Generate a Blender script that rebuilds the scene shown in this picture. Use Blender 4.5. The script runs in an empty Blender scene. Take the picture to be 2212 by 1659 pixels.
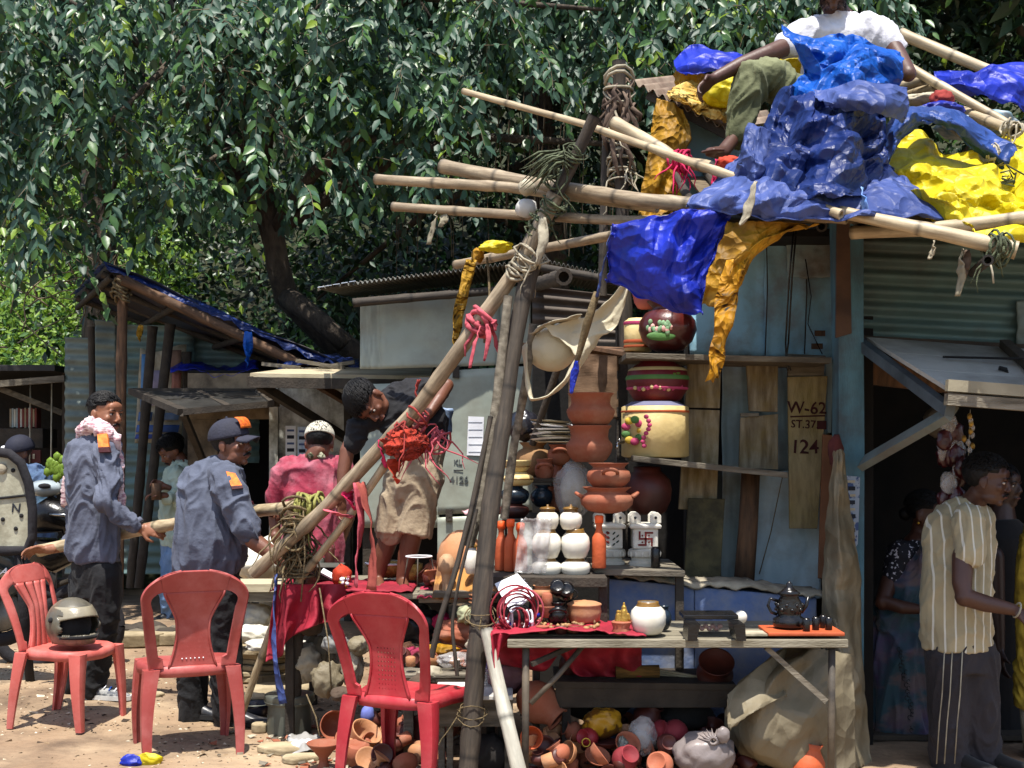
import bpy, bmesh, math, random
import numpy as np
from mathutils import Vector, Matrix, noise
random.seed(7)
RND = random.random
def U(a, b): return a + (b - a) * random.random()
S = bpy.context.scene
COL = S.collection
# ---------------------------------------------------------------- camera
F, CH, CU, CV = 2800.0, 1.54, 1106.0, 962.0        # focal length and centre of the view, eye height in metres
def P(u, v, d): return Vector(((u - CU) / F * d, d, CH - (v - CV) / F * d))
def W(px, d): return px / F * d
cam = bpy.data.cameras.new('camera'); camo = bpy.data.objects.new('camera', cam); COL.objects.link(camo)
camo.location = (0, 0, CH); camo.rotation_euler = (math.pi / 2, 0, 0)
cam.sensor_width = 36; cam.lens = 36 * F / 2212; cam.shift_y = (CV - 829.5) / 2212
cam.clip_start = 0.1; cam.clip_end = 400
S.camera = camo
# ---------------------------------------------------------------- light
SUND = Vector((0.03, 0.32, -1.0)).normalized()      # the way the light travels
world = bpy.data.worlds.new('World'); S.world = world; world.use_nodes = True
wn = world.node_tree
sky = wn.nodes.new('ShaderNodeTexSky'); sky.sky_type = 'NISHITA'; sky.sun_disc = False
sky.sun_elevation = math.asin(-SUND.z)
sky.sun_rotation = math.atan2(-SUND.x, -SUND.y)
sky.air_density = 1.0; sky.dust_density = 1.5
bg = wn.nodes['Background']; bg.inputs['Strength'].default_value = 0.15
wn.links.new(sky.outputs[0], bg.inputs[0])
sl = bpy.data.lights.new('sun', 'SUN'); sl.energy = 5.0; sl.angle = math.radians(0.53); sl.color = (1.0, 0.955, 0.88)
so = bpy.data.objects.new('sun', sl); COL.objects.link(so)
so.rotation_euler = (-SUND).to_track_quat('Z', 'Y').to_euler(); so.location = (0, 0, 20)
S.view_settings.view_transform = 'Standard'; S.view_settings.look = 'None'
S.view_settings.exposure = 0.78; S.view_settings.gamma = 1.0; S.view_settings.use_curve_mapping = False
S.render.engine = 'CYCLES'
S.cycles.max_bounces = 7; S.cycles.diffuse_bounces = 3; S.cycles.glossy_bounces = 2; S.cycles.transmission_bounces = 4
S.cycles.transparent_max_bounces = 10; S.cycles.caustics_reflective = False; S.cycles.caustics_refractive = False
S.cycles.use_denoising = True; S.cycles.sample_clamp_indirect = 6
# ---------------------------------------------------------------- materials
def C(h, k=1.0):
    h = h.lstrip('#'); o = []
    for i in (0, 2, 4):
        c = int(h[i:i + 2], 16) / 255; o.append((c / 12.92 if c <= .04045 else ((c + .055) / 1.055) ** 2.4) * k)
    return tuple(o)
MATS = {}
def M(name, c1, c2=None, sc=6, rough=.7, bump=.15, bs=30, metal=0, spec=.4, st=(1, 1, 1), dirt=None, ds=2.5, trans=0,
      tl=0, alpha=1, var=.12, sheen=0, coat=0, ramp=(.35, .65), rings=0, det=4, crump=0):
    """procedural surface: two tones mixed by noise, optional dirt layer, fine relief, small change from copy to copy"""
    if name in MATS: return MATS[name]
    m = bpy.data.materials.new(name); m.use_nodes = True; MATS[name] = m
    n, l = m.node_tree.nodes, m.node_tree.links
    b = n['Principled BSDF']
    if isinstance(c1, str): c1 = C(c1)
    if c2 is None: c2 = tuple(x * .72 for x in c1)
    elif isinstance(c2, str): c2 = C(c2)
    tc = n.new('ShaderNodeTexCoord'); mp = n.new('ShaderNodeMapping'); mp.inputs['Scale'].default_value = st
    l.new(tc.outputs['Object'], mp.inputs[0])
    no = n.new('ShaderNodeTexNoise'); no.inputs['Scale'].default_value = sc; no.inputs['Detail'].default_value = det
    l.new(mp.outputs[0], no.inputs['Vector'])
    r = n.new('ShaderNodeValToRGB'); e = r.color_ramp.elements
    e[0].position, e[1].position = ramp; e[0].color = (*c1, 1); e[1].color = (*c2, 1)
    l.new(no.outputs[0], r.inputs[0]); out = r.outputs[0]
    if dirt:
        dc = C(dirt[0]) if isinstance(dirt[0], str) else dirt[0]
        n2 = n.new('ShaderNodeTexNoise'); n2.inputs['Scale'].default_value = ds; n2.inputs['Detail'].default_value = 6; n2.inputs['Roughness'].default_value = .65
        l.new(tc.outputs['Object'], n2.inputs['Vector'])
        r2 = n.new('ShaderNodeValToRGB'); r2.color_ramp.elements[0].position = .45; r2.color_ramp.elements[1].position = .7
        r2.color_ramp.elements[0].color = (0, 0, 0, 1); r2.color_ramp.elements[1].color = (dirt[1],) * 3 + (1,)
        l.new(n2.outputs[0], r2.inputs[0])
        mx = n.new('ShaderNodeMixRGB'); mx.inputs[2].default_value = (*dc, 1)
        l.new(r2.outputs[0], mx.inputs[0]); l.new(out, mx.inputs[1]); out = mx.outputs[0]
    if rings:                                       # dark rings round a bamboo culm, along local z
        sx = n.new('ShaderNodeSeparateXYZ'); l.new(tc.outputs['Object'], sx.inputs[0])
        m1 = n.new('ShaderNodeMath'); m1.operation = 'PINGPONG'; m1.inputs[1].default_value = rings / 2; l.new(sx.outputs[2], m1.inputs[0])
        r3 = n.new('ShaderNodeValToRGB'); r3.color_ramp.elements[0].position = .0; r3.color_ramp.elements[1].position = .02
        r3.color_ramp.elements[0].color = (.35, .35, .35, 1); r3.color_ramp.elements[1].color = (1, 1, 1, 1)
        l.new(m1.outputs[0], r3.inputs[0])
        mx = n.new('ShaderNodeMixRGB'); mx.blend_type = 'MULTIPLY'; mx.inputs[0].default_value = 1
        l.new(out, mx.inputs[1]); l.new(r3.outputs[0], mx.inputs[2]); out = mx.outputs[0]
    if var:
        oi = n.new('ShaderNodeObjectInfo'); mr = n.new('ShaderNodeMapRange')
        mr.inputs[3].default_value = 1 - var; mr.inputs[4].default_value = 1 + var
        l.new(oi.outputs['Random'], mr.inputs[0])
        hs = n.new('ShaderNodeHueSaturation'); l.new(mr.outputs[0], hs.inputs['Value']); l.new(out, hs.inputs['Color']); out = hs.outputs[0]
    l.new(out, b.inputs['Base Color'])
    b.inputs['Roughness'].default_value = rough; b.inputs['Metallic'].default_value = metal
    b.inputs['Specular IOR Level'].default_value = spec
    if sheen: b.inputs['Sheen Weight'].default_value = sheen
    if coat: b.inputs['Coat Weight'].default_value = coat; b.inputs['Coat Roughness'].default_value = .1
    if trans: b.inputs['Transmission Weight'].default_value = trans
    if alpha < 1: b.inputs['Alpha'].default_value = alpha
    if bump:
        n3 = n.new('ShaderNodeTexNoise'); n3.inputs['Scale'].default_value = bs; n3.inputs['Detail'].default_value = 4
        l.new(mp.outputs[0], n3.inputs['Vector'])
        bp = n.new('ShaderNodeBump'); bp.inputs['Strength'].default_value = bump; bp.inputs['Distance'].default_value = .02
        l.new(n3.outputs[0], bp.inputs['Height']); l.new(bp.outputs[0], b.inputs['Normal'])
        if crump:                                   # hard creases of crumpled plastic sheet
            nd = n.new('ShaderNodeTexNoise'); nd.inputs['Scale'].default_value = crump * .35; l.new(tc.outputs['Object'], nd.inputs['Vector'])
            ad = n.new('ShaderNodeVectorMath'); ad.operation = 'MULTIPLY_ADD'; ad.inputs[1].default_value = (.25, .25, .25); l.new(nd.outputs['Color'], ad.inputs[0]); l.new(tc.outputs['Object'], ad.inputs[2])
            prev = bp
            for sc_, dist in ((crump, .07), (crump * 2.6, .022)):
                vo = n.new('ShaderNodeTexVoronoi'); vo.inputs['Scale'].default_value = sc_; l.new(ad.outputs[0], vo.inputs['Vector'])
                b2 = n.new('ShaderNodeBump'); b2.inputs['Strength'].default_value = .85; b2.inputs['Distance'].default_value = dist
                l.new(vo.outputs['Distance'], b2.inputs['Height']); l.new(prev.outputs[0], b2.inputs['Normal']); prev = b2
            l.new(prev.outputs[0], b.inputs['Normal'])
    if tl:                                          # light that comes through leaves and thin plastic
        t = n.new('ShaderNodeBsdfTranslucent'); l.new(out, t.inputs[0])
        ms = n.new('ShaderNodeMixShader'); ms.inputs[0].default_value = tl
        l.new(b.outputs[0], ms.inputs[1]); l.new(t.outputs[0], ms.inputs[2])
        l.new(ms.outputs[0], n['Material Output'].inputs[0])
    return m
# ---------------------------------------------------------------- mesh collector
WL = {}
def frame(d, up=Vector((0, 0, 1))):
    d = d.normalized()
    s = d.cross(up)
    if s.length < 1e-4: s = d.cross(Vector((1, 0, 0)))
    s.normalize(); return s, s.cross(d).normalized()
def fbm(p, o=3):
    a, s, r = 1.0, 1.0, 0.0
    for _ in range(o): r += a * noise.noise(p * s); a *= .5; s *= 2.03
    return r
F3 = {}
def folds3(p, seed, ns):
    if seed not in F3:
        r_ = random.Random(seed * 13 + 5); F3[seed] = [(Vector((r_.gauss(0, 1), r_.gauss(0, 1), r_.gauss(0, 1))).normalized(), (.5 + .22 * k) * r_.uniform(.8, 1.2), r_.random(), 1 / (1 + .35 * k)) for k in range(8)]
    w = noise.noise(p * 1.3 + Vector((seed, 0, 0))) * .3; o = 0
    for d, f_, ph, am in F3[seed]: o += am * (abs(((p.dot(d) * f_ * ns * .8 + ph + w) % 1) * 2 - 1) - .5)
    return o * .55
class G:
    def __init__(s): s.v = []; s.f = []; s.mi = []; s.cur = 0
    def add(s, V, Fc):
        k = len(s.v); s.v += [Vector(p) for p in V]; s.f += [tuple(i + k for i in f) for f in Fc]; s.mi += [s.cur] * len(Fc); return s
    def box(s, c, sz, R=None, jit=0):
        c = Vector(c); V = []
        for x in (-.5, .5):
            for y in (-.5, .5):
                for z in (-.5, .5):
                    p = Vector((x * sz[0], y * sz[1], z * sz[2]))
                    if jit: p += Vector((U(-jit, jit), U(-jit, jit), U(-jit, jit)))
                    if R: p = R @ p
                    V.append(c + p)
        return s.add(V, [(0, 1, 3, 2), (4, 6, 7, 5), (0, 4, 5, 1), (2, 3, 7, 6), (0, 2, 6, 4), (1, 5, 7, 3)])
    def bar(s, a, b, w, t, up=Vector((0, 0, 1)), jit=0):
        a, b = Vector(a), Vector(b); sd, u2 = frame(b - a, up); V = []
        for p in (a, b):
            for i, j in ((-1, -1), (1, -1), (1, 1), (-1, 1)):
                V.append(p + sd * (i * w / 2 + U(-jit, jit)) + u2 * (j * t / 2 + U(-jit, jit)))
        return s.add(V, [(0, 1, 2, 3), (7, 6, 5, 4), (0, 4, 5, 1), (1, 5, 6, 2), (2, 6, 7, 3), (3, 7, 4, 0)])
    def slab(s, pts, t, n=None):                    # flat polygon with thickness t along its normal
        pts = [Vector(p) for p in pts]; k = len(pts)
        if n is None: n = (pts[1] - pts[0]).cross(pts[2] - pts[0]).normalized()
        V = pts + [p - n * t for p in pts]
        return s.add(V, [tuple(range(k)), tuple(range(2 * k - 1, k - 1, -1))] + [(i, i + k, (i + 1) % k + k, (i + 1) % k) for i in range(k)])
    def tube(s, pts, r, seg=8, cap=True, flat=None):
        pts = [Vector(p) for p in pts]; n = len(pts)
        if not isinstance(r, (list, tuple)): r = [r] * n
        V = []; sd = None
        for i, p in enumerate(pts):
            d = (pts[min(i + 1, n - 1)] - pts[max(i - 1, 0)]).normalized()
            if sd is None: sd, u2 = frame(d)
            else:
                sd = (sd - d * sd.dot(d)).normalized(); u2 = sd.cross(d).normalized()
            for k in range(seg):
                a = 2 * math.pi * k / seg
                V.append(p + sd * (math.cos(a) * r[i]) + u2 * (math.sin(a) * r[i] * (flat or 1)))
        Fc = [(i * seg + k, i * seg + (k + 1) % seg, (i + 1) * seg + (k + 1) % seg, (i + 1) * seg + k) for i in range(n - 1) for k in range(seg)]
        if cap: Fc += [tuple(range(seg - 1, -1, -1)), tuple((n - 1) * seg + k for k in range(seg))]
        return s.add(V, Fc)
    def limb(s, pts, r, seg=12):
        for p, q in zip(pts, r if isinstance(r, (list, tuple)) else [r] * len(pts)): s.blob(p, (q * .99,) * 3, 2)
        return s.tube(pts, r, seg)
    def lathe(s, prof, c=(0, 0, 0), seg=24, R=None, sq=1.0, cap=True):
        c = Vector(c); V = []
        for (r, z) in prof:
            for k in range(seg):
                a = 2 * math.pi * k / seg; q_ = r * (1 + .018 * noise.noise(Vector((math.cos(a) * 1.5 + c.x * 9, math.sin(a) * 1.5 + c.y * 5, z * 9)))); p = Vector((math.cos(a) * q_, math.sin(a) * q_ * sq, z))
                V.append(c + (R @ p if R else p))
        n = len(prof)
        Fc = [(i * seg + k, i * seg + (k + 1) % seg, (i + 1) * seg + (k + 1) % seg, (i + 1) * seg + k) for i in range(n - 1) for k in range(seg)]
        if cap: Fc += [tuple(range(seg - 1, -1, -1)), tuple((n - 1) * seg + k for k in range(seg))]
        return s.add(V, Fc)
    def blob(s, c, r, sub=3, amp=0, ns=3, seed=0, R=None, ridge=False):
        c = Vector(c); V, Fc = ICO[min(sub, 5)]; o = []
        if not isinstance(r, (list, tuple, Vector)): r = (r, r, r)
        for p in V:
            k = 1
            if amp:
                if ridge: k += amp * .8 * folds3(p, seed, ns)
                else: k += amp * fbm(p * ns + Vector((seed * 7.3, seed * 3.1, seed)), 3)
            q = Vector((p.x * r[0] * k, p.y * r[1] * k, p.z * r[2] * k))
            if R: q = R @ q
            o.append(c + q)
        return s.add(o, Fc)
    def sheet(s, fn, nu, nv):
        V = [fn(i / (nu - 1), j / (nv - 1)) for j in range(nv) for i in range(nu)]
        return s.add(V, [(j * nu + i, j * nu + i + 1, (j + 1) * nu + i + 1, (j + 1) * nu + i) for j in range(nv - 1) for i in range(nu - 1)])
    def obj(s, name, mat, parent=None, smooth=True, label=None, cat=None, group=None, kind=None, org=None, solid=0, bevel=0, merge=False, sub=0):
        me = bpy.data.meshes.new(name)
        if parent is not None: o0 = WL[parent.name]
        elif org is not None: o0 = Vector(org)
        else:
            a = np.array([tuple(v) for v in s.v]); o0 = Vector(((a[:, 0].min() + a[:, 0].max()) / 2, (a[:, 1].min() + a[:, 1].max()) / 2, a[:, 2].min()))
        me.from_pydata([tuple(v - o0) for v in s.v], [], s.f)
        if merge:
            bm = bmesh.new(); bm.from_mesh(me); bmesh.ops.remove_doubles(bm, verts=bm.verts, dist=1e-4); bmesh.ops.recalc_face_normals(bm, faces=bm.faces); bm.to_mesh(me); bm.free()
        for m in (mat if isinstance(mat, (list, tuple)) else [mat]): me.materials.append(m)
        if len(me.materials) > 1 and not merge: me.polygons.foreach_set('material_index', s.mi)
        if smooth: me.polygons.foreach_set('use_smooth', [True] * len(me.polygons)); 
        me.update()
        o = bpy.data.objects.new(name, me); COL.objects.link(o)
        if parent is not None: o.parent = parent; WL[o.name] = o0
        else: o.location = o0; WL[o.name] = o0
        if smooth in ('auto', 'crisp'): me.set_sharp_from_angle(angle=math.radians(38 if smooth == 'auto' else 13))
        if sub: md = o.modifiers.new('s', 'SUBSURF'); md.levels = md.render_levels = sub
        if solid: md = o.modifiers.new('t', 'SOLIDIFY'); md.thickness = solid; md.offset = 0
        if bevel: md = o.modifiers.new('b', 'BEVEL'); md.width = bevel; md.segments = 2; md.limit_method = 'ANGLE'
        return tag(o, label, cat, group, kind)
def tag(o, label=None, cat=None, group=None, kind=None):
    if label: o['label'] = label
    if cat: o['category'] = cat
    if group: o['group'] = group
    if kind: o['kind'] = kind
    return o
def thing(name, label, cat, loc=(0, 0, 0), group=None, kind=None):
    o = bpy.data.objects.new(name, None); COL.objects.link(o); o.location = loc; o.empty_display_size = .1
    WL[o.name] = Vector(loc); return tag(o, label, cat, group, kind)
def _ico():
    out = {}
    for k in range(1, 6):
        bm = bmesh.new(); bmesh.ops.create_icosphere(bm, subdivisions=k, radius=1)
        bm.verts.ensure_lookup_table(); out[k] = ([v.co.copy() for v in bm.verts], [tuple(v.index for v in f.verts) for f in bm.faces]); bm.free()
    return out
ICO = _ico()
def copy_tree(o, loc=None, rz=None, label=None, group=None, parent=None):
    c = o.copy(); COL.objects.link(c); WL[c.name] = Vector(loc) if loc is not None else WL[o.name]
    if parent is not None: c.parent = parent
    if loc is not None: c.location = loc
    if rz is not None: c.rotation_euler = (c.rotation_euler[0], c.rotation_euler[1], rz)
    if label: c['label'] = label
    if group: c['group'] = group
    for ch in list(o.children): copy_tree(ch, parent=c)
    return c
def fuse(g, name, mat, parent, voxel=.007, it=3, wrink=None, label=None, fac=.5):
    """grow one continuous skin over the collected limbs"""
    t = g.obj('tmp', mat if not isinstance(mat, (list, tuple)) else mat[0], None, org=(0, 0, 0))
    m = t.modifiers.new('r', 'REMESH'); m.mode = 'VOXEL'; m.voxel_size = voxel; m.use_smooth_shade = True
    m = t.modifiers.new('s', 'SMOOTH'); m.factor = fac; m.iterations = it
    dg = bpy.context.evaluated_depsgraph_get(); me = bpy.data.meshes.new_from_object(t.evaluated_get(dg))
    bpy.data.objects.remove(t)
    n = len(me.vertices); co = np.empty(n * 3, 'f'); me.vertices.foreach_get('co', co); co = co.reshape(-1, 3)
    if wrink:
        no = np.empty(n * 3, 'f'); me.vertices.foreach_get('normal', no); no = no.reshape(-1, 3)
        amp, sc, st = wrink
        for i in range(n):
            p = Vector(co[i]); q = Vector((p.x * st[0], p.y * st[1], p.z * st[2])) * sc
            w = noise.noise(q * .55) * 1.4; q = q + Vector((w, -w, w * 1.5))
            h = 1 - abs(noise.noise(q)) * 2.6; h = max(h, 0) ** 1.7; h2 = 1 - abs(noise.noise(q * 1.9 + Vector((9, 4, 1)))) * 2.6
            co[i] += no[i] * (amp * (h * 1.15 + max(h2, 0) * .5 - .55))
    o0 = WL[parent.name]; co -= np.array(o0, 'f')
    me.vertices.foreach_set('co', co.ravel()); me.update()
    me.name = name; me.materials.clear(); me.materials.append(mat)
    o = bpy.data.objects.new(name, me); COL.objects.link(o); o.parent = parent; WL[o.name] = o0
    return tag(o, label)
def text(s, name, mat, loc, size, parent, rot=(math.pi / 2, 0, 0), shear=0, ext=.0012):
    c = bpy.data.curves.new(name, 'FONT'); c.body = s; c.size = size; c.extrude = ext; c.align_x = 'CENTER'; c.align_y = 'CENTER'; c.shear = shear
    c.resolution_u = 3; c.offset = size * .012
    c.materials.append(mat); t = bpy.data.objects.new('tmp', c); COL.objects.link(t)
    me = bpy.data.meshes.new_from_object(t.evaluated_get(bpy.context.evaluated_depsgraph_get())); bpy.data.objects.remove(t); me.name = name
    for v in me.vertices: v.co += Vector((noise.noise(v.co * (2.2 / size) + Vector((loc[0], 0, 0))), noise.noise(v.co * (2.2 / size) + Vector((0, 9, loc[2]))), 0)) * size * .06
    o = bpy.data.objects.new(name, me); COL.objects.link(o); o.rotation_euler = rot
    o.parent = parent; o.location = Vector(loc) - WL[parent.name]; return o
# ---------------------------------------------------------------- shared materials
bamboo = M('bamboo_dry', '#9f8f76', '#766650', sc=5, rough=.55, bump=.12, bs=40, st=(12, 12, 1.2), dirt=('#4d4334', .7), ds=4, rings=.37, spec=.45)
bamboo_pale = M('bamboo_pale', '#b3a384', '#8c7b60', sc=5, rough=.5, bump=.1, bs=40, st=(12, 12, 1.2), dirt=('#6a5a42', .5), ds=5, rings=.33, spec=.5)
bamboo_dark = M('bamboo_weathered', '#463d33', '#2c2620', sc=6, rough=.75, bump=.25, bs=40, st=(12, 12, 1.2), dirt=('#2c261f', .7), ds=4, rings=.42)
wood_grey = M('wood_grey', '#7d7566', '#4f483c', sc=4, rough=.85, bump=.4, bs=30, st=(1, 8, 8), dirt=('#332c24', .7), ds=3)
wood_dark = M('wood_dark', '#3d352c', '#241f1a', sc=5, rough=.85, bump=.3, st=(2, 2, 2), dirt=('#4d4437', .4))
wood_brown = M('wood_brown', '#6e5038', '#463324', sc=5, rough=.8, bump=.3, bs=35, st=(6, 6, 1), dirt=('#28201a', .6))
plank_m = M('plank_weathered', '#938770', '#625541', sc=3.5, rough=.9, bump=.35, bs=25, st=(9, 3, 1.6), dirt=('#7a6430', .75), ds=6)
mossy = M('plank_mossy', '#5b5438', '#3c3828', sc=9, rough=.9, bump=.4, bs=40, dirt=('#23221a', .8), ds=12)
terra = M('terracotta', '#96543a', '#7e432e', sc=7, rough=.75, bump=.08, bs=60, dirt=('#b08468', .5), ds=7)
terra_l = M('terracotta_pale', '#b07c54', '#996643', sc=7, rough=.75, bump=.08, bs=60, dirt=('#cfa888', .45), ds=7)
terra_d = M('terracotta_dark', '#54251d', '#3a1a15', sc=5, rough=.5, bump=.05, dirt=('#2a1512', .5))
ceram = M('ceramic_white', '#e2ded2', '#d2ccbc', sc=5, rough=.22, bump=.02, spec=.5, dirt=('#b5ab94', .35), ds=6, var=.04)
ceram_b = M('ceramic_brown_glaze', '#7a5a28', '#5f431c', sc=10, rough=.3, bump=.03)
black_c = M('black_clay', '#191717', '#0d0c0c', sc=6, rough=.25, bump=.1, bs=70)
black = M('black_cloth', '#131214', '#0b0b0c', rough=.9, bump=.1, sheen=.1)
darkin = M('dark_interior', '#16130f', '#0b0a09', rough=.95, bump=.2, dirt=('#241d17', .5))  # near-black tone puts the shade of open interiors into their surfaces
white_pl = M('white_plastic', '#dad9d4', '#bdbcb8', sc=5, rough=.45, bump=.3, bs=12, tl=.2)
clear_pl = M('clear_plastic', '#d8d4d0', '#b8b2b0', sc=9, rough=.18, bump=.6, bs=16, alpha=.34, spec=.9)
rope_m = M('rope_jute', '#776648', '#51452f', sc=40, rough=.9, bump=.5, bs=200)
rope_g = M('rope_green', '#5a6248', '#383d2a', sc=40, rough=.9, bump=.5, bs=200)
rag_w = M('rag_pale', '#b9b09a', '#8d8470', sc=9, rough=.9, bump=.3, tl=.15)
rag_r = M('rag_red', '#a03a34', '#74241f', sc=9, rough=.85, bump=.3, tl=.1)
rag_o = M('rag_orange', '#cf4526', '#a82f1a', sc=9, rough=.8, bump=.3, tl=.15)
rag_p = M('rag_pink', '#c75a66', '#96404a', sc=9, rough=.85, bump=.3, tl=.1)
pinkneon = M('rag_magenta', '#d8285e', '#a81a48', sc=9, rough=.8, bump=.2, tl=.2)
redcloth = M('cloth_red', '#a32135', '#851628', sc=7, rough=.75, bump=.25, bs=40, dirt=('#5d1a24', .5), ds=5, tl=.1)
yel_t = M('tarp_yellow', '#ddcb1c', '#c4b014', sc=3, rough=.5, bump=.12, bs=40, dirt=('#8c7a1a', .25), ds=3, tl=.25, spec=.38, crump=6)
yel_o = M('tarp_ochre', '#c8941a', '#8f6714', sc=6, rough=.6, bump=.15, bs=50, dirt=('#5e4416', .6), ds=5, tl=.25, crump=8)
blu_t = M('tarp_blue', '#1b2fae', '#14248c', sc=4, rough=.45, bump=.12, bs=50, dirt=('#10174c', .4), ds=5, tl=.2, spec=.38, crump=5)
blu_l = M('tarp_bright_blue', '#1c6ad2', '#1554b4', sc=4, rough=.42, bump=.12, bs=50, dirt=('#123f86', .4), ds=5, tl=.4, spec=.38, crump=7)
blu_g = M('tarp_faded_blue', '#46568f', '#35457c', sc=3, rough=.52, bump=.12, bs=50, dirt=('#252f55', .55), ds=4, tl=.15, spec=.38, crump=6)
blu_n = M('tarp_navy', '#1c3272', '#15285c', sc=3, rough=.45, bump=.12, bs=50, dirt=('#101c40', .5), ds=4, tl=.2, spec=.38, crump=5.5)
tanpl = M('sheet_tan', '#8b8068', '#736851', sc=3, rough=.6, bump=.12, bs=50, dirt=('#5d523c', .5), ds=3, tl=.25, crump=3.5)
def corr_mat(name, a, b, d, rust=.6, rough=.55):
    return M(name, a, b, sc=1.6, rough=rough, bump=.15, bs=25, st=(1, 1, 5), dirt=(d, rust), ds=2.2, metal=.15)
metal_gr = corr_mat('sheet_grey_green', '#78857f', '#5c6964', '#3a322a')
metal_tl = corr_mat('sheet_teal', '#65807e', '#4f6663', '#4a3524')
metal_cr = M('sheet_cream', '#a3a898', '#8e958a', sc=1.3, rough=.55, bump=.12, bs=12, dirt=('#6d6252', .6), ds=1.8, metal=.1)
metal_zn = M('sheet_zinc', '#8c8c84', '#6c6a62', sc=2, rough=.45, bump=.1, metal=.4, dirt=('#5a4a3a', .5))
teal_w = M('sheet_light_blue', '#9ac4d6', '#7dabbf', sc=1.5, rough=.55, bump=.15, bs=14, dirt=('#6e5a48', .8), ds=3.5)
greyteal = M('sheet_grey_teal', '#96a2a0', '#7f979c', sc=2, rough=.6, bump=.2, bs=14, dirt=('#5b4c3f', .7), ds=2.5)
paper = M('paper_white', '#e4e4e6', '#d0d0d4', rough=.8, bump=.05)
ink = M('ink_dark', '#20242e', '#161820', rough=.9, bump=0)
inkred = M('ink_maroon', '#3b130f', '#2c0e0b', rough=.9, bump=0)
def bpole(label, pts, r0, r1, mat=None, name='bamboo_pole', cat='bamboo pole', group='bamboo poles of the half-dismantled stall frame', parent=None, seg=10, node=.35, hollow=True):
    """a bamboo culm: local z runs along it, swollen at the nodes, bored at the end"""
    pts = [Vector(p) for p in pts]; a, b = pts[0], pts[-1]
    z = (b - a).normalized(); x = frame(z)[0]; y = z.cross(x); R = Matrix((x, y, z)).transposed()
    L = [R.transposed() @ (p - a) for p in pts]
    acc = [0]
    for i in range(1, len(L)): acc.append(acc[-1] + (L[i] - L[i - 1]).length)
    T = acc[-1]; n = max(6, int(T / .06)); q = []; rr = []
    for i in range(n + 1):
        t = T * i / n; k = 0
        while k < len(acc) - 2 and acc[k + 1] < t: k += 1
        s = (t - acc[k]) / (acc[k + 1] - acc[k]); p = L[k].lerp(L[k + 1], s)
        if len(L) > 2:                               # round the bends off
            p = p + Vector((noise.noise(Vector((t, a.x, 3))) * .008, noise.noise(Vector((t, a.y, 9))) * .008, 0))
        q.append(p); rad = r0 + (r1 - r0) * i / n
        dn = abs((t / node) % 1 - .5)
        rr.append(rad * (1.1 if dn > .42 else 1.0) * (1 + noise.noise(Vector((t * 3, a.x * 5, 0))) * .06))
    g = G(); g.tube(q, rr, seg, cap=False)
    for e, d in ((0, 1), (-1, -1)):                 # hollow ends
        c = q[e]; r = rr[e]; s0 = len(g.v)
        for rad, dz in ((r, 0), (r * .62, 0), (r * .6, .07 * d), ):
            g.v += [c + Vector((math.cos(2 * math.pi * k / seg) * rad, math.sin(2 * math.pi * k / seg) * rad, dz)) for k in range(seg)]
        for i in range(2):
            for k in range(seg): g.f.append((s0 + i * seg + k, s0 + i * seg + (k + 1) % seg, s0 + (i + 1) * seg + (k + 1) % seg, s0 + (i + 1) * seg + k)); g.mi.append(0)
        g.f.append(tuple(s0 + 2 * seg + k for k in range(seg))); g.mi.append(0)
    o = g.obj(name, mat or bamboo, None, org=(0, 0, 0), smooth='auto')
    o.location = a - (WL[parent.name] if parent else Vector()); o.rotation_euler = R.to_euler(); WL[o.name] = a
    if parent: o.parent = parent; return tag(o, label)
    return tag(o, label, cat, group)
def strip(pts, w, mat, name='rag', label=None, cat='rag', group=None, parent=None, tw=.6, nv=5, seed=0, amp=.25, taper=.5):
    """a hanging strip of cloth with folds, following pts"""
    pts = [Vector(p) for p in pts]; n = len(pts)
    m = max(8, n * 5)
    def at(t):
        k = min(int(t * (n - 1)), n - 2); s = t * (n - 1) - k
        a, b = pts[k], pts[k + 1]; p0 = pts[max(k - 1, 0)]; p3 = pts[min(k + 2, n - 1)]
        return a * 1.0 * (1 - s) + b * s + ((b - p0) - (p3 - a)) * (s * (1 - s) * .12)
    def fn(i, j):
        c = at(j); a = seed + tw * j * 3; k = (1 - taper * abs(2 * j - .7))
        d = Vector((math.cos(a), math.sin(a), 0)); o = (i - .5) * w * max(k, .2)
        f = noise.noise(Vector((i * 4 + seed, j * 7, seed))) * w * amp
        return c + d * o + Vector((-d.y, d.x, 0)) * f + Vector((0, 0, noise.noise(Vector((i * 3, j * 3, seed + 5))) * w * .2))
    g = G().sheet(fn, nv, m)
    return g.obj(name, mat, parent, label=label, cat=cat, group=group, solid=.004)
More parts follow.
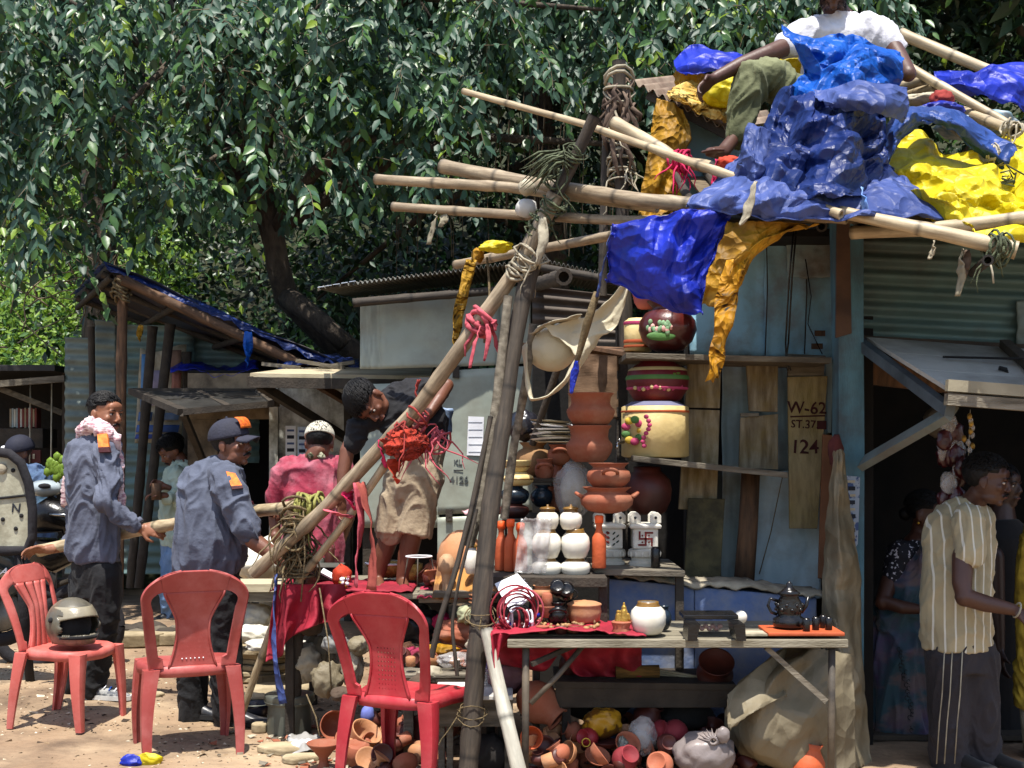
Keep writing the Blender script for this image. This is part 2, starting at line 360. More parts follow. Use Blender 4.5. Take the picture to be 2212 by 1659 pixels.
def wrap(c, axis, r, n, mat, name='lashing', label=None, cat='rope', parent=None, tr=.006, seed=1, spread=.08, tails=3, group=None):
    """turns of cord round a joint with loose ends"""
    rs = random.Random(seed); c = Vector(c); ax = Vector(axis).normalized(); sd, u2 = frame(ax); g = G()
    for k in range(n):
        o = rs.uniform(-spread, spread); k2 = 1 + .5 * rs.random() ** 4; tl = rs.uniform(-.5, .5); ti = rs.uniform(-1.3, 1.3); pts = []
        for i in range(13):
            a = 2 * math.pi * i / 12 + tl; rad = r * rs.uniform(1.0, 1.3) * k2
            pts.append(c + sd * math.cos(a) * rad + u2 * math.sin(a) * rad + ax * (o + ti * r * math.cos(a)))
        g.tube(pts, tr * rs.uniform(.7, 1.3), 5)
    for k in range(tails):
        a = rs.uniform(0, 6.28); p = c + sd * math.cos(a) * r + u2 * math.sin(a) * r; pts = [p]
        d = Vector((rs.uniform(-.5, .5), rs.uniform(-.6, 0), rs.uniform(-1, .1)))
        q = rs.uniform(.5, 1.6)
        for i in range(7):
            d = (d + Vector((rs.uniform(-.8, .8), rs.uniform(-.4, .4), -.35 + rs.uniform(-.4, .4)))).normalized(); pts.append(pts[-1] + d * r * .6 * q)
        g.tube(pts, [tr, tr, tr * .9, tr * .9, tr * .8, tr * .7, tr * .5, tr * .3], 5)
    return g.obj(name, mat, parent, label=label, cat=cat, group=group)
def corr(fn, nu, nv, waves, amp, nrm):
    """corrugated sheet over a patch fn(s,t): ridges run along s, repeat along t"""
    g = G(); nv = waves * 6 + 1
    def f(i, j): return fn(i, j) + nrm * (amp * math.cos(2 * math.pi * waves * j))
    return g.sheet(f, nu, nv)
def quad(a, b, c, d):
    a, b, c, d = map(Vector, (a, b, c, d))          # a-b first edge, d-c opposite edge
    return lambda i, j: a * (1 - i) * (1 - j) + b * i * (1 - j) + c * i * j + d * (1 - i) * j

def folds(seed, n=9, bias=None):
    """creases of a crumpled sheet: triangle waves in random directions"""
    r_ = random.Random(seed); L = []
    for k in range(n):
        a = r_.uniform(0, math.pi) if bias is None or r_.random() < .35 else bias + r_.gauss(0, .28)
        L.append((math.cos(a), math.sin(a), (.8 + k * .45) * r_.uniform(.8, 1.25), r_.random(), 1 / (1 + k * .42)))
    tot = sum(x[4] for x in L)
    def h(p, q):
        o = 0; w = noise.noise(Vector((p * 1.7, q * 1.7, seed))) * .35; w2 = noise.noise(Vector((p * 2.2, q * 2.2, seed + 40)))
        for c, s_, f_, ph, am in L:
            t = (p * c + q * s_) * f_ + ph + w; t = abs((t % 1) * 2 - 1)
            o += am * (t - .5) * (1 + w2)
        return o / tot * 2.4
    return h
# ================================================================ ground and hillside
def ground_z(x, y):
    z = .05 * max(0, min(1, (-x - .6) / 1.5)) * max(0, min(1, (y - 6.8) / .8)) + .012 * noise.noise(Vector((x * 1.3, y * 1.3, 0))) + .009 * noise.noise(Vector((x * 6, y * 6, 2)))
    if y > 13.4: z += (y - 13.4) * .74 + .5 * noise.noise(Vector((x * .3, y * .3, 5))) * min(1, (y - 13.4) / 2)
    return z
def soil():
    m = M('soil', '#a08b70', '#7a624b', sc=1.1, rough=.95, bump=.7, bs=22, dirt=('#4f3f31', .85), ds=2.3, var=0)
    return m
g = G()
xs = [-60, -30, -15] + [-8 + .12 * i for i in range(134)] + [12, 20, 40, 60]
ys = [-25, -10, 0, 3] + [4.5 + .1 * i for i in range(90)] + [14 + .5 * i for i in range(45)] + [40, 60]
V = [(x, y, ground_z(x, y)) for y in ys for x in xs]; nx = len(xs)
cut = next(i for i, y in enumerate(ys) if y >= 13.4)
def part_rows(j0, j1, name, mat):
    vv = V[j0 * nx:(j1 + 1) * nx]; n = j1 - j0 + 1
    gg = G().add(vv, [(j * nx + i, j * nx + i + 1, (j + 1) * nx + i + 1, (j + 1) * nx + i) for j in range(n - 1) for i in range(nx - 1)])
    gg.obj(name, mat, None, kind='structure', org=(0, 0, 0))
part_rows(0, cut, 'ground', soil())
part_rows(cut, len(ys) - 1, 'hillside', M('hill_soil', '#2e331a', '#1c2010', sc=2, rough=.95, bump=.6, bs=8, dirt=('#2a2416', .6), var=0))
# small litter on the ground: chips, pebbles, straw
litter = G(); rs = random.Random(3)
for k in range(7500):
    y = rs.uniform(6.0, 9.5); x = rs.uniform(-.42 * y, .25 * y); z = ground_z(x, y)
    if x < -1.9 and y < 6.9 and rs.random() < .85: continue
    s = rs.uniform(.003, .013) * (1 if rs.random() < .93 else 2.2)
    V0 = [Vector((rs.uniform(-s, s) * 1.4, rs.uniform(-s, s) * 1.4, 0)) for _ in range(3)]; c = Vector((x, y, z))
    litter.cur = rs.choice((0, 0, 1, 1, 2))
    litter.add([c + p for p in V0] + [c + Vector((rs.uniform(-s, s), rs.uniform(-s, s), s * .5))], [(0, 1, 3), (1, 2, 3), (2, 0, 3)])
litter.obj('litter', [M('chip_tan', '#a48c6c', '#6e5942', sc=20, rough=.9), M('chip_dark', '#3e3023', '#2a2119', sc=20, rough=.9), M('chip_pale', '#cfc4ae', '#b8aa90', sc=20, rough=.9)], None, smooth=False, kind='stuff', label='small stones, chips and straw scattered over the trodden soil')
# ================================================================ leaves
def leaf_cloud(pos, tip, nrm, L, Wd, full=True):
    """many leaves as one set of vertices: pos base, tip direction, normal, length, width"""
    n = len(pos); side = np.cross(tip, nrm); side /= np.linalg.norm(side, axis=1, keepdims=True) + 1e-9
    nn = np.cross(side, tip); L = L[:, None]; Wd = Wd[:, None]
    if full:
        prm = [(0, 0, 0), (.28, .42, .06), (.62, .36, .05), (1, 0, -.1), (.62, -.36, .05), (.28, -.42, .06), (.3, 0, -.02), (.65, 0, -.03)]
        fc = [(0, 6, 1), (1, 6, 7, 2), (2, 7, 3), (0, 5, 6), (5, 4, 7, 6), (4, 3, 7)]
    else:
        prm = [(0, 0, 0), (.45, .45, .07), (1, 0, -.08), (.45, -.45, .07)]; fc = [(0, 3, 2), (0, 2, 1)]
    k = len(prm); V = np.empty((n, k, 3))
    for i, (a, b, c) in enumerate(prm): V[:, i] = pos + tip * L * a + side * Wd * b + nn * L * c
    return V.reshape(-1, 3), fc, k
def cloud_obj(name, cl, mats, parent, pick=None, kind='stuff', label=None, cat=None, group=None):
    V, fc, k = cl; n = len(V) // k; o0 = WL[parent.name] if parent else Vector((0, 0, 0)); V = V - np.array(o0)
    me = bpy.data.meshes.new(name); me.vertices.add(len(V)); me.vertices.foreach_set('co', V.ravel())
    sizes = [len(f) for f in fc]; flat = np.concatenate([np.array(f) for f in fc]); tot = len(flat)
    li = (flat[None, :] + (np.arange(n) * k)[:, None]).ravel(); me.loops.add(len(li)); me.loops.foreach_set('vertex_index', li)
    me.polygons.add(n * len(fc)); st = np.cumsum([0] + sizes[:-1]); st = (st[None, :] + (np.arange(n) * tot)[:, None]).ravel()
    me.polygons.foreach_set('loop_start', st)
    for m in mats: me.materials.append(m)
    me.update(calc_edges=True)
    if pick is not None: me.polygons.foreach_set('material_index', np.repeat(pick, len(fc)).astype('i'))
    o = bpy.data.objects.new(name, me); COL.objects.link(o)
    if parent: o.parent = parent
    return tag(o, label, cat, group, kind)
leaf_a = M('leaf_deep', '#41614b', '#294433', sc=3, rough=.5, bump=.05, spec=.5, tl=.3, var=0)
leaf_b = M('leaf_mid', '#54783d', '#3c5c30', sc=3, rough=.38, bump=.05, spec=.5, tl=.35, var=0)
leaf_y = M('leaf_young', '#8fa83c', '#6c8a30', sc=3, rough=.4, bump=.05, tl=.45, var=0)
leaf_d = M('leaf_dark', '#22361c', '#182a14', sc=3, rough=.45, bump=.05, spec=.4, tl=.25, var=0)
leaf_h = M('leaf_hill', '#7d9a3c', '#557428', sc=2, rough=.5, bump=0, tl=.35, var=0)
bark = M('bark', '#4c4238', '#2f2923', sc=6, rough=.95, bump=.7, bs=25, st=(3, 3, 1), dirt=('#6a5f52', .5), var=.1)
nr = np.random.RandomState(11)
def unit(a): return a / (np.linalg.norm(a, axis=1, keepdims=True) + 1e-9)
def sprays(starts, length, nleaf, L0, droop=1.0, rnd=nr):
    """drooping twigs that carry alternate leaves"""
    pos, tip, nrm, twigs = [], [], [], []
    for s in starts:
        a = rnd.uniform(0, 6.28); d = np.array([math.cos(a), math.sin(a) * .8, rnd.uniform(-.3, .35)]); p = np.array(s, float); ln = length * rnd.uniform(.6, 1.3)
        n = max(4, int(nleaf * rnd.uniform(.7, 1.2))); path = [p.copy()]
        for i in range(n):
            d = d + np.array([rnd.normal() * .06, rnd.normal() * .06, -droop * .16]); d /= np.linalg.norm(d)
            p = p + d * ln / n; path.append(p.copy()); sg = 1 if i % 2 else -1
            sd = np.cross(d, [0, 0, 1.0]); sd /= np.linalg.norm(sd) + 1e-6
            t = d * .5 + sd * sg * .75 + np.array([rnd.normal() * .2, rnd.normal() * .2, -.55 + rnd.normal() * .22])
            pos.append(p.copy()); tip.append(t); nrm.append(np.array([rnd.normal() * .5, -.75 + rnd.normal() * .5, .65 + rnd.normal() * .3]))
        twigs.append(path)
    pos, tip, nrm = map(np.array, (pos, tip, nrm)); return pos, unit(tip), unit(nrm), twigs
def near_canopy_ok(u, v):
    # outline of the hanging crown as the street sees it: (u, lowest v)
    pr = [(-200, 560), (0, 560), (60, 600), (130, 590), (230, 560), (330, 520), (420, 470), (520, 440), (560, 470), (650, 520), (720, 560), (800, 470), (880, 420), (960, 400), (1010, 250), (1100, 200), (1250, 190), (1400, 240), (1480, 190), (1560, 120), (1650, 100), (1800, 60), (2300, 60)]
    for (a, b), (c, d) in zip(pr, pr[1:]):
        if a <= u < c: return v < b + (d - b) * (u - a) / (c - a)
    return False
tree = thing('ficus_tree', 'large spreading tree with hanging glossy oval leaves over the left stalls', 'tree', P(600, 962, 12.2) - Vector((0, 0, 1.54)))
tp = [P(790, 790, 12.6), P(730, 745, 12.5), P(670, 690, 12.4), P(618, 640, 12.3), P(600, 575, 12.2), P(590, 500, 12.2), P(560, 380, 12.1), P(540, 200, 12), P(560, 0, 12), P(600, -200, 12)]
t0 = Vector((tp[0].x + .5, tp[0].y, 0))
G().tube([t0, (t0 + tp[0]) / 2] + tp, [.24, .2, .17, .15, .13, .12, .11, .1, .1, .09, .09, .08], 12).obj('trunk', bark, tree)
g = G(); lr = random.Random(5)
for k in range(16):
    s = tp[lr.randrange(4, 10)]; e = P(lr.uniform(0, 1500), lr.uniform(-200, 380), lr.uniform(10.2, 12.5)); m = (s + e) / 2 + Vector((0, 0, .5)); q = [s.lerp(m, .5) + Vector((0, 0, .1)), m, m.lerp(e, .5), e]
    g.tube([s] + q, [.08, .06, .045, .03, .015], 6)
g.tube([P(618, 640, 12.3), P(640, 655, 12), P(700, 700, 11.9), P(745, 745, 11.9)], [.1, .1, .09, .08], 8)
g.obj('limb', bark, tree)
st = []; rr = random.Random(21)
while len(st) < 2050:
    u = rr.uniform(-150, 1950); v = rr.uniform(-130, 600); d = rr.uniform(10.1, 12.8)
    if not near_canopy_ok(u, v + 60): continue
    dn = noise.noise(Vector((u * .006, v * .008, d * .4)))
    if dn < (.04 if u < 950 else .1) and rr.random() < .9: continue
    if u < 230 and v > 280 and noise.noise(Vector((u * .012, v * .012, 4))) < .12: continue
    st.append(P(u, v, d))
pos, tip, nrm, twigs = sprays(st, .62, 13, .12)
n = len(pos); L = nr.uniform(.085, .15, n); Wd = L * nr.uniform(.46, .6, n)
depth = pos[:, 1]; order = np.argsort(depth + nr.uniform(0, .6, n)); front = order[:300]; rest = order[300:]
tone = np.array([noise.noise(Vector((p[0] * .8, p[1] * .8, p[2] * .8))) for p in pos])
pick = np.where(nr.rand(n) < .02 + .1 * (tone > .32), 2, np.where(nr.rand(n) < .25, 1, 0))
cloud_obj('foliage', leaf_cloud(pos[rest], tip[rest], nrm[rest], L[rest], Wd[rest]), [leaf_a, leaf_b, leaf_y], tree, pick[rest])
# the 300 nearest leaves, each its own part
bmL = {}
for m_, mt in ((0, leaf_a), (1, leaf_b), (2, leaf_y)):
    V1, fc, k = leaf_cloud(np.zeros((1, 3)), np.array([[0, 0, -1.0]]), np.array([[0, -1.0, 0]]), np.array([1.0]), np.array([.48]))
    me = bpy.data.meshes.new('leaf'); me.from_pydata([tuple(p) for p in V1], [], fc); me.materials.append(mt); bmL[m_] = me
for i in front:
    o = bpy.data.objects.new('leaf', bmL[int(pick[i])]); COL.objects.link(o); o.parent = tree
    z = -Vector(tip[i]); x = Vector(nrm[i]).cross(z).normalized() * -1; y = z.cross(x)
    o.location = Vector(pos[i]) - WL[tree.name]; o.rotation_euler = Matrix((x, y, z)).transposed().to_euler(); o.scale = (L[i],) * 3
g = G()
for t in twigs[::2]: g.tube([Vector(p) for p in t[::4] + [t[-1]]], [.005, .004, .003, .002, .002][:len(t[::4]) + 1] + [.002] * max(0, len(t[::4]) - 4), 3, cap=False)
tag(g.obj('twigs', M('twig', '#6e6450', '#4a4234', rough=.9, bump=0), tree), kind='stuff')
# ---------------------------------------------------------------- trees beyond, each with a trunk and a crown of leaves
def bg_tree(name, label, x0, x1, y0, y1, z0, z1, n, L0, mats, w, trunk, thin=.0, seed=1, group='trees behind the stalls'):
    rnd = np.random.RandomState(seed); t = thing(name, label, 'tree', Vector((trunk[0], trunk[1], ground_z(trunk[0], trunk[1]))), group)
    p = np.stack([rnd.uniform(x0, x1, n), y0 + (y1 - y0) * rnd.rand(n) ** 1.2, rnd.uniform(z0, z1, n)], 1)
    c = np.array([(x0 + x1) / 2, (y0 + y1) / 2, (z0 + z1) / 2]); h = np.array([(x1 - x0) / 2, (y1 - y0) / 2, (z1 - z0) / 2])
    q = (p - c) / h; e = (np.abs(q) ** 3).sum(1); e += .5 * np.array([noise.noise(Vector(a) * 1.1) for a in p]); keep = e < 1.15
    dn = np.array([noise.noise(Vector(a) * .75 + Vector((seed, 0, 0))) for a in p]); keep &= (dn > -.22 + thin) | (rnd.rand(n) < .25)
    p = p[keep]; m = len(p)
    tp_ = unit(np.stack([rnd.normal(size=m), rnd.normal(size=m), rnd.normal(size=m) * .5 - .7], 1)); nm = unit(np.stack([rnd.normal(size=m) * .6, -.5 + rnd.normal(size=m) * .6, .8 + rnd.normal(size=m) * .4], 1))
    LL = L0 * rnd.uniform(.7, 1.3, m); pk = rnd.choice(len(mats), m, p=w)
    cloud_obj('crown', leaf_cloud(p, tp_, nm, LL, LL * .5, full=False), mats, t, pk)
    b = Vector(WL[t.name]); tz = z1 - .5
    pts = [b, b + Vector((.1, 0, (tz - b.z) * .3)), b + Vector((-.1, .1, (tz - b.z) * .6)), Vector(((x0 + x1) / 2, (y0 + y1) / 2, tz))]
    gg = G().tube(pts, [.24, .2, .16, .06], 9); lr = random.Random(seed)
    for k in range(9):
        s = pts[1].lerp(pts[3], lr.uniform(.1, .9)); e2 = Vector((lr.uniform(x0, x1), lr.uniform(y0, y1), lr.uniform(z0 + .5, z1)))
        gg.tube([s, s.lerp(e2, .5) + Vector((0, 0, .2)), e2], [.07, .045, .015], 5)
    gg.obj('trunk', bark, t)
    return t
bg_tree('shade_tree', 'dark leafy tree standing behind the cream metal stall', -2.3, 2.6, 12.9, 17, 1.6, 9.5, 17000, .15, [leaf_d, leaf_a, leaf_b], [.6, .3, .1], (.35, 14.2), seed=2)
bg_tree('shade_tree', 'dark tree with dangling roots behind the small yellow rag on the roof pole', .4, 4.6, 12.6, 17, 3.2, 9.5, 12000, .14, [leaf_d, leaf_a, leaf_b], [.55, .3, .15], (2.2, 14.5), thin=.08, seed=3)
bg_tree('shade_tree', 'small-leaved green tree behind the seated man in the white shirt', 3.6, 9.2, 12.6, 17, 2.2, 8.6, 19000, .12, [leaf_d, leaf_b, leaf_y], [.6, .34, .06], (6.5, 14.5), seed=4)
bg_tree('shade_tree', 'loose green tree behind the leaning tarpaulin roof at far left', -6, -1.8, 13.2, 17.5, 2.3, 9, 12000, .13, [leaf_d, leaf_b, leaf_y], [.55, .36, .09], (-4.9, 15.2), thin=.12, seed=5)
bg_tree('shade_tree', 'high broad crown added overhead, mostly out of view, to shade the slope', -3.2, 9.5, 12.0, 19, 5.9, 9.6, 24000, .3, [leaf_d, leaf_a], [.6, .4], (3.4, 18), thin=-.2, seed=6)  # crown added to block the sun; most of it lies above the view
# hanging aerial roots in the shade
g = G(); lr = random.Random(9)
for k in range(60):
    u = lr.uniform(850, 1380); d = lr.uniform(12.3, 13); a = P(u, lr.uniform(150, 350), d); L_ = lr.uniform(.5, 1.6); pts = [a + Vector((math.sin(i + k) * .015, 0, -L_ * i / 5)) for i in range(6)]
    g.tube(pts, .004, 4, cap=False)
g.obj('aerial_roots', M('root', '#5c5040', '#3d352a', rough=.9, bump=0), tree, kind='stuff')
# undergrowth on the hill
def undergrowth(n, seed, u0, u1, d0, d1, mats, w, L0, label, hmax=.5):
    rnd = np.random.RandomState(seed); u = rnd.uniform(u0, u1, n); y = rnd.uniform(d0, d1, n); x = (u - CU) / F * y
    z = np.array([ground_z(a, b) for a, b in zip(x, y)]) + rnd.rand(n) * hmax * (1 + np.array([noise.noise(Vector((a * .8, b * .8, 1))) for a, b in zip(x, y)]))
    p = np.stack([x, y, z], 1); t_ = unit(rnd.normal(size=(n, 3)) + np.array([0, -.3, .1])); nm = unit(rnd.normal(size=(n, 3)) * .5 + np.array([0, -.5, .9]))
    LL = L0 * rnd.uniform(.6, 1.4, n)
    cloud_obj('undergrowth', leaf_cloud(p, t_, nm, LL, LL * .55, full=False), mats, None, rnd.choice(len(mats), n, p=w), label=label)
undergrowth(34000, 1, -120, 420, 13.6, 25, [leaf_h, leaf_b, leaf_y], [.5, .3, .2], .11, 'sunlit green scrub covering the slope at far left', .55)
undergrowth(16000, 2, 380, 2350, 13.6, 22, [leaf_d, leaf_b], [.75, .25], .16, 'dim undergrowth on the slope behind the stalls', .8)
# dry palm frond on the slope and fine bare twigs
g = G(); a, b = P(-60, 480, 15), P(110, 395, 15)
for i in range(34):
    c = a.lerp(b, i / 33); g.tube([c, c + Vector((.02, 0, -.12)), c + Vector((.05, -.02, -.26))], [.012, .009, .002], 4)
g.tube([a, b], .012, 5)
g.obj('dry_frond', M('frond', '#c8a95e', '#9c7e40', sc=20, rough=.8, tl=.2), None, label='dry yellow palm frond lying across the green slope', cat='frond')
g = G()
for k in range(26):
    a = P(lr.uniform(0, 260), lr.uniform(600, 790), 13.3); pts = [a]; d = Vector((lr.uniform(-1, 1), 0, lr.uniform(.2, 1)))
    for i in range(6): d = (d + Vector((lr.uniform(-.5, .5), 0, lr.uniform(-.4, .3)))).normalized(); pts.append(pts[-1] + d * .13)
    g.tube(pts, [.009, .008, .007, .006, .005, .004, .002], 4)
g.obj('brushwood', M('dry_twig', '#93836a', '#5e513e', rough=.9, bump=0), None, kind='stuff', label='tangle of bare dry twigs above the far left shack')
# ================================================================ far left shack
def boxpart(parent, name, a, b, mat, **k):
    a, b = Vector(a), Vector(b); g = G().box((a + b) / 2, [abs(b[i] - a[i]) for i in range(3)]); return g.obj(name, mat, parent, smooth=False, bevel=.004, **k)
X = lambda u, d: (u - CU) / F * d
Z = lambda v, d: CH - (v - CV) / F * d
d = 12.4
sh = thing('wooden_shack', 'dark open shack with book-lined shelf behind the parked scooter', 'shack', (X(30, d), d, 0))
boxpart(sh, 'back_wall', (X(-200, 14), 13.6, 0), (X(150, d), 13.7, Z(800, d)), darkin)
boxpart(sh, 'side_wall', (X(134, d), d, 0), (X(150, d), 13.6, Z(800, d)), wood_dark)
boxpart(sh, 'roof', (X(-220, d), d - .35, Z(806, d)), (X(146, d), 13.7, Z(793, d)), M('roof_black', '#1d1b1b', '#0f0e0e', rough=.6))
G().bar(P(-40, 832, d - .3), P(140, 818, d - .3), .05, .06).obj('beam', wood_grey, sh, smooth=False)
G().bar(P(-20, 832, d - .2), P(134, 892, d + .1), .05, .05).obj('strut', wood_grey, sh, smooth=False)
for u in (112, 66): G().tube([P(u, 815, d), P(u - 4, 1200, d)], .008, 5).obj('cord', rag_w, sh)
boxpart(sh, 'counter', (X(-100, d), d + .1, Z(968, d)), (X(84, d), d + .5, Z(925, d)), wood_dark)
lr = random.Random(4)
for k in range(13):
    u = 6 + k * 4.6; c = lr.choice(('#b9b4a6', '#8a7a62', '#6d2f28', '#9aa3a0'))
    G().box((X(u, d), d + .25, Z(902, d)), (.017, .12, W(lr.uniform(38, 46), d))).obj('book', M('book' + c, c, rough=.8), sh, smooth=False)
boxpart(sh, 'sign_board', (X(-60, d), d + .02, Z(1000, d)), (X(86, d), d + .05, Z(972, d)), M('sign_red', '#4a1f1a', '#38130f', rough=.8))
for k in range(9): G().box((X(8 + k * 8, d), d + .008, Z(986, d)), (.02, .004, .06 * lr.uniform(.6, 1))).obj('letter', rag_w, sh, smooth=False)
# corrugated stall with tall poles
d = 12.1; cs = thing('corrugated_stall', 'green-grey corrugated iron stall behind the leaning poles and banner', 'stall', (X(350, d), d, 0))
nrm = Vector((0, -1, 0))
for (u0, u1, v0, v1, dd, mt) in ((140, 232, 728, 1240, d, metal_gr), (218, 420, 700, 1240, d - .12, metal_tl), (405, 560, 720, 1000, d - .05, metal_tl), (205, 250, 690, 900, d - .2, metal_gr)):
    a = quad(P(u0, v0, dd), P(u1, v0 + 4, dd), P(u1, v1, dd), P(u0, v1, dd))
    corr(a, 12, 0, int((v1 - v0) / 24), .012, nrm).obj('corrugated_sheet', mt, cs, solid=.002)
for (ua, va, ub, vb, dd, r) in ((197, 706, 204, 1180, 11.7, .03), (265, 596, 256, 1290, 11.0, .045), (330, 705, 282, 1270, 11.5, .045), (368, 700, 300, 1270, 11.45, .045), (404, 760, 404, 1250, 11.6, .04)):
    bpole(None, [P(ua, va, dd), P((ua + ub) / 2, (va + vb) / 2, dd), P(ub, vb, dd)], r, r * .9, wood_dark if ua != 265 else wood_brown, name='pole', parent=cs, node=.7)
g = G()
for k in range(5):
    g.tube([P(263 + lr.uniform(-6, 6), 610 + k * 9, 10.95) + Vector((math.cos(a) * .07, math.sin(a) * .07, math.sin(a * 2) * .03)) for a in [i * .7 for i in range(10)]], .012, 5)
g.obj('lashing', rope_m, cs)
# banner
bn = thing('banner', 'torn white banner with blue photo panels hung behind the leaning poles', 'banner', P(350, 955, 11.75))
G().sheet(lambda i, j: P(303 + i * 100 - j * 12, 752 + j * 205 + 8 * math.sin(i * 5) * (1 - j), 11.75 + .03 * math.sin(i * 7)), 16, 16).obj('cloth', rag_w, bn, solid=.004)
for (u0, v0, u1, v1, c) in ((306, 765, 322, 880, '#4f7fae'), (326, 800, 352, 876, '#9a8fa6'), (360, 756, 392, 800, '#9c7a66'), (372, 805, 392, 872, '#b07464'), (300, 890, 330, 910, '#46628e'), (336, 892, 388, 908, '#6a7f9c'), (296, 918, 388, 934, '#3c5a96'), (294, 938, 388, 948, '#27418a')):
    G().sheet(lambda i, j: P(u0 + i * (u1 - u0) - j * 3, v0 + j * (v1 - v0), 11.70), 4, 4).obj('photo_panel', M('print' + c, c, rough=.6, sc=14), bn, solid=.002)
# leaning tarpaulin roof
tr = thing('lean_to_roof', 'sagging bamboo lean-to roof under dusty blue tarpaulin at far left', 'roof', P(450, 790, 11.5))
A_, B_, C_, D_ = P(158, 642, 12.6), P(232, 570, 11.0), P(742, 792, 11.0), P(610, 806, 12.6)
q = quad(B_, C_, D_, A_)
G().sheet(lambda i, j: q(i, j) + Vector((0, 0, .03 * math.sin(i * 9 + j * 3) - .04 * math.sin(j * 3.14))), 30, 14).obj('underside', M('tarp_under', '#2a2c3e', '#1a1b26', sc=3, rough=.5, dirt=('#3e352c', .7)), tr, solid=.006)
G().sheet(lambda i, j: q(i * 1.0, j * 1.02 - .02) + Vector((0, -.03 * (1 - j), .035 + .02 * noise.noise(Vector((i * 14, j * 6, 0))) - (.09 + .05 * noise.noise(Vector((i * 22, 0, 3)))) * (j < .02))), 60, 14).obj('tarpaulin', blu_n, tr, solid=.004)
for t in (.12, .34, .6, .86): bpole(None, [q(0, t) - Vector((0, 0, .05)), q(1, t) - Vector((0, 0, .06))], .03, .026, wood_dark, name='rafter', parent=tr)
for t in (.02, .3, .6, .9): bpole(None, [q(t, 0) - Vector((0, 0, .09)), q(t, 1) - Vector((0, 0, .09))], .03, .026, wood_dark, name='purlin', parent=tr)
bpole(None, [P(268, 606, 10.9), P(660, 792, 10.9)], .045, .04, wood_brown, name='front_pole', parent=tr)
strip([P(536, 716, 10.8), P(536, 760, 10.8), P(533, 792, 10.8)], .09, blu_l, label='short bright blue strip hanging from the lean-to roof edge')
strip([P(305, 702, 11), P(300, 725, 11), P(302, 738, 11)], .06, yel_o, label='small yellow knot of cloth under the lean-to roof')
d = 11.2; q2 = lambda i, j: P(368 + i * 190, 785 + 20 * j - 8 * math.sin(i * 8), d + .9 * (1 - j)) + Vector((0, 0, .04 * noise.noise(Vector((i * 9, j * 3, 1)))))
G().sheet(q2, 34, 8).obj('tarpaulin', blu_t, None, label='rumpled dark blue tarpaulin with ragged edge on the low shop roof', cat='tarpaulin', solid=.006)
q3 = lambda i, j: P(600 + i * 175, 775 + j * 20 - 10 * math.sin(i * 3.1), 10.8 + .6 * (1 - j)) + Vector((0, 0, .05 * noise.noise(Vector((i * 9, j * 3, 7)))))
G().sheet(q3, 30, 8).obj('tarpaulin', blu_n, None, label='crumpled navy tarpaulin end lying above the pale shutter board', cat='tarpaulin', solid=.006)
for (a, b, w) in (((640, 779), (745, 796), .06), ((690, 795), (766, 782), .05), ((566, 786), (650, 795), .05)):
    G().bar(P(*a, 10.6), P(*b, 10.6), w, .03).obj('batten', wood_grey, None, smooth=False, label={640: 'long pale batten lying on the low shop roof', 690: 'short batten pointing up beside the cream stall', 566: 'weathered batten end left of the pale shutter board'}[a[0]], cat='batten')
# ---------------------------------------------------------------- low shop with raised window shutter
d = 11.2; lw = thing('low_shop', 'low mud-walled shop with a dark doorway between the two uniformed men', 'shop', (X(500, d), d, 0))
mud = M('mud_wall', '#8a7860', '#5e5040', sc=3, rough=.95, bump=.4, dirt=('#262019', .8), ds=3)
peel = M('peeling_paint', '#c4c4ba', '#96958a', sc=7, rough=.9, bump=.4, bs=20, st=(2, 2, .8), dirt=('#3f3a33', .9), ds=6)
boxpart(lw, 'lintel_wall', (X(405, d), d, Z(905, d)), (X(592, d), d + .15, Z(806, d)), mud)
boxpart(lw, 'wall', (X(405, d), d, 0), (X(470, d), d + .15, Z(905, d)), mud)
boxpart(lw, 'door_jamb', (X(584, d), d - .06, 0), (X(603, d), d + .12, Z(820, d)), peel)
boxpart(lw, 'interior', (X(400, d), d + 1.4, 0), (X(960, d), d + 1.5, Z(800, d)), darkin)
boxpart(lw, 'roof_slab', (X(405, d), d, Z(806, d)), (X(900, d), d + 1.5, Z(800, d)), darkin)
boxpart(lw, 'poster_wall', (X(603, d), d - .02, 0), (X(760, d), d + .1, Z(835, d)), peel)
for (u0, v0, u1, v1, c) in ((618, 920, 640, 1010, 'paper_white'), (644, 922, 664, 1008, 'print_blue'), (666, 930, 690, 1000, 'paper_white')):
    mm = MATS.get(c) or M('print_blue', '#8ea2bd', '#b5bfcc', sc=30, rough=.8)
    pn = G().box((X((u0 + u1) / 2, d), d - .028, Z((v0 + v1) / 2, d)), (W(u1 - u0, d), .004, W(v1 - v0, d))).obj('poster', mm, lw, smooth=False)
    for r in range(6): G().box((X((u0 + u1) / 2, d), d - .032, Z(v0 + 10 + r * 14, d)), (W(u1 - u0, d) * .7, .002, .018 + .012 * (r % 2))).obj('print_line', ink if r % 2 else M('print_ink_blue', '#4a5a86'), pn, smooth=False)
boxpart(lw, 'corner_post', (X(745, d), d - .08, 0), (X(760, d), d + .08, Z(835, d)), wood_dark)
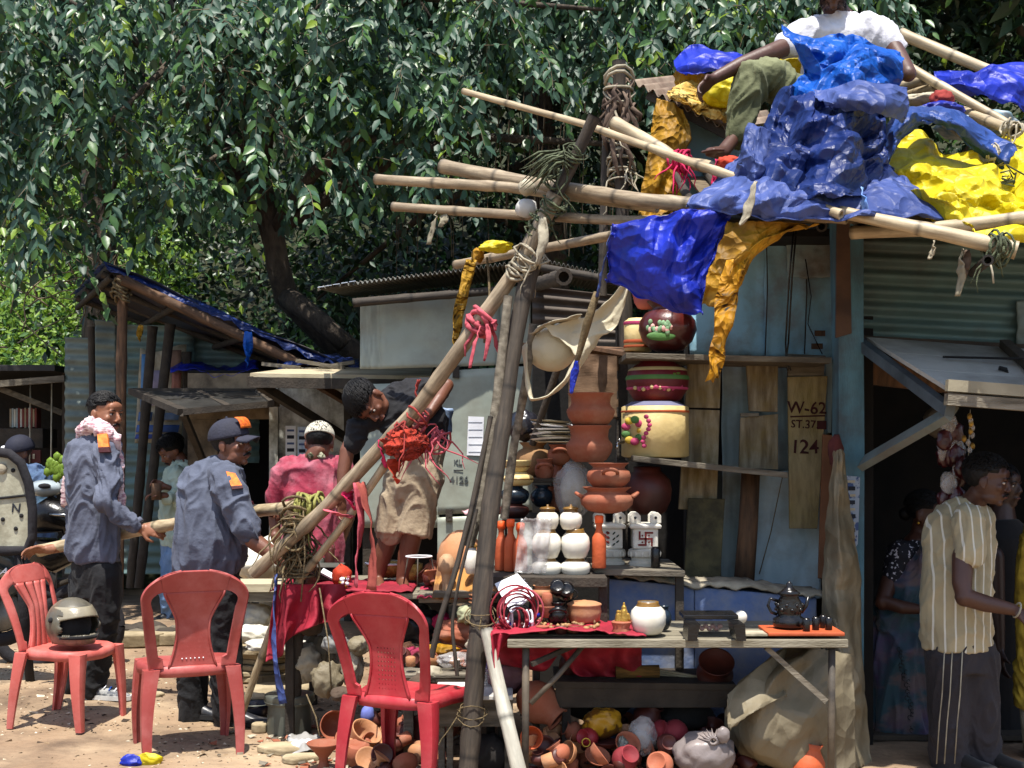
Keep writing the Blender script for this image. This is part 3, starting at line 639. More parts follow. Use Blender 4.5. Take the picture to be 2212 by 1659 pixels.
# raised shutter frame
ws = thing('window_shutter', 'dark timber window shutter with panes propped open above the doorway', 'shutter', P(430, 890, 10.8))
hq = [P(288, 845, 11.0), P(560, 846, 11.2), P(592, 872, 10.4), P(395, 890, 10.2)]
for a, b in ((0, 1), (1, 2), (2, 3), (3, 0)): G().bar(hq[a], hq[b], .09, .05).obj('rail', wood_dark, ws, smooth=False)
for t in (.5,): G().bar(hq[0].lerp(hq[1], t), hq[3].lerp(hq[2], t), .06, .04).obj('mullion', wood_dark, ws, smooth=False)
G().bar(hq[0].lerp(hq[3], .5), hq[1].lerp(hq[2], .5), .05, .03).obj('glazing_bar', wood_dark, ws, smooth=False)
G().slab([p + Vector((0, 0, .005)) for p in hq], .006).obj('pane', M('dusty_glass', '#3d3c39', '#2b2a28', rough=.35, spec=.6), ws, smooth=False)
G().bar(P(396, 893, 10.2), P(445, 1010, 11.1), .05, .05).obj('prop', wood_dark, ws, smooth=False)
# pale shutter board canopy
cb = thing('shutter_board', 'weathered pale shutter board propped up as a canopy over the poster wall', 'shutter', P(735, 830, 10.2))
bq = [P(540, 806, 9.9), P(640, 793, 10.9), P(936, 793, 10.9), P(930, 812, 9.9)]
bd = M('board_pale', '#b5aa90', '#98896c', sc=3, rough=.85, bump=.2, st=(1, 5, 5), dirt=('#6a5f4c', .5))
k = 5
for i in range(k):
    a, b = i / k, (i + .97) / k; G().slab([bq[0].lerp(bq[1], a), bq[3].lerp(bq[2], a), bq[3].lerp(bq[2], b), bq[0].lerp(bq[1], b)], .03, Vector((0, 0, 1))).obj('plank', bd, cb, smooth=False)
G().bar(bq[0] - Vector((0, 0, .07)), bq[3] - Vector((0, 0, .07)), .05, .08).obj('front_rail', wood_dark, cb, smooth=False)
G().bar(bq[1] - Vector((0, 0, .07)), bq[2] - Vector((0, 0, .07)), .05, .08).obj('rear_rail', wood_dark, cb, smooth=False)
G().bar(bq[0] - Vector((0, 0, .06)), bq[1] - Vector((0, 0, .06)), .05, .07).obj('side_rail', wood_dark, cb, smooth=False)
G().bar(P(562, 832, 9.95), P(752, 950, 11.0), .06, .07).obj('strut', wood_dark, cb, smooth=False)
G().bar(P(690, 832, 10.2), P(770, 880, 11.1), .05, .06).obj('strut', wood_brown, cb, smooth=False)
G().bar(P(790, 960, 10.4), P(830, 1010, 10.2), .05, .06).obj('strut', wood_dark, cb, smooth=False)
# ================================================================ cream metal stall
d = 9.6; ms = thing('metal_stall', 'cream sheet-metal stall with corrugated roof in the middle of the row', 'stall', (X(960, d), d, 0))
def panel(parent, name, pts, mat, t=.01, **k):
    return G().slab(pts, t, Vector((0, -1, 0))).obj(name, mat, parent, smooth=False, **k)
wl = lambda u: 645 - (u - 778) * .078
def wavy(parent, name, u0, u1, va, vb, va2, vb2, dd, mat, amp=.006, sd=0):
    return G().sheet(lambda i, j: P(u0 + (u1 - u0) * i, (va + (va2 - va) * i) * (1 - j) + (vb + (vb2 - vb) * i) * j, dd) + Vector((0, amp * noise.noise(Vector((i * 3 + sd, j * 3, sd))) + amp * .6 * noise.noise(Vector((i * 9 + sd, j * 7, sd))), 0)), 18, 18).obj(name, mat, parent, solid=.004)
wavy(ms, 'wall_panel', 778, 822, wl(778), 797, wl(822), 797, d, metal_cr, .01, 1)
wavy(ms, 'wall_panel', 820, 1080, wl(820), 797, wl(1080), 789, d - .015, metal_cr, .014, 2)
wavy(ms, 'wall_panel', 1074, 1146, wl(1074), 790, wl(1146), 784, d - .005, metal_cr, .01, 3)
door1 = wavy(ms, 'door', 945, 1150, 802, 1112, 790, 1102, d - .01, metal_cr, .01, 4)
door2 = wavy(ms, 'door', 945, 1150, 1118, 1300, 1108, 1300, d - .012, metal_cr, .01, 5)
for (u, v) in ((985, 803), (970, 1113)): G().box(P(u, v, d - .03), (.05, .02, .09)).obj('hinge', wood_dark, door1, smooth=False)
wavy(ms, 'wall_panel', 778, 950, 830, 1140, 826, 1140, d + .05, metal_cr, .006, 6)
boxpart(ms, 'doorway', (X(830, d), d + .3, 0), (X(950, d), d + .35, Z(1130, d)), darkin)  # near-black sheet: the shade of the open doorway put into colour
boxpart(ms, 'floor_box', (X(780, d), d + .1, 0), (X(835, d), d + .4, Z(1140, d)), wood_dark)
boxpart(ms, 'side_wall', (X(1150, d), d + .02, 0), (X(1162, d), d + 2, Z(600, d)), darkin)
pp = G().box(P(1027, 942, d - .02), (W(34, d), .004, W(84, d)), Matrix.Rotation(.04, 3, 'Y')).obj('poster', paper, ms, smooth=False)
for r in range(5): G().box(P(1027, 912 + r * 16, d - .024), (W(30, d), .002, .003)).obj('fold', M('fold_grey', '#9aa0aa'), pp, smooth=False)
for (s, u, v, z) in (('KL', 989, 999, .055), ('4126', 992, 1037, .07)): text(s, 'lettering', M('ink_faded', '#5a5e5c', '#3e4240'), P(u, v, d - .014), z, ms, rot=(math.pi / 2, 0, -.03), ext=.006)
G().box(P(990, 1016, d - .019), (.07, .003, .008)).obj('lettering', ink, ms, smooth=False)
# roof
r0, r1, r2, r3 = P(688, 622, 9.3), P(1150, 563, 9.3), P(1150, 600, 11.5), P(760, 640, 11.5)
pk_, rt = P(1150, 563, 9.3), P(1362, 606, 9.3)
def roofsheet(a, b, c, e, waves, name='roof_sheet'):
    fn = quad(a, e, c, b)                            # ridges run front to back
    g = G(); n = waves * 6 + 1
    g.sheet(lambda i, j: fn(i, j) + Vector((0, 0, .013 * math.cos(2 * math.pi * waves * j))), 3, n)
    return g.obj(name, metal_zn, ms, solid=.002)
roofsheet(r0, r1, r2, r3, 46)
roofsheet(pk_ + Vector((0, 0, .02)), rt, rt + (r2 - r1), r2, 22)
for k in range(5):
    G().slab([P(686 + k * 17, 620 - k * 3, 9.25), P(700 + k * 17, 618 - k * 3, 9.25), P(700 + k * 17, 622 - k * 3, 9.8), P(686 + k * 17, 628 - k * 3, 9.8)], .004, Vector((0, 0, 1))).obj('roof_flap', M('flap_blue', '#c7d3e2', rough=.4), ms, smooth=False)
bpole(None, [P(762, 654, 9.3), P(1100, 625, 9.4)], .032, .03, bamboo_dark, name='eave_pole', parent=ms)
bpole(None, [P(1130, 622, 9.5), P(1218, 598, 7.4)], .045, .045, bamboo_dark, name='ridge_pole', parent=ms)
bpole(None, [P(1150, 575, 9.0), P(1355, 612, 9.0)], .03, .03, bamboo_dark, name='verge_pole', parent=ms)
# brown corrugated side wall and plywood right of the post
a = quad(P(1150, 618, 8.7), P(1350, 640, 8.7), P(1350, 760, 8.7), P(1150, 760, 8.7)); corr(a, 10, 0, 6, .014, nrm).obj('corrugated_sheet', M('sheet_brown', '#5c5045', '#40362d', sc=2, rough=.7, dirt=('#2c241d', .6)), ms, solid=.002)
wavy(ms, 'plywood', 1228, 1336, 752, 905, 752, 905, 7.6, M('ply', '#7a6049', '#604a37', sc=3, rough=.85, st=(1, 1, 6), dirt=('#4a3a2c', .5)), .02, 8)
boxpart(ms, 'post', (X(1332, 7.6), 7.6, .4), (X(1356, 7.6), 7.7, Z(640, 7.6)), wood_dark)
boxpart(ms, 'back_board', (X(1150, 8.2), 8.2, 0), (X(1500, 8.2), 8.25, Z(740, 8.2)), darkin)
G().bar(P(1070, 742, 7.2), P(1360, 765, 7.2), .06, .03).obj('shelf_batten', wood_brown, ms, smooth=False)
G().slab([P(1235, 745, 7.4), P(1345, 750, 7.4), P(1375, 765, 6.8), P(1260, 745, 6.8)], .02, Vector((0, 0, 1))).obj('shelf_board', wood_brown, ms, smooth=False)
# ================================================================ people
def skin(name, c): return M(name, c, tuple(x * .8 for x in C(c)), sc=9, rough=.5, bump=.06, bs=90, spec=.45, var=0)
sk_tan = skin('skin_tan', '#8a5a40'); sk_br = skin('skin_brown', '#6b4230'); sk_dk = skin('skin_dark', '#4d3024'); sk_vd = skin('skin_deep', '#3d271e')
hairm = M('hair_black', '#131111', '#0a0909', sc=30, rough=.6, bump=.3, bs=90, spec=.25, var=0)
eye_w = M('eye_white', '#b9ada4', rough=.3, bump=0, var=0); eye_d = M('eye_dark', '#120c09', rough=.2, bump=0, var=0)
lipm = M('lip', '#6a3a32', '#54302a', rough=.5, bump=0, var=0)
class Head:
    def __init__(s, c, f, up=(0, 0, 1), k=1.0):
        s.c = Vector(c); s.f = Vector(f).normalized(); up = Vector(up); s.r = s.f.cross(up).normalized(); s.u = s.r.cross(s.f).normalized(); s.k = k
        s.R = Matrix((s.r, s.f, s.u)).transposed()
    def p(s, x, y, z): return s.c + s.R @ Vector((x * s.k, y * s.k, z * s.k))
    def blob(s, g, c, r, sub=2): g.blob(s.p(*c), [q * s.k for q in r], sub, R=s.R)
def head_shape(g, h, jaw=1.0, fat=0.0):
    B = lambda c, r, sub=3: h.blob(g, c, r, sub)
    B((0, -.012, .04), (.074, .095, .08)); B((0, .012, -.01), (.068, .078, .085)); B((0, .03, -.055), (.05 * jaw + fat, .05, .05))
    B((0, .066, -.093), (.022, .018, .017)); B((.036, .02, -.07), (.022 + fat, .036, .026)); B((-.036, .02, -.07), (.022 + fat, .036, .026))
    B((0, .074, .045), (.048, .022, .03)); B((.027, .082, .02), (.024, .011, .009)); B((-.027, .082, .02), (.024, .011, .009))
    B((.042, .062, -.02), (.02, .018, .019)); B((-.042, .062, -.02), (.02, .018, .019))
    g.tube([h.p(0, .086, .015), h.p(0, .1, -.008), h.p(0, .108, -.03)], [.008 * h.k, .01 * h.k, .013 * h.k], 8)
    B((.013, .098, -.034), (.009, .01, .007), 2); B((-.013, .098, -.034), (.009, .01, .007), 2); B((0, .084, -.062), (.024, .013, .015), 2)
    for sg in (1, -1): B((sg * .079, -.008, -.002), (.009, .021, .031), 2); B((sg * .081, -.002, -.026), (.007, .01, .012), 2)
def face_parts(h, parent, mous=1, beard=0, brow=1):
    for sg in (1, -1):
        e = G(); e.blob(h.p(sg * .03, .079, .003), [.0125 * h.k, .008 * h.k, .0068 * h.k], 2, R=h.R).obj('eye', eye_w, parent)
        G().blob(h.p(sg * .03, .0855, .003), [.0055 * h.k, .003 * h.k, .0055 * h.k], 2, R=h.R).obj('iris', eye_d, parent)
        G().tube([h.p(sg * .016, .086, .009), h.p(sg * .03, .089, .0115), h.p(sg * .044, .081, .007)], [.0015, .0022, .0012], 5).obj('eyelid', eye_d, parent)
        if brow: G().tube([h.p(sg * .014, .092, .022), h.p(sg * .03, .0945, .028), h.p(sg * .048, .081, .022)], [.003, .0042, .002], 6, flat=.6).obj('eyebrow', hairm, parent)
    G().tube([h.p(-.024, .087, -.066), h.p(-.008, .0965, -.064), h.p(.008, .0965, -.064), h.p(.024, .087, -.066)], [.002, .0042, .0042, .002], 6).obj('lips', lipm, parent)
    if mous: G().tube([h.p(-.03, .083, -.062), h.p(-.016, .096, -.053), h.p(0, .1005, -.049), h.p(.016, .096, -.053), h.p(.03, .083, -.062)], [.002, .0062, .006, .0062, .002], 7).obj('moustache', hairm, parent)
    if beard:
        g = G(); r_ = random.Random(8)
        for k in range(260):
            a = r_.uniform(-1.5, 1.5); z = -.045 - .06 * r_.random(); x = math.sin(a) * .062; y = .02 + math.cos(a) * .052 * (1 + (z + .045) * 1)
            p = h.p(x, y, z); g.tube([p, p + (h.R @ Vector((x * .1, .006, -.012)))], [.0016, .0005], 3)
        g.obj('beard', hairm, parent)
def hair(h, parent, seed=1, n=260, ln=.05, comb=(0, .6, -.3), curl=0, top=.02, back=-.05, name='hair', vol=1.0, fringe=.055):
    g = G(); r_ = random.Random(seed)
    V, Fc = ICO[4]; o = []
    for p in V:                                      # scalp shell, open to the face
        y, z = p.y, p.z; k = 1 + .035 * noise.noise(Vector(p) * 6 + Vector((seed, 0, 0)))
        lim = top if y > .25 else (back if y < -.2 else back + (top - back) * (y + .2) / .45)
        q = Vector((p.x * .081 * k * vol, -.014 + y * .1 * k * vol, .042 + z * .086 * k * vol))
        if q.z < lim: q = Vector((q.x * .82, q.y * .82 - .002, max(q.z, lim - .02)))
        if q.y > fringe and q.z < .075: q.y = fringe
        o.append(h.p(*q))
    g.add(o, Fc)
    for k in range(int(n * 2.6)):
        a = r_.uniform(0, 6.28); e = r_.uniform(.05, 1.5); q = Vector((math.cos(e) * math.sin(a), math.cos(e) * math.cos(a), math.sin(e)))
        p = Vector((q.x * .08 * vol, -.014 + q.y * .098 * vol, .042 + q.z * .085 * vol))
        if (q.y > .3 and p.z < .066) or p.z < back + .01: continue
        d = (Vector(comb) + Vector((q.x * .7, q.y * .5, q.z * .25)) + Vector((r_.uniform(-.3, .3), r_.uniform(-.3, .3), r_.uniform(-.2, .2)))).normalized()
        pts = [h.p(*p)]; pp = Vector(p)
        for i in range(4):
            pp = pp + d * ln / 4; d = (d + Vector((r_.uniform(-1, 1) * curl, r_.uniform(-1, 1) * curl, r_.uniform(-1, 1) * curl - .1))).normalized()
            m = Vector((pp.x / (.083 * vol), (pp.y + .014) / (.102 * vol), (pp.z - .042) / (.088 * vol)))
            lim = 1.03 + .03 * curl + .006 * i
            if m.length < 1.02 or m.length > lim: m = m.normalized() * (1.02 if m.length < 1.02 else lim); pp = Vector((m.x * .083 * vol, m.y * .102 * vol - .014, m.z * .088 * vol + .042))
            pts.append(h.p(*pp))
        g.tube(pts, [.0028, .0034, .003, .002, .0008], 3)
    return g.obj(name, hairm, parent)
def hand(g, w, d, n, curl=25, side=1, k=1.0, spread=8, thumb=1):
    """palm, four unequal bent fingers and a thumb; w wrist, d forearm direction, n palm normal (fingers curl towards it)"""
    w = Vector(w); d = Vector(d).normalized(); n = Vector(n); n = (n - d * n.dot(d)).normalized(); s = d.cross(n) * side
    R = Matrix((s, d, n)).transposed()
    g.limb([w - d * .03 * k, w + d * .015 * k], [.024 * k, .026 * k], 10)
    g.blob(w + d * .055 * k, (.038 * k, .048 * k, .016 * k), 3, R=R)
    g.blob(w + d * .035 * k + s * .022 * k + n * .006 * k, (.016 * k, .03 * k, .015 * k), 2, R=R)
    for i, (o, l) in enumerate(((.029, .07), (.010, .078), (-.010, .072), (-.028, .056))):
        a0 = math.radians(curl * .8); b = w + d * .088 * k + s * o * k; fd = (d + s * math.tan(math.radians((1.3 - i) * spread * .4))).normalized()
        pts = [w + d * .06 * k + s * o * .9 * k, b]; ang = a0; p = b
        for t in (.45, .32, .23):
            p = p + (fd * math.cos(ang) + n * math.sin(ang)) * (l * t * 1.05 * k); pts.append(p); ang += math.radians(curl)
        g.tube(pts, [.0085 * k, .0095 * k, .0088 * k, .0078 * k, .0062 * k], 8); g.blob(pts[-1], .0062 * k, 2)
    if thumb:
        b = w + d * .03 * k + s * .03 * k; td = (d * .75 + s * .75 + n * .25).normalized(); m = b + td * .034 * k; e = m + (d * .9 + s * .1 + n * .5).normalized() * .03 * k
        g.tube([w + d * .015 * k + s * .012 * k, b, m, e], [.014 * k, .0125 * k, .0105 * k, .008 * k], 8); g.blob(e, .008 * k, 2)
def rings(g, R, seg=20):
    """loft of elliptical rings (centre, half width, half depth, turn)"""
    V = []
    for (c, a, b, t) in R:
        c = Vector(c)
        for k in range(seg):
            q = 2 * math.pi * k / seg; x, y = math.cos(q) * a, math.sin(q) * b
            V.append(c + Vector((x * math.cos(t) - y * math.sin(t), x * math.sin(t) + y * math.cos(t), 0)))
    n = len(R); Fc = [(i * seg + k, i * seg + (k + 1) % seg, (i + 1) * seg + (k + 1) % seg, (i + 1) * seg + k) for i in range(n - 1) for k in range(seg)]
    Fc += [tuple(range(seg - 1, -1, -1)), tuple((n - 1) * seg + k for k in range(seg))]
    return g.add(V, Fc)
def shoe(name, heel, toe, mat, parent, sole=None, hgt=.085, k=1.0):
    heel, toe = Vector(heel), Vector(toe); d = toe - heel; L = d.length; d.normalize(); sd = d.cross(Vector((0, 0, 1))).normalized(); g = G()
    pr = [(0, .028, .075), (.12, .036, .09), (.3, .036, .092), (.45, .04, .07), (.62, .045, .052), (.8, .046, .042), (.93, .036, .034), (1, .012, .022)]
    V = []; seg = 12
    for (t, w, h) in pr:
        c = heel + d * L * t
        for q in range(seg):
            a = 2 * math.pi * q / seg; V.append(c + sd * math.cos(a) * w * k + Vector((0, 0, max(.012, (h * k) / 2 + math.sin(a) * h * k / 2))))
    n = len(pr); g.add(V, [(i * seg + q, i * seg + (q + 1) % seg, (i + 1) * seg + (q + 1) % seg, (i + 1) * seg + q) for i in range(n - 1) for q in range(seg)] + [tuple(range(seg - 1, -1, -1)), tuple((n - 1) * seg + q for q in range(seg))])
    g.limb([heel + d * .03 + Vector((0, 0, .06)), heel + d * .035 + Vector((0, 0, hgt + .035))], [.038 * k, .04 * k], 12)
    o = g.obj(name, mat, parent)
    if sole:
        s = G(); pts = []
        for (t, w, h) in pr: pts.append((heel + d * (L * t * 1.03 - .004), (w + .004) * k))
        poly = [c + sd * w for c, w in pts] + [c - sd * w for c, w in reversed(pts)]
        s.slab([p + Vector((0, 0, .026)) for p in poly], .025, Vector((0, 0, 1))); s.obj('sole', sole, o, smooth=False)
    return o
def mats_cloth(name, a, b, dirt=None, **k): return M(name, a, b, sc=k.pop('sc', 5), rough=.85, bump=.25, bs=45, sheen=.04, dirt=dirt, ds=3, var=0, **k)
WR = lambda a=.006: (a, 9, (1, 1, .55))
# ---------------------------------------------------------------- 1 uniformed man with pink scarf
def man_scarf():
    D = 7.62; Q = lambda u, v, dd=0: P(u, v, D + dd)
    t = thing('person', 'standing man in blue-grey long-sleeved shirt with pale pink scarf and bare head', 'person', P(190, 1522, D))
    h = Head(Q(228, 896, 0), (.86, -.5, -.04), (.04, 0, 1), 1.06)
    b = G(); head_shape(b, h)
    b.limb([h.p(0, -.012, -.055), Q(205, 965, .03)], [.055, .062], 14); b.limb([Q(205, 965, .03), Q(200, 1100, .02)], [.07, .11])
    hand(b, Q(302, 1140, -.12), (.9, -.12, -.12), (0, .9, -.35), 42, side=-1, k=1.12)
    b.limb([Q(275, 1130, -.11), Q(304, 1141, -.12)], [.036, .029])
    hand(b, Q(106, 1187, .3), (-1, .1, -.05), (0, -.5, -.8), 30, side=1, k=1.1); b.limb([Q(150, 1178, .32), Q(104, 1187, .3)], [.036, .03])
    fuse(b, 'body', sk_tan, t, .006, 2)
    face_parts(h, t, 1, 0)
    hair(h, t, 3, 420, .05, (0, -.6, .1), .3, top=.05, back=-.045)
    sh = mats_cloth('uniform_shirt', '#5b6070', '#4c5160', ('#3c404e', .4)); g = G()
    rings(g, [(Q(205, 1213, 0), .16, .12, -.35), (Q(203, 1195, 0), .168, .128, -.35), (Q(204, 1120, 0), .165, .125, -.35), (Q(205, 1060, 0), .17, .125, -.35), (Q(203, 1000, 0), .178, .125, -.35), (Q(204, 960, .01), .165, .11, -.35), (Q(210, 942, .02), .10, .08, -.35), (Q(214, 928, .02), .062, .06, -.3)])
    g.limb([Q(226, 975, -.1), Q(238, 1040, -.17), Q(224, 1082, -.22), Q(262, 1118, -.18), Q(294, 1134, -.13)], [.074, .066, .062, .05, .042], 16)
    g.limb([Q(168, 975, .14), Q(160, 1060, .24), Q(168, 1120, .3), Q(150, 1176, .32)], [.07, .062, .056, .045], 14)
    fuse(g, 'shirt', sh, t, .008, 3, (.017, 8, (1, 1, .5)))
    g = G(); g.tube([Q(290, 1128, -.13), Q(297, 1135, -.13)], [.047, .047], 14); g.obj('cuff', sh, t)
    # epaulette and pocket
    g = G().slab([Q(210, 938, -.18), Q(231, 936, -.17), Q(235, 966, -.2), Q(212, 966, -.215)], .03, Vector((0, -1, .3))); ep = g.obj('epaulette', M('orange_patch', '#e8822a', '#c9601c', sc=40, rough=.7, bump=.3), t, smooth=False)
    G().slab([Q(212, 966, -.217), Q(235, 965, -.202), Q(238, 976, -.205), Q(213, 977, -.22)], .03, Vector((0, -1, .2))).obj('epaulette_edge', M('maroon_edge', '#4a1a20'), t, smooth=False)
    sc = M('scarf_pink', '#d9c0c0', '#a87c84', sc=22, rough=.85, bump=.3, st=(1, 1, 4), var=0, ramp=(.5, .58)); g = G()
    N = [Q(180, 958, .12), Q(182, 930, .04), Q(200, 918, -.07), Q(226, 930, -.12), Q(248, 948, -.1), Q(250, 968, -.08)]
    g.limb(N, [.03, .042, .048, .046, .036, .024], 10)
    g.limb([Q(182, 935, .08), Q(200, 922, .12), Q(232, 928, .1), Q(248, 945, -.02)], [.035, .04, .036, .03], 10)
    g.limb([Q(184, 940, .1), Q(168, 985, .14), Q(150, 1040, .2), Q(142, 1085, .24)], [.036, .036, .036, .028], 10)
    g.limb([Q(250, 955, -.06), Q(262, 1030, -.06), Q(264, 1090, -.07), Q(266, 1125, -.05)], [.026, .02, .017, .012], 8)
    fuse(g, 'scarf', sc, t, .007, 2, (.012, 18, (1, 1, .4)))
    tr_ = mats_cloth('trousers_black', '#0e0e11', '#09090b'); g = G()
    rings(g, [(Q(208, 1290, .02), .155, .12, -.35), (Q(208, 1190, .02), .15, .115, -.35)])
    g.limb([Q(188, 1240, .07), Q(178, 1370, .12), Q(176, 1420, .16), Q(158, 1478, .2)], [.1, .085, .078, .072], 16)
    g.limb([Q(228, 1240, -.04), Q(226, 1340, -.03), Q(214, 1420, 0), Q(200, 1490, .02)], [.1, .085, .076, .074], 16)
    fuse(g, 'trousers', tr_, t, .009, 3, (.010, 9, (1, 1, .6)))
    sm = M('sneaker_grey', '#8f8f8c', '#4c4f55', sc=24, rough=.7, bump=.3, var=0, ramp=(.45, .55))
    z0 = ground_z(-2.4, 7.4)
    for (u, v, dd, l) in ((158, 1500, .22, .3), (196, 1515, .02, .31)):
        a = Q(u - 20, v, dd); a.z = ground_z(a.x, a.y) + .004; e = a + Vector((l, -.06, 0))
        s = shoe('shoe', a, e, sm, t, white_pl, k=1.05)
        for k in range(5): p = a + Vector((.12 + k * .03, -.03, .085 - k * .009)); G().tube([p + Vector((0, -.03, -.01)), p + Vector((.006, 0, .004)), p + Vector((0, .03, -.01))], .004, 5).obj('lace', paper if k % 2 else blu_l, s)
man_scarf()
# ---------------------------------------------------------------- 2 uniformed man with cap
def man_cap():
    D = 7.08; Q = lambda u, v, dd=0: P(u, v, D + dd)
    t = thing('person', 'stout uniformed man in dark cap and short-sleeved blue shirt gripping the bamboo', 'person', P(460, 1585, D))
    h = Head(Q(500, 962, 0), (.93, -.34, .1), (-.1, 0, 1), 1.05)
    b = G(); head_shape(b, h, 1.15, .006)
    b.limb([h.p(0, -.015, -.06), Q(472, 1025, .03)], [.062, .07], 14); b.limb([Q(472, 1025, .03), Q(460, 1130, .02)], [.08, .12])
    b.limb([Q(516, 1130, -.2), Q(550, 1170, -.22), Q(606, 1208, -.24), Q(632, 1226, -.25)], [.05, .047, .038, .03], 14)
    hand(b, Q(634, 1228, -.25), (.85, 0, -.55), (-.2, .6, -.5), 45, side=-1, k=1.1)
    b.limb([Q(500, 1105, .2), Q(530, 1106, .16), Q(548, 1102, .1)], [.045, .037, .031], 12)
    hand(b, Q(548, 1100, .1), (1, -.25, .05), (0, -.4, -.9), 38, side=1, k=1.1)
    fuse(b, 'body', sk_br, t, .006, 2)
    face_parts(h, t, 1, 0, brow=1)
    hair(h, t, 5, 120, .02, (0, -.3, -.6), .1, top=.0, back=-.055)
    cm = M('cap_cloth', '#2c2d3c', '#23242f', sc=9, rough=.85, bump=.2, bs=80, var=0)
    g = G(); V, Fc = ICO[4]; o = []
    for p in V:
        q = Vector((p.x * .094, -.012 + p.y * .112, .045 + max(p.z, -.12) * .098 + (.01 * max(0, p.y)))); o.append(h.p(*q))
    g.add(o, Fc); cap = g.obj('cap', cm, t)
    g = G().sheet(lambda i, j: h.p((i - .5) * .15 * (1 - .35 * j * j), .075 + j * .095 * (1 - .9 * (2 * i - 1) ** 2 * .6), .047 - .02 * j - .028 * (2 * i - 1) ** 2), 14, 8); g.obj('peak', cm, cap, solid=.006)
    g = G().sheet(lambda i, j: h.p((i - .5) * .1, .048 + .052 * math.cos(j * 1.2) + .008 - .01 * (2 * i - 1) ** 2, .06 + .083 * math.sin(.25 + j * 1.05)), 8, 8); g.obj('badge', M('orange_badge', '#e2741e', '#b04a14', sc=60, rough=.7), cap, solid=.004)
    G().blob(h.p(0, -.012, .145), .008, 2).obj('button', cm, cap)
    sh = mats_cloth('uniform_shirt_dark', '#525868', '#454a59', ('#363a48', .4)); g = G()
    rings(g, [(Q(447, 1236, 0), .185, .155, -.3), (Q(455, 1205, -.01), .2, .175, -.3), (Q(460, 1160, -.02), .205, .18, -.3), (Q(458, 1100, -.01), .195, .165, -.3), (Q(456, 1050, 0), .185, .145, -.3), (Q(460, 1018, .01), .165, .115, -.3), (Q(470, 1000, .02), .105, .085, -.3), (Q(477, 990, .02), .07, .07, -.3)])
    g.limb([Q(482, 1032, -.13), Q(502, 1072, -.19), Q(522, 1112, -.21), Q(538, 1146, -.22)], [.088, .084, .08, .076], 16)
    g.limb([Q(462, 1040, .15), Q(480, 1090, .2), Q(505, 1105, .2)], [.08, .075, .07], 14)
    fuse(g, 'shirt', sh, t, .008, 3, (.018, 7.5, (1, 1, .55)))
    g = G().tube([h.p(-.04, -.07, -.085), h.p(.05, -.06, -.09), h.p(.08, .03, -.12), h.p(.04, .075, -.14)], [.012, .016, .018, .01], 8, flat=2.0); g.obj('collar', sh, t)
    G().slab([Q(488, 1018, -.225), Q(508, 1022, -.215), Q(524, 1050, -.25), Q(500, 1052, -.27)], .03, Vector((.2, -1, .4))).obj('epaulette', MATS['orange_patch'], t, smooth=False)
    G().slab([Q(499, 1050, -.272), Q(523, 1048, -.252), Q(525, 1054, -.257), Q(501, 1057, -.277)], .03, Vector((.2, -1, .2))).obj('epaulette_edge', MATS['maroon_edge'], t, smooth=False)
    G().tube([Q(544, 1096, .1) + Vector((0, math.cos(a) * .034, math.sin(a) * .034)) for a in [i * .6 for i in range(11)]], .004, 5).obj('wrist_band', rag_p, t)
    tr_ = MATS['trousers_black']; g = G()
    rings(g, [(Q(452, 1300, .02), .165, .14, -.3), (Q(450, 1215, .02), .175, .15, -.3)])
    g.limb([Q(425, 1270, .07), Q(418, 1400, .1), Q(415, 1560, .12)], [.11, .09, .075], 16)
    g.limb([Q(482, 1270, -.04), Q(484, 1380, -.02), Q(492, 1540, 0)], [.11, .095, .078], 16)
    fuse(g, 'trousers', tr_, t, .009, 3, (.010, 9, (1, 1, .6)))
    bs = M('shoe_black', '#2e2f33', '#1b1c20', sc=9, rough=.35, bump=.1, dirt=('#77706a', .6), ds=12, var=0)
    for (u, dd) in ((400, .12), (487, 0)):
        a = Q(u, 1580, dd); a.z = ground_z(a.x, a.y) + .004; shoe('shoe', a, a + Vector((.29, -.05, 0)), bs, t, black)
man_cap()
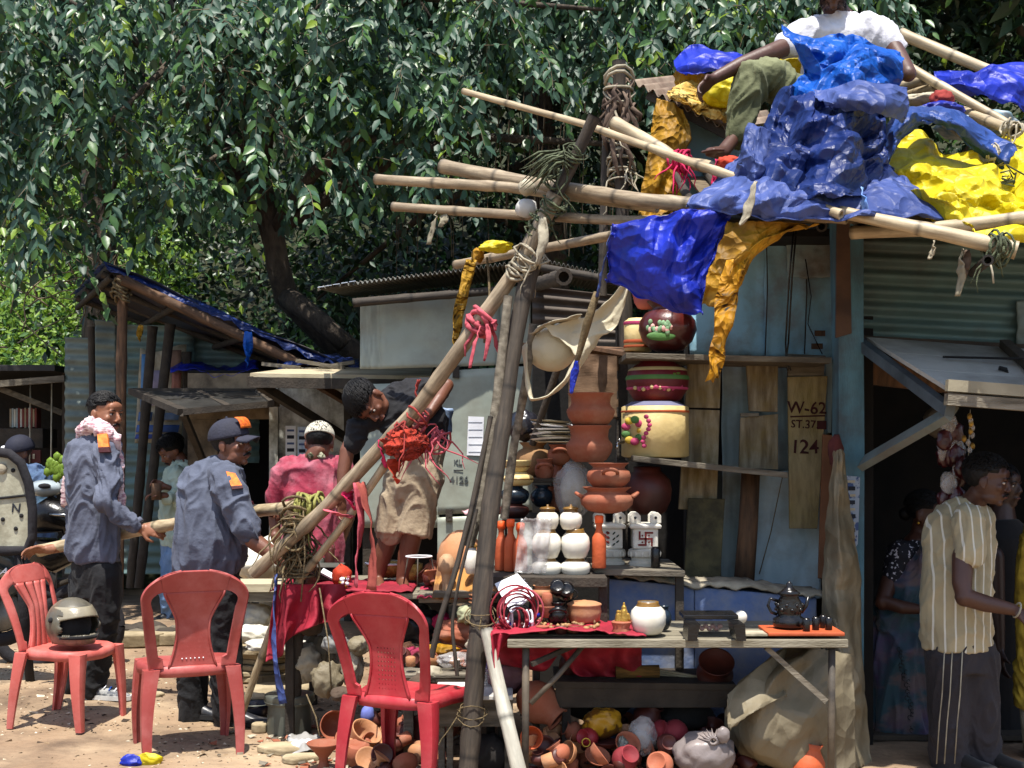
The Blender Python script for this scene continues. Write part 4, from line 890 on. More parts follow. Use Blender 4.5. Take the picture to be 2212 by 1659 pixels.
# ---------------------------------------------------------------- 3 man in mint jacket looking down
def man_mint():
    D = 11.3; Q = lambda u, v, dd=0: P(u, v, D + dd)
    t = thing('person', 'curly-haired man in pale mint jacket and jeans looking down at his hands', 'person', P(368, 1335, D))
    h = Head(Q(372, 975, 0), (-.72, -.45, -.55), (-.2, -.1, 1), 1.1); b = G(); head_shape(b, h)
    b.limb([h.p(0, -.02, -.05), Q(395, 1005, 0)], [.06, .07], 12); b.limb([Q(395, 1005, 0), Q(395, 1090, 0)], [.07, .1])
    b.limb([Q(375, 1075, -.2), Q(350, 1070, -.3)], [.036, .03]); hand(b, Q(352, 1070, -.3), (-.9, -.2, .1), (0, 0, -1), 35, 1, 1.05); hand(b, Q(360, 1052, -.22), (-.8, -.3, .3), (.2, -.8, -.2), 35, -1, 1.05)
    fuse(b, 'body', sk_br, t, .01, 2); face_parts(h, t, 1, 1); hair(h, t, 9, 420, .05, (0, .1, 0), .9, top=.03, back=-.06, vol=1.12)
    sh = mats_cloth('jacket_mint', '#b2bfae', '#9caa9a', ('#7b8a80', .4)); g = G()
    rings(g, [(Q(392, 1180, 0), .18, .14, .3), (Q(394, 1110, 0), .19, .15, .3), (Q(400, 1050, 0), .2, .14, .3), (Q(402, 1015, 0), .17, .12, .3), (Q(396, 996, 0), .08, .08, 0)])
    g.limb([Q(382, 1025, -.14), Q(385, 1070, -.2), Q(362, 1078, -.26)], [.075, .065, .05], 14); g.limb([Q(420, 1025, .12), Q(425, 1075, -.02), Q(385, 1085, -.2)], [.075, .065, .05], 14)
    fuse(g, 'jacket', sh, t, .011, 3, (.02, 8, (1, 1, .6)))
    jn = mats_cloth('jeans_blue', '#6480a3', '#4b6688', ('#8fa5bf', .5)); g = G()
    rings(g, [(Q(388, 1215, 0), .16, .13, .3), (Q(388, 1165, 0), .165, .13, .3)])
    g.limb([Q(375, 1200, -.05), Q(366, 1260, -.1), Q(366, 1325, -.06)], [.1, .085, .075], 14); g.limb([Q(402, 1200, .05), Q(398, 1260, .04), Q(392, 1322, .1)], [.1, .085, .075], 14)
    fuse(g, 'jeans', jn, t, .011, 3, (.02, 8, (1, 1, .6)))
    for u, dd in ((375, -.06), (400, .1)):
        a = Q(u, 1330, dd); a.z = .01; shoe('shoe', a, a + Vector((-.22, -.16, 0)), MATS['shoe_black'], t)
    G().box(Q(338, 1062, -.36), (.08, .02, .14)).obj('phone', wood_brown, None, label='small brown thing held up by the man in the mint jacket', cat='phone')
man_mint()
# ---------------------------------------------------------------- 4 man in pink t-shirt seen from behind
def man_pink():
    D = 8.6; Q = lambda u, v, dd=0: P(u, v, D + dd); s = D
    t = thing('person', 'man seen from behind in dusty pink shirt and white cap', 'person', P(672, 1350, 8.6))
    h = Head(Q(690, 958, 0), (-.05, .93, -.35), (0, .25, 1), 1.12); b = G(); head_shape(b, h)
    b.limb([h.p(0, -.02, -.05), Q(682, 985, -.03)], [.058, .066], 12); b.limb([Q(682, 990, 0), Q(680, 1090, 0)], [.08, .12])
    b.limb([Q(610, 1060, .02), Q(594, 1120, .05), Q(596, 1165, .02)], [.05, .045, .035]); hand(b, Q(596, 1166, .02), (.2, .5, -.9), (1, 0, 0), 25, 1, 1.15)
    b.limb([Q(748, 1060, .02), Q(752, 1120, .1), Q(735, 1170, .2)], [.05, .045, .035]); hand(b, Q(735, 1170, .2), (-.3, .5, -.9), (-1, 0, 0), 25, -1, 1.15)
    fuse(b, 'body', sk_br, t, .009, 2); hair(h, t, 9, 200, .015, (0, -.3, -.6), .1, top=-.02, back=-.06)
    g = G(); V, Fc = ICO[4]; g.add([h.p(p.x * .09, -.012 + p.y * .108, .04 + max(p.z, -.05) * .093) for p in V], Fc); cap = g.obj('cap', M('cap_white', '#c8c4b4', '#b0aa98', sc=9, rough=.9, var=0), t)
    g = G().sheet(lambda i, j: h.p((i - .5) * .14, .08 + j * .07, .045 - .02 * j - .02 * (2 * i - 1) ** 2), 8, 5); g.obj('peak', MATS['cap_white'], cap, solid=.006)
    sh = mats_cloth('shirt_pink', '#97283f', '#7e1f35', ('#b98a94', .5)); g = G()
    rings(g, [(Q(676, 1222, 0), .2, .14, 0), (Q(676, 1130, 0), .2, .145, 0), (Q(678, 1060, 0), .215, .15, 0), (Q(680, 1010, .02), .2, .13, 0), (Q(684, 984, .02), .1, .085, 0)])
    g.limb([Q(622, 1010, 0), Q(604, 1050, 0), Q(596, 1088, .02)], [.085, .08, .075], 14); g.limb([Q(736, 1010, 0), Q(752, 1050, 0), Q(756, 1088, .02)], [.085, .08, .075], 14)
    fuse(g, 'shirt', sh, t, .009, 3, (.018, 6, (1, 1, .45)))
    g = G().tube([Q(660, 990, .03), Q(672, 984, -.09), Q(692, 983, -.09), Q(708, 990, .03)], [.015, .022, .022, .015], 8); g.obj('scarf', M('scarf_check', '#b5b49a', '#4f5238', sc=40, rough=.9, ramp=(.48, .52)), t)
    g = G(); g.limb([Q(655, 1215, 0), Q(652, 1290, 0), Q(650, 1440, 0)], [.11, .1, .08]); g.limb([Q(702, 1215, 0), Q(704, 1290, 0), Q(706, 1440, 0)], [.11, .1, .08])
    fuse(g, 'trousers', MATS['trousers_black'], t, .012, 2)
    for u in (650, 706):
        a = Q(u, 1490, -.05); a.z = .01; shoe('shoe', a, a + Vector((0, .27, 0)), black, t); 
man_pink()
# ---------------------------------------------------------------- 5 boy bending over the red table
def boy():
    D = 7.15; Q = lambda u, v, dd=0: P(u, v, D + dd)
    t = thing('person', 'barefoot boy in black t-shirt and beige shorts bending down from the red-clothed table', 'person', P(850, 1272, D))
    h = Head(Q(796, 868, -.12), (.22, -.52, -.85), (-.72, -.5, .25), 1.06); b = G(); head_shape(b, h, .92)
    b.limb([h.p(0, -.03, -.05), Q(850, 885, -.02)], [.05, .06], 12); b.limb([Q(850, 885, 0), Q(905, 900, 0), Q(900, 960, 0)], [.08, .1, .1])
    b.limb([Q(772, 930, -.06), Q(750, 975, -.1), Q(742, 1020, -.12), Q(738, 1068, -.14)], [.046, .042, .036, .028], 14)
    hand(b, Q(738, 1068, -.14), (0, -.1, -1), (.6, -.5, 0), 22, 1, .98)
    b.limb([Q(950, 850, .1), Q(966, 832, .05), Q(948, 862, -.05), Q(925, 895, -.12)], [.04, .038, .036, .03], 12)
    hand(b, Q(925, 895, -.12), (-.6, -.2, -.8), (.3, -.8, 0), 35, 1, .95)
    for (k1, k2, a, dd) in (((845, 1150), (826, 1200), (815, 1252), .02), ((892, 1150), (880, 1200), (868, 1258), -.06)):
        b.limb([Q(k1[0], 1110, dd), Q(*k1, dd), Q(*k2, dd + .02), Q(*a, dd + .03)], [.065, .058, .054, .034], 14)
        f = Q(a[0], 1268, dd); f.z = Z(1270, D) + .022; b.limb([Q(*a, dd + .03), f + Vector((0, .03, .01)), f + Vector((.02, -.08, 0)), f + Vector((.03, -.15, -.006))], [.034, .034, .03, .02], 10)
        for q in range(5): c = f + Vector((.03 + (q - 2) * .017, -.15 + abs(q - 1) * .006, -.008)); b.limb([c + Vector((0, .03, 0)), c + Vector((0, -.022, -.003))], [.012, .009], 8)
    fuse(b, 'body', sk_br, t, .006, 2); face_parts(h, t, 0, 0); hair(h, t, 12, 380, .06, (0, .9, .0), .08, top=.045, back=-.04, vol=1.07)
    sh = mats_cloth('tshirt_black', '#100f14', '#0b0b0f', ('#1c1b22', .3)); g = G()
    g.limb([Q(846, 890, -.02), Q(880, 892, 0), Q(915, 910, .02), Q(915, 955, .04)], [.1, .135, .14, .13], 18)
    g.limb([Q(838, 880, -.02), Q(800, 905, -.08), Q(772, 925, -.1), Q(764, 960, -.11)], [.095, .07, .066, .06], 16)
    g.limb([Q(840, 860, .05), Q(900, 848, .08), Q(950, 845, .1)], [.07, .085, .06], 16); g.limb([Q(850, 915, -.04), Q(905, 950, 0)], [.09, .12], 14)
    fuse(g, 'shirt', sh, t, .008, 3, (.012, 8, (1, 1, 1)))
    s2 = mats_cloth('shorts_beige', '#a08f76', '#867660', ('#665845', .5)); g = G()
    g.limb([Q(888, 1050, 0), Q(900, 1000, .02), Q(912, 950, .03)], [.14, .145, .135], 18)
    g.limb([Q(870, 1040, .02), Q(852, 1100, .02), Q(846, 1146, .02)], [.11, .092, .088], 16); g.tube([Q(852, 1100, .02), Q(846, 1152, .02)], [.092, .094], 16); g.limb([Q(915, 1030, -.04), Q(905, 1095, -.05), Q(897, 1130, -.06)], [.115, .098, .09], 16); g.tube([Q(905, 1095, -.05), Q(893, 1156, -.06)], [.097, .1], 16)
    fuse(g, 'shorts', s2, t, .008, 2, (.011, 9, (1.2, 1.2, .45)))
boy()
# ---------------------------------------------------------------- 6 man seated on the roof
def man_roof():
    D = 6.6; Q = lambda u, v, dd=0: P(u, v, D + dd)
    t = thing('person', 'man in white t-shirt sitting on the roof behind the heap of blue tarpaulin', 'person', P(1800, 300, D + .5))
    h = Head(Q(1797, -28, .1), (-.1, -.97, -.2), (0, 0, 1), 1.12); b = G(); head_shape(b, h)
    b.limb([h.p(0, -.015, -.055), Q(1815, 45, .2)], [.058, .07], 12); b.limb([Q(1815, 45, .2), Q(1815, 130, .2)], [.08, .12])
    b.limb([Q(1705, 98, .12), Q(1660, 116, .05), Q(1600, 140, 0), Q(1545, 168, -.05)], [.05, .046, .04, .03], 14)
    hand(b, Q(1545, 168, -.05), (-.7, -.2, -.6), (.3, -.5, -.6), 32, 1, 1.12)
    b.limb([Q(1925, 95, .1), Q(1945, 130, .0), Q(1962, 160, -.1)], [.05, .046, .042], 14)
    f = Q(1560, 330, -.15); b.limb([Q(1585, 300, -.05), f, f + Vector((-.08, -.1, -.02))], [.035, .036, .024]); 
    for q in range(5): b.limb([f + Vector((-.06 + q * .01, -.1 - q * .012, -.02)), f + Vector((-.12 + q * .012, -.13 - q * .012, -.025))], [.012, .008], 8)
    fuse(b, 'body', sk_dk, t, .008, 2); face_parts(h, t, 1, 1); hair(h, t, 4, 120, .02, (0, .2, .1), .2)
    sh = mats_cloth('tshirt_white', '#c9c9ce', '#b2b2ba', ('#9a9aa4', .35)); g = G()
    rings(g, [(Q(1812, 290, .35), .2, .15, 0), (Q(1815, 200, .3), .21, .16, 0), (Q(1818, 130, .24), .22, .15, 0), (Q(1820, 80, .2), .225, .13, 0), (Q(1818, 52, .2), .17, .1, 0), (Q(1813, 32, .18), .085, .08, 0)])
    g.limb([Q(1760, 68, .18), Q(1728, 82, .15), Q(1700, 98, .12)], [.085, .08, .07], 14); g.limb([Q(1872, 62, .18), Q(1905, 80, .14), Q(1925, 98, .1)], [.09, .084, .076], 14)
    fuse(g, 'shirt', sh, t, .009, 3, (.012, 8, (1, 1, .8)))
    s2 = mats_cloth('trousers_olive', '#565a3c', '#3e4229', ('#8a8c66', .5), ); g = G()
    g.limb([Q(1790, 300, .3), Q(1720, 210, .1), Q(1655, 158, 0), Q(1630, 165, -.02), Q(1608, 230, -.03), Q(1596, 290, -.04)], [.11, .105, .09, .088, .08, .07], 18)
    g.limb([Q(1820, 300, .3), Q(1790, 240, 0), Q(1760, 330, -.1)], [.11, .1, .08], 14)
    fuse(g, 'trousers', s2, t, .009, 3, (.018, 8, (1, 1, .8)))
man_roof()
# ---------------------------------------------------------------- 7 young man in striped shirt
def stripes(name, a, b, freq, ax=0, w=.16, wave=0):
    m = M(name, a, None, sc=5, rough=.85, bump=.2, bs=50, sheen=.1, var=0); n, l = m.node_tree.nodes, m.node_tree.links
    bs = n['Principled BSDF']; src = bs.inputs['Base Color'].links[0].from_socket
    tc = next(x for x in n if x.type == 'TEX_COORD'); sx = n.new('ShaderNodeSeparateXYZ'); l.new(tc.outputs['Object'], sx.inputs[0])
    a_ = n.new('ShaderNodeMath'); a_.operation = 'MULTIPLY'; a_.inputs[1].default_value = freq; l.new(sx.outputs[ax], a_.inputs[0])
    f = n.new('ShaderNodeMath'); f.operation = 'FRACT'; l.new(a_.outputs[0], f.inputs[0])
    c = n.new('ShaderNodeMath'); c.operation = 'LESS_THAN'; c.inputs[1].default_value = w; l.new(f.outputs[0], c.inputs[0])
    mx = n.new('ShaderNodeMixRGB'); mx.inputs[2].default_value = (*C(b), 1); l.new(c.outputs[0], mx.inputs[0]); l.new(src, mx.inputs[1]); l.new(mx.outputs[0], bs.inputs['Base Color'])
    return m
def man_stripe():
    D = 6.2; Q = lambda u, v, dd=0: P(u, v, D + dd)
    t = thing('person', 'young man in cream striped shirt and dark piped trousers in front of the dark shop', 'person', P(2085, 1657, D))
    h = Head(Q(2132, 1040, -.06), (.88, -.46, -.12), (.1, -.05, 1), 1.0); b = G(); head_shape(b, h, .95)
    b.limb([h.p(0, -.02, -.05), Q(2095, 1095, .02)], [.052, .06], 14); b.limb([Q(2095, 1095, .02), Q(2075, 1200, .02)], [.07, .11])
    b.limb([Q(2080, 1200, -.16), Q(2078, 1260, -.2), Q(2084, 1290, -.22), Q(2130, 1304, -.24), Q(2186, 1316, -.26)], [.05, .046, .047, .04, .029], 14)
    hand(b, Q(2188, 1317, -.26), (.85, -.1, -.35), (.2, .4, -.9), 30, -1, 1.0)
    b.limb([Q(2050, 1120, .15), Q(2035, 1180, .2), Q(2060, 1260, .1)], [.05, .045, .035])
    fuse(b, 'body', sk_dk, t, .006, 2); face_parts(h, t, 1, 0); hair(h, t, 15, 300, .035, (0, .3, .4), .2, top=.05, back=-.03, vol=1.06)
    G().tube([Q(2197, 1318, -.27) + Vector((math.sin(a) * .012, math.cos(a) * .035, math.sin(a) * .033)) for a in [i * .55 for i in range(12)]], .0045, 6).obj('bracelet', rag_w, t)
    sh = stripes('shirt_striped', '#a59878', '#c9c4b4', 23, 0, .17); g = G()
    rings(g, [(Q(2066, 1404, 0), .165, .12, -.3), (Q(2066, 1330, 0), .165, .12, -.3), (Q(2068, 1240, 0), .165, .12, -.3), (Q(2072, 1160, .01), .17, .12, -.3), (Q(2078, 1115, .02), .155, .105, -.3), (Q(2088, 1085, .02), .085, .075, -.3), (Q(2092, 1074, .02), .064, .062, -.3)])
    g.limb([Q(2092, 1122, -.12), Q(2094, 1160, -.15), Q(2094, 1200, -.17)], [.078, .074, .07], 16); g.limb([Q(2055, 1110, .1), Q(2030, 1150, .16), Q(2020, 1172, .18)], [.075, .07, .064], 14)
    fuse(g, 'shirt', sh, t, .008, 3, (.009, 9, (1, 1, .6)))
    tr2 = mats_cloth('trousers_charcoal', '#2c282c', '#211e22'); g = G()
    g.limb([Q(2050, 1410, 0), Q(2052, 1520, 0), Q(2050, 1640, 0)], [.11, .1, .09], 16); g.limb([Q(2105, 1410, 0), Q(2115, 1520, .02), Q(2120, 1645, .04)], [.11, .1, .09], 16); rings(g, [(Q(2076, 1450, 0), .16, .12, -.2), (Q(2072, 1385, 0), .155, .115, -.2)])
    fuse(g, 'trousers', tr2, t, .009, 3, (.01, 8, (1, 1, .5)))
    for u in (2035, 2052, 2074):
        G().tube([Q(u + 5, 1408, -.125), Q(u, 1500, -.118), Q(u - 6, 1560, -.11), Q(u - 12, 1650, -.1)], .003, 5).obj('piping', rag_w, t)
    for u, dd in ((2040, 0), (2110, .04)):
        a = Q(u, 1660, dd); a.z = .005; shoe('shoe', a, a + Vector((.2, -.16, 0)), black, t)
man_stripe()
# ---------------------------------------------------------------- 8 woman in patterned sari, 9 half-hidden man, 10 person in yellow
def woman():
    D = 6.9; Q = lambda u, v, dd=0: P(u, v, D + dd)
    t = thing('person', 'woman in dark flowered blouse and multicoloured sari in the dim doorway', 'person', P(1960, 1587, D))
    h = Head(Q(2000, 1112, 0), (.75, -.6, -.1), (0, 0, 1), 1.02); b = G(); head_shape(b, h, .92)
    b.limb([h.p(0, -.015, -.05), Q(1985, 1180, 0)], [.05, .06]); b.limb([Q(1985, 1180, 0), Q(1970, 1300, 0)], [.09, .12])
    b.limb([Q(1922, 1255, -.1), Q(1908, 1300, -.16), Q(1950, 1312, -.22), Q(1985, 1316, -.24)], [.05, .046, .036, .027]); hand(b, Q(1985, 1316, -.24), (1, 0, 0), (0, -.5, -.6), 30, -1, .95)
    fuse(b, 'body', sk_dk, t, .008, 2); face_parts(h, t, 0, 0); hair(h, t, 6, 200, .05, (0, -.8, -.2), .05, top=.04, back=-.06); G().blob(h.p(0, -.11, -.01), .035, 3).obj('hair_bun', hairm, t)
    G().blob(h.p(.084, -.004, -.04), .008, 2).obj('earring', M('gold', '#c79a3e', metal=1, rough=.3), t); G().blob(h.p(-.084, -.004, -.04), .008, 2).obj('earring', MATS['gold'], t)
    bl = M('blouse_floral', '#14121a', '#b9b6be', sc=48, rough=.8, bump=.1, ramp=(.6, .63), var=0, det=2); g = G()
    rings(g, [(Q(1965, 1290, 0), .14, .12, 0), (Q(1972, 1220, 0), .15, .12, 0), (Q(1978, 1180, 0), .14, .1, 0), (Q(1985, 1165, 0), .07, .07, 0)]); g.limb([Q(1945, 1195, -.06), Q(1928, 1250, -.1)], [.072, .06]); fuse(g, 'blouse', bl, t, .01, 3, (.008, 9, (1, 1, 1)))
    sa = M('sari', '#5d5051', '#284650', sc=3, rough=.7, bump=.15, st=(1.5, 1.5, 3), ramp=(.42, .5), dirt=('#4c2f58', .9), ds=4, var=0, sheen=.2); g = G()
    rings(g, [(Q(1958, 1590, 0), .2, .17, 0), (Q(1955, 1500, 0), .19, .16, 0), (Q(1952, 1400, 0), .19, .155, 0), (Q(1958, 1330, 0), .17, .14, 0), (Q(1962, 1290, 0), .15, .13, 0)])
    g.limb([Q(1925, 1340, -.08), Q(1960, 1270, -.12), Q(1995, 1215, -.1), Q(2005, 1175, -.04)], [.07, .07, .06, .05]); fuse(g, 'sari', sa, t, .01, 3, (.025, 7, (1.4, 1.4, .3)))
    g = G(); r_ = random.Random(3)
    for k in range(26):
        c = Q(1945 + k * 1.2 + r_.uniform(-6, 6), 1400 + k * 7, -.17); g.tube([c + Vector((math.cos(a) * .012 * a / 3, -.01, math.sin(a) * .012 * a / 3)) for a in [i * .8 for i in range(7)]], .002, 4)
    g.obj('scroll_print', black, t)
    tag(t, kind='thing')
woman()
def extras():
    D = 6.75; Q = lambda u, v, dd=0: P(u, v, D + dd)
    t = thing('person', 'dark-clad figure whose bare arm hangs behind the striped shirt', 'person', P(2150, 1600, D)); b = G()
    h = Head(Q(2165, 1050, .25), (.6, -.7, 0), (0, 0, 1), 1); head_shape(b, h); b.limb([h.p(0, 0, -.06), Q(2160, 1150, .25)], [.055, .1])
    b.limb([Q(2148, 1200, 0), Q(2152, 1320, -.02), Q(2158, 1400, -.04)], [.05, .045, .03]); hand(b, Q(2158, 1400, -.04), (.1, -.1, -1), (1, 0, 0), 15, 1, 1)
    fuse(b, 'body', sk_vd, t, .009, 2); face_parts(h, t, 0); hair(h, t, 7, 80)
    g = G(); rings(g, [(Q(2165, 1600, .2), .16, .12, 0), (Q(2165, 1300, .2), .18, .13, 0), (Q(2165, 1160, .22), .19, .12, 0), (Q(2165, 1120, .24), .08, .08, 0)]); fuse(g, 'clothes', black, t, .012, 2)
    D = 6.4
    t = thing('person', 'figure in mottled yellow kurta cut by the right edge of the picture', 'person', P(2270, 1630, 6.4)); b = G()
    h = Head(Q(2290, 1030, -.35), (-.7, -.6, 0), (0, 0, 1), 1); head_shape(b, h); b.limb([h.p(0, 0, -.06), P(2280, 1160, 6.4)], [.055, .1]); fuse(b, 'body', sk_dk, t, .01, 2); hair(h, t, 7, 80)
    g = G(); rings(g, [(P(2262, 1530, 6.4), .16, .12, 0), (P(2262, 1340, 6.4), .15, .12, 0), (P(2264, 1190, 6.4), .15, .12, 0), (P(2268, 1130, 6.4), .12, .1, 0), (P(2280, 1100, 6.4), .06, .06, 0)]); fuse(g, 'kurta', M('kurta_yellow', '#b39b34', '#7d6a20', sc=18, rough=.8, var=0), t, .01, 3, (.012, 8, (1, 1, .5)))
    g = G(); g.limb([P(2240, 1500, 6.4), P(2245, 1645, 6.4)], [.09, .07]); g.limb([P(2285, 1500, 6.4), P(2285, 1645, 6.4)], [.09, .07]); g.obj('trousers', rag_w, t)
    D = 10.5; Q = lambda u, v, dd=0: P(u, v, D + dd)
    t = thing('person', 'person in blue jacket and dark cap sitting behind the scooter', 'person', P(60, 1370, D)); b = G(); h = Head(Q(42, 980, 0), (-.6, -.7, -.2), (0, 0, 1), 1.1); head_shape(b, h); b.limb([h.p(0, 0, -.06), Q(55, 1040, 0)], [.055, .09]); fuse(b, 'body', sk_dk, t, .01, 2); face_parts(h, t, 0)
    g = G(); V, Fc = ICO[3]; g.add([h.p(p.x * .095, -.012 + p.y * .112, .04 + max(p.z, -.2) * .1) for p in V], Fc); g.obj('cap', M('cap_navy', '#1a1c2c', rough=.8), t); G().blob(h.p(.05, .08, .06), (.03, .02, .02), 2).obj('cap_patch', paper, t)
    g = G(); rings(g, [(Q(66, 1200, 0), .19, .14, .3), (Q(66, 1100, 0), .2, .15, .3), (Q(66, 1030, 0), .19, .13, .3), (Q(58, 1005, 0), .09, .08, 0)]); g.limb([Q(88, 1035, -.1), Q(96, 1090, -.15), Q(80, 1120, -.3)], [.07, .06, .05]); fuse(g, 'jacket', mats_cloth('jacket_blue', '#46597a', '#344f60'), t, .012, 2, (.02, 8, (1, 1, 1)))
    g = G(); g.limb([Q(60, 1200, 0), Q(50, 1215, -.4), Q(50, 1370, -.4)], [.12, .1, .08]); g.limb([Q(90, 1200, 0), Q(95, 1215, -.4), Q(95, 1370, -.4)], [.12, .1, .08]); g.obj('trousers', black, t)
    G().box((X(66, 10.5), 10.6, Z(1262, 10.5)), (.5, .35, .05)).obj('stool_top', wood_dark, None, label='dark wooden stool under the person in the blue jacket', cat='stool')
extras()
# ================================================================ plastic chairs
ch_red = M('chair_red', '#a82a34', '#92222c', sc=3, rough=.42, bump=.06, bs=60, dirt=('#c46a66', .35), ds=5, tl=.06, var=0)
ch_salmon = M('chair_faded_red', '#c25f56', '#ac514a', sc=3, rough=.5, bump=.06, bs=60, dirt=('#d98a80', .5), ds=5, tl=.08, var=0)
ch_dark = M('chair_brick_red', '#a04540', '#8a3a36', sc=3, rough=.45, bump=.06, bs=60, dirt=('#c07a74', .45), ds=5, tl=.05, var=0)
def perforate(name, base):
    m = base.copy(); m.name = name; n, l = m.node_tree.nodes, m.node_tree.links; b = n['Principled BSDF']
    tc = n.new('ShaderNodeTexCoord'); mp = n.new('ShaderNodeMapping'); mp.inputs['Scale'].default_value = (62, 0, 50); l.new(tc.outputs['Object'], mp.inputs[0])
    fr = n.new('ShaderNodeVectorMath'); fr.operation = 'FRACTION'; l.new(mp.outputs[0], fr.inputs[0])
    su = n.new('ShaderNodeVectorMath'); su.operation = 'DISTANCE'; su.inputs[1].default_value = (.5, 0, .5); l.new(fr.outputs[0], su.inputs[0])
    gt = n.new('ShaderNodeMath'); gt.operation = 'GREATER_THAN'; gt.inputs[1].default_value = .17; l.new(su.outputs['Value'], gt.inputs[0])
    sx = n.new('ShaderNodeSeparateXYZ'); l.new(tc.outputs['Object'], sx.inputs[0])
    hi = n.new('ShaderNodeMath'); hi.operation = 'GREATER_THAN'; hi.inputs[1].default_value = .66; l.new(sx.outputs[2], hi.inputs[0])
    lo = n.new('ShaderNodeMath'); lo.operation = 'LESS_THAN'; lo.inputs[1].default_value = .465; l.new(sx.outputs[2], lo.inputs[0])
    ab = n.new('ShaderNodeMath'); ab.operation = 'ABSOLUTE'; l.new(sx.outputs[0], ab.inputs[0]); si = n.new('ShaderNodeMath'); si.operation = 'GREATER_THAN'; si.inputs[1].default_value = .05; l.new(ab.outputs[0], si.inputs[0])
    a = gt.outputs[0]
    for k in (hi, lo, si):
        mx = n.new('ShaderNodeMath'); mx.operation = 'MAXIMUM'; l.new(a, mx.inputs[0]); l.new(k.outputs[0], mx.inputs[1]); a = mx.outputs[0]
    l.new(a, b.inputs['Alpha']); return m
def chair(label, loc, rz, mat, splat='plain', k=1.0):
    t = thing('plastic_chair', label, 'chair', (0, 0, 0), 'red plastic chairs in front of the stalls')
    SE = lambda a, n=3.2: (abs(math.cos(a)) ** (2 / n) * (1 if math.cos(a) >= 0 else -1), abs(math.sin(a)) ** (2 / n) * (1 if math.sin(a) >= 0 else -1))
    g = G(); V = []; seg = 40; R = [(.2, -.012), (.6, -.012), (.93, 0), (1.0, -.008), (1.02, -.03), (1.0, -.055), (.97, -.055), (.97, -.02)]
    for (s, z) in R:
        for q in range(seg):
            x, y = SE(2 * math.pi * q / seg); wx = .215 + .02 * (y > 0)
            V.append(Vector((x * wx * s, y * .205 * s, .44 + z - .012 * (1 - abs(x)) * (y > .7) + .02 * (s > .9) * (y > .8) * 0)))
    n = len(R); g.add(V, [(i * seg + q, i * seg + (q + 1) % seg, (i + 1) * seg + (q + 1) % seg, (i + 1) * seg + q) for i in range(n - 1) for q in range(seg)] + [tuple(range(seg - 1, -1, -1))])
    g.obj('seat', mat, t)
    for sx in (-1, 1):
        for sy in (-1, 1):
            top, bot = Vector((sx * .19, sy * .17, .425)), Vector((sx * .215, sy * (.2 if sy > 0 else .235), 0)); g = G(); V = []
            for i in range(8):
                s = i / 7; c = top.lerp(bot, s) + Vector((sx * .012 * math.sin(s * 3.1), 0, 0)); w = .036 * (1 - s) + .018 * s
                for (x, y) in ((-1, -1), (-.5, -1.15), (.5, -1.15), (1, -1), (1.15, -.5), (1.15, .5), (1, 1), (.3, 1), (.3, -.3), (-1, -.3)):
                    V.append(c + Vector((x * sx * w, y * sy * -w, 0)))
            m = 10; g.add(V, [(i * m + q, i * m + (q + 1) % m, (i + 1) * m + (q + 1) % m, (i + 1) * m + q) for i in range(7) for q in range(m)] + [tuple(range(m)), tuple(7 * m + q for q in range(m - 1, -1, -1))])
            lg = g.obj('leg', mat, t, smooth='auto')
            if sy < 0 and splat != 'holes': G().box(bot + Vector((0, -.012, .008)), (.03, .02, .012)).obj('foot_cap', rag_w, lg, smooth=False)
    H = .47
    def bp(x, s): return Vector((x, -.19 - .13 * s ** 1.25 - .9 * (.22 ** 2 - x * x) * -.9 * min(1, s * 2) + -.0, .43 + H * s))
    def Wo(s):
        if s < .72: return .205 + .045 * s / .72
        return .25 * math.sqrt(max(0, 1 - ((s - .72) / .29) ** 2)) + .0
    def ws(s): return .118 - .036 * math.sin(min(1, s / .75) * math.pi) + .03 * max(0, s - .5) / .3
    def Wi(s): return max(ws(s), Wo(s) - .05 - .02 * (s < .1)) if s < .62 else ws(s) + max(0, Wo(.62) - .05 - ws(.62) - .3 * max(0, s - .72)) * math.sqrt(max(0, 1 - ((s - .62) / .17) ** 2))
    rows = [i / 44 for i in range(45)]; g = G(); segs = {}
    for nm, fa, fb, nn in (('L', lambda s: -Wo(s), lambda s: -min(Wi(s), Wo(s)), 5), ('R', lambda s: min(Wi(s), Wo(s)), lambda s: Wo(s), 5)):
        g.sheet(lambda i, j: bp(fa(j) + (fb(j) - fa(j)) * i, j) + Vector((0, .006 * math.sin(i * math.pi), 0)), nn, 45)
    g.sheet(lambda i, j: bp((2 * i - 1) * min(ws(.79 + .21 * j), Wo(.79 + .21 * j)), .79 + .21 * j), 13, 12)
    g.obj('backrest', mat, t, solid=.012, merge=True, bevel=.004)
    g = G()
    if splat == 'slats':
        for k2 in range(4): g.sheet(lambda i, j: bp((-1 + k2 * .5 + .06 + i * .38) * ws(j * .79), j * .79) + Vector((0, .007 * math.sin(i * math.pi), 0)), 5, 24)
    else: g.sheet(lambda i, j: bp((2 * i - 1) * ws(j * .79), j * .79), 11, 32)
    g.obj('splat', perforate('chair_perforated', mat) if splat == 'holes' else mat, t, solid=.006 if splat != 'slats' else .01, bevel=0)
    for sx in (-1, 1): G().tube([bp(sx * (ws(s) - .006), s) + Vector((0, -.004, 0)) for s in [i / 16 * .79 for i in range(17)]], .006, 6).obj('rib', mat, t)
    if splat != 'slats':
        for q in range(6 if splat == 'plain' else 0): G().blob(bp(-.05 + q * .02, .09) + Vector((0, -.004, 0)), .004, 1).obj('hole', paper, t)  # solid white dots: light through the back's holes put into colour
    t.location = loc; t.rotation_euler = (0, 0, rz); t.scale = (k,) * 3; WL[t.name] = Vector(loc); return t
def gp(u, d, dz=0): x = X(u, d); return Vector((x, d, ground_z(x, d) + dz))
